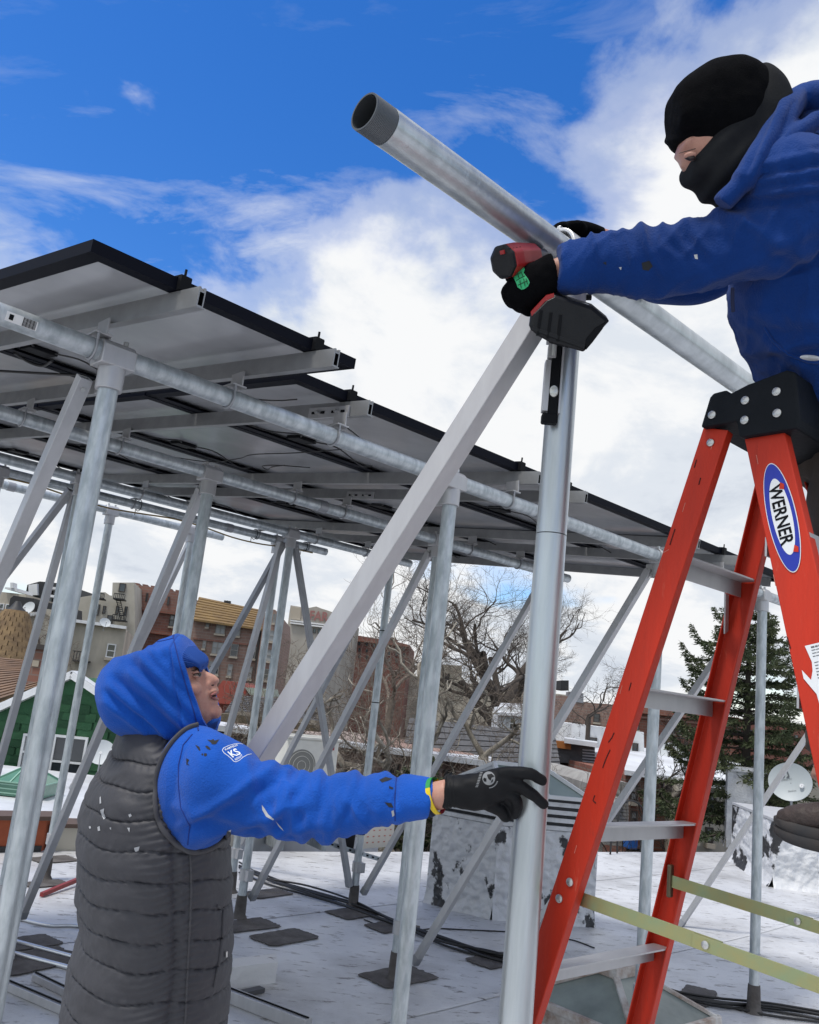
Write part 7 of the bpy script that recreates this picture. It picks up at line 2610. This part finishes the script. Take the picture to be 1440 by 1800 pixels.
GG = mat('green roof glass', (0.10, 0.24, 0.17), 0.25, 0, (0.07, 0.18, 0.13), 8, 0.6)
GB = mat('pale green bar', (0.24, 0.42, 0.33), 0.5)
zb = 0.19
w_, d_ = 0.26, 0.25
cc = vec(pg[0], pg[1], zb)
MB().box(cc + Z * 0.07, (vec(1, 0, 0), vec(0, 1, 0), Z), (w_ * 2, d_ * 2, 0.14)).build('curb', GG, t_)
b4 = [cc + vec(i * w_ * 1.08, j * d_ * 1.08, 0.14) for i, j in ((-1, -1), (1, -1), (1, 1), (-1, 1))]
ap = [cc + vec(-0.05, 0, 0.30), cc + vec(0.05, 0, 0.30)]
for fc in ((b4[0], b4[1], ap[1], ap[0]), (b4[2], b4[3], ap[0], ap[1]), (b4[1], b4[2], ap[1]), (b4[3], b4[0], ap[0])):
    MB().prism(list(fc), -Z * 0.008).build('glass_pane', GG, t_)
for P, Q in ((b4[0], ap[0]), (b4[1], ap[1]), (b4[0] * .66 + b4[1] * .34, ap[0]), (b4[0] * .34 + b4[1] * .66, ap[1]), (ap[0], ap[1]), (b4[0], b4[1]), (b4[1], b4[2]), (b4[2], ap[1]), (b4[3], ap[0])):
    MB().bar(P + Z * 0.006, Q + Z * 0.006, 0.014, 0.012).build('glazing_bar', GB, t_)
for k in range(3):
    MB().box(cc + Z * (0.03 + 0.045 * k) - vec(0, d_ + 0.006, 0), (vec(1, 0, 0), vec(0, 1, 0), Z), (w_ * 2.02, 0.012, 0.012)).build('curb_band', GB, t_)
dish(atY(178, 1322, 12.2), vec(0.25, -0.9, 0.3), 0.17, 'pale dish beside the gable house window', mat('dish grey', (0.55, 0.58, 0.60), 0.5))
# plumbing pipes at the far edge
for k, (x, y) in enumerate(((1073, 1502), (1126, 1498), (1134, 1498))):
    p = atz(x, y, 0)
    tag(MB().path([p, p + Z * 0.45, p + Z * 0.5 + vec(.03, 0, 0)], 0.012, 8).build('vent_pipe', IRON), 'thin iron rail post at the roof edge, %s' % ['left', 'middle', 'right'][k], 'post', 'iron posts at the roof edge')
tag(MB().path(curve([atz(1085, 1500, 0), atz(1085, 1500, 0) + Z * 0.52, atz(1105, 1499, 0) + Z * 0.66, atz(1130, 1498, 0) + Z * 0.5, atz(1132, 1498, 0)], 24), 0.012, 8).build('hoop_rail', IRON), 'black iron hoop rail at the roof edge behind the ladder', 'railing')
# ================================================================== trees
SYC = mat('sycamore bark', (0.32, 0.29, 0.24), 0.9, 0, (0.11, 0.095, 0.075), 4, 0.9, 8, 0.3, 12, (1, 1, 0.6), lo=0.45, hi=0.55)
TWG = mat('brown twigs', (0.155, 0.125, 0.10), 0.95)
OAK = mat('dark bark', (0.055, 0.045, 0.038), 0.95, 0, (0.08, 0.065, 0.055), 5, 0.6)


def tubes(polys, rads, sides):
    """many thin tubes at once; all polylines of one length"""
    P = np.array(polys)
    r_ = np.array(rads)
    N, K, _ = P.shape
    T = np.gradient(P, axis=1)
    T /= np.linalg.norm(T, axis=2, keepdims=True) + 1e-12
    hint = np.where(np.abs(T[..., 2:3]) > 0.9, np.array([1.0, 0, 0]), np.array([0, 0, 1.0]))
    A_ = np.cross(hint, T)
    A_ /= np.linalg.norm(A_, axis=2, keepdims=True) + 1e-12
    B_ = np.cross(T, A_)
    th = np.arange(sides) * 2 * np.pi / sides
    ring_ = P[:, :, None] + r_[:, :, None, None] * (A_[:, :, None] * np.cos(th)[None, None, :, None] + B_[:, :, None] * np.sin(th)[None, None, :, None])
    vs = ring_.reshape(-1, 3)
    i, k, s_ = np.meshgrid(np.arange(N), np.arange(K - 1), np.arange(sides), indexing='ij')
    b0 = (i * K + k) * sides
    s2 = (s_ + 1) % sides
    fs = np.stack([b0 + s_, b0 + s2, b0 + sides + s2, b0 + sides + s_], -1).reshape(-1, 4)
    return vs, fs


def fast_mesh(name, parts, m, parent):
    vs, fs, o = [], [], 0
    for v, f in parts:
        vs.append(v)
        fs.append(f + o)
        o += len(v)
    vs, fs = np.concatenate(vs), np.concatenate(fs)
    org = ORG[parent.name]
    me = bpy.data.meshes.new(name)
    me.vertices.add(len(vs))
    me.vertices.foreach_set('co', (vs - org).ravel())
    nf, k = fs.shape
    me.loops.add(nf * k)
    me.loops.foreach_set('vertex_index', fs.ravel().astype(np.int32))
    me.polygons.add(nf)
    me.polygons.foreach_set('loop_start', (np.arange(nf) * k).astype(np.int32))
    me.polygons.foreach_set('use_smooth', np.ones(nf, dtype=bool) if k == 4 else np.zeros(nf, dtype=bool))
    me.materials.append(m)
    me.update(calc_edges=True)
    return link(me, name, parent, org)


def bare_tree(label, x, y, Y, seed, bark, twig, r0, L0, levels=5, gn=0.35, spread=0.9, kids=(3, 4), up=0.25, mains=4, shrink=0.70, lim=2, group=None, fork_wander=0.6):
    q = np.random.default_rng(seed)
    fork = atY(x, y, Y)
    base = vec(fork[0] + q.uniform(-.4, .4), fork[1] + q.uniform(-.3, .3), GROUND_Z)
    t = thing('bare_tree', base, label, 'tree', group)
    tr = MB()
    pts = curve([base, base * 0.65 + fork * 0.35 + vec(q.uniform(-.2, .2), 0, 0), base * 0.3 + fork * 0.7 + vec(q.uniform(-.2, .2), 0, 0), fork], 12)
    tr.path(pts, [r0 * 1.5 - 0.5 * r0 * i / 12 for i in range(13)], 10)
    tr.build('trunk', bark, t)
    LP, TP = [], []

    def grow(p, d, L, r, lev):
        n = 6 if lev <= lim else 4
        P = [p]
        dd = d
        J = q.normal(0, gn, (n, 3)) * (1 if lev < 4 else 0.8)
        J[:, 2] += up * (0.35 if lev < 2 else 0.2)
        for i in range(n):
            dd = dd + J[i]
            dd = dd / math.sqrt(dd[0] * dd[0] + dd[1] * dd[1] + dd[2] * dd[2])
            P.append(P[-1] + dd * (L / n))
        rr = [r * (1 - 0.45 * i / n) for i in range(n + 1)]
        (LP if lev <= lim else TP).append((P, rr))
        if lev >= levels:
            return
        k = q.integers(kids[0], kids[1] + 1)
        for c in range(k):
            s = 0.35 + 0.65 * (c + q.uniform(0.2, 1)) / k
            i = min(n - 1, int(s * n))
            b = P[i] + (P[i + 1] - P[i]) * (s * n - i)
            ax_ = P[i + 1] - P[i]
            ax_ = ax_ / math.sqrt(ax_ @ ax_)
            sv = q.normal(0, 1, 3)
            sv = sv - ax_ * (sv @ ax_)
            sv = sv / math.sqrt(sv @ sv + 1e-9)
            nd_ = ax_ * q.uniform(0.5, 1.0) + sv * spread * q.uniform(0.6, 1.1)
            nd_ = nd_ / math.sqrt(nd_ @ nd_)
            grow(b, nd_, L * shrink * q.uniform(0.75, 1.15), max(0.0035, rr[i] * q.uniform(0.5, 0.68)), lev + 1)
    for m_i in range(mains):
        th = 2 * math.pi * m_i / mains + q.uniform(-.5, .5)
        d = nrm(vec(math.cos(th) * spread, math.sin(th) * spread, q.uniform(0.5, 1.3)))
        grow(pts[-1 - (m_i % 3)], d, L0 * q.uniform(.8, 1.2), r0 * q.uniform(0.55, 0.75), 0)
    fast_mesh('limbs', [tubes([a for a, b in LP], [b for a, b in LP], 7)], bark, t)
    tag(fast_mesh('twigs', [tubes([a for a, b in TP], [b for a, b in TP], 3)], twig, t), kind='stuff')
    return t


bare_tree('pale gnarled tree left of the slanting brace foot', 525, 1290, 15.5, 11, SYC, TWG, 0.09, 1.1, 5, 0.45, 1.0, (3, 4), 0.2, 5, 0.72, 2, 'bare backyard trees')
bare_tree('pale gnarled tree behind the reaching sleeve with thick bent limbs', 650, 1395, 13.0, 5, SYC, TWG, 0.10, 1.3, 5, 0.42, 1.0, (3, 4), 0.25, 5, 0.72, 2, 'bare backyard trees')
bare_tree('upright pale tree left of the post beyond the sleeve', 735, 1300, 16, 23, SYC, TWG, 0.09, 1.5, 5, 0.30, 0.75, (2, 3), 0.5, 4, 0.72, 2, 'bare backyard trees')
bare_tree('wide pale tree between the sleeve post and the big post', 850, 1330, 17, 31, SYC, TWG, 0.10, 1.5, 5, 0.42, 1.0, (3, 4), 0.25, 5, 0.72, 2, 'bare backyard trees')
bare_tree('low pale tree right above the glove', 790, 1400, 14, 44, SYC, TWG, 0.10, 1.1, 4, 0.45, 1.1, (2, 4), 0.1, 5, 0.70, 2, 'bare backyard trees')
bare_tree('slim bare tree behind the cable-tied far post', 690, 1230, 24, 52, TWG, TWG, 0.10, 2.0, 5, 0.25, 0.7, (2, 3), 0.5, 4, 0.72, 2, 'bare backyard trees')
bare_tree('big dark spreading bare tree against the sky behind the big post', 884, 1235, 36, 8, OAK, OAK, 0.34, 3.3, 6, 0.22, 0.85, (3, 4), 0.28, 6, 0.70, 3, 'bare backyard trees')
bare_tree('thin dark tree standing before the red back house', 1138, 1440, 16, 61, OAK, OAK, 0.06, 0.9, 5, 0.25, 0.7, (3, 3), 0.5, 4, 0.72, 2, 'bare backyard trees')
bare_tree('thin dark tree before the pale back house', 1218, 1430, 16.5, 67, OAK, OAK, 0.05, 0.8, 5, 0.25, 0.8, (3, 3), 0.5, 4, 0.72, 2, 'bare backyard trees')
bare_tree('small dark tree beside the brick corner house', 1035, 1262, 30, 71, OAK, OAK, 0.08, 1.2, 5, 0.28, 0.9, (3, 3), 0.2, 4, 0.72, 2, 'bare backyard trees')
bare_tree('wispy tree against the beige stucco wall', 62, 1150, 26, 77, TWG, TWG, 0.06, 0.9, 5, 0.3, 0.9, (3, 3), 0.2, 4, 0.70, 2, 'bare backyard trees')


def conifer(label, x, ytop, ybase, Y, seed, width, expo=0.36, step=0.26):
    q = np.random.default_rng(seed)
    top = atY(x, ytop, Y)
    base = vec(top[0], top[1], GROUND_Z)
    t = thing('evergreen_tree', base, label, 'tree')
    MB().path([base, base * .5 + top * .5, top], [0.24, 0.15, 0.02], 10).build('trunk', OAK, t)
    zb_ = atY(x, ybase, Y)[2]
    H_ = top[2] - zb_
    LP, blades = [], []
    z = 0.05
    while z < H_:
        fr = z / H_
        reach = width * (fr ** expo) * 0.5
        nn = 8
        for k in range(nn):
            th = 2 * math.pi * (k + q.uniform(-.4, .4)) / nn + z * 2.4
            d = vec(math.cos(th), math.sin(th), 0)
            L = reach * q.uniform(0.6, 1.3)
            rise = q.uniform(0.02, 0.30) + 0.45 * (1 - fr) ** 3
            P0 = vec(top[0], top[1], top[2] - z + q.uniform(-.08, .08))
            P = curve([P0, P0 + d * L * .4 + Z * L * (rise * .4 - .04), P0 + d * L * .8 + Z * L * (rise * .5 - .10), P0 + d * L + Z * L * (rise * 0.9)], 6)
            LP.append((P, [max(.004, .020 * (0.4 + fr) * (1 - i / 7.5)) for i in range(7)]))
            side = np.cross(Z, d)
            PP = np.array(P)
            ns = int(10 + L * 28)
            for sg in (-1, 1):
                u_ = 0.15 + 0.85 * (np.arange(ns) + q.random(ns)) / ns
                i = np.minimum(5, (u_ * 6).astype(int))
                b = PP[i] + (PP[i + 1] - PP[i]) * (u_ * 6 - i)[:, None]
                ln = (0.09 + 0.16 * L) * (1.15 - u_) * q.uniform(.6, 1.25, ns) + 0.05
                dv = side * sg * q.uniform(.5, 1.0, (ns, 1)) + d * q.uniform(.5, 1.0, (ns, 1)) + Z * q.normal(-0.05, 0.14, (ns, 1))
                dv /= np.linalg.norm(dv, axis=1, keepdims=True)
                for w in range(7):
                    a0 = b + dv * (ln * w / 7)[:, None]
                    out = dv + q.normal(0, .45, (ns, 3)) - Z * 0.12
                    out /= np.linalg.norm(out, axis=1, keepdims=True)
                    tip = a0 + out * (ln * .20 + 0.035)[:, None]
                    n2 = np.cross(out, q.normal(0, 1, (ns, 3)))
                    n2 /= np.linalg.norm(n2, axis=1, keepdims=True) + 1e-9
                    wd = q.uniform(.006, .013, (ns, 1))
                    md = a0 * .5 + tip * .5
                    blades.append(np.stack([a0, md + n2 * wd, tip, md - n2 * wd], 1))
        z += step + 0.06 * fr
    fast_mesh('branch_wood', [tubes([a for a, b in LP], [b for a, b in LP], 5)], OAK, t)
    B_ = np.concatenate(blades)
    n = len(B_)
    o = fast_mesh('needles', [(B_.reshape(-1, 3), np.arange(n * 4).reshape(-1, 4))], mat('dark spruce needles', (0.040, 0.060, 0.024), 0.8, 0, (0.075, 0.085, 0.034), 2.5, 0.9, 6), t)
    o.data.polygons.foreach_set('use_smooth', np.zeros(n, dtype=bool))
    tag(o, kind='stuff')
    return t


conifer('dark evergreen with spreading boughs behind the right ladder rail', 1318, 1085, 1480, 14.5, 3, 2.75, 0.36, 0.17)
conifer('low evergreen bush under the glove beside the pale trees', 745, 1330, 1500, 14.0, 9, 1.0, 0.5, 0.16)
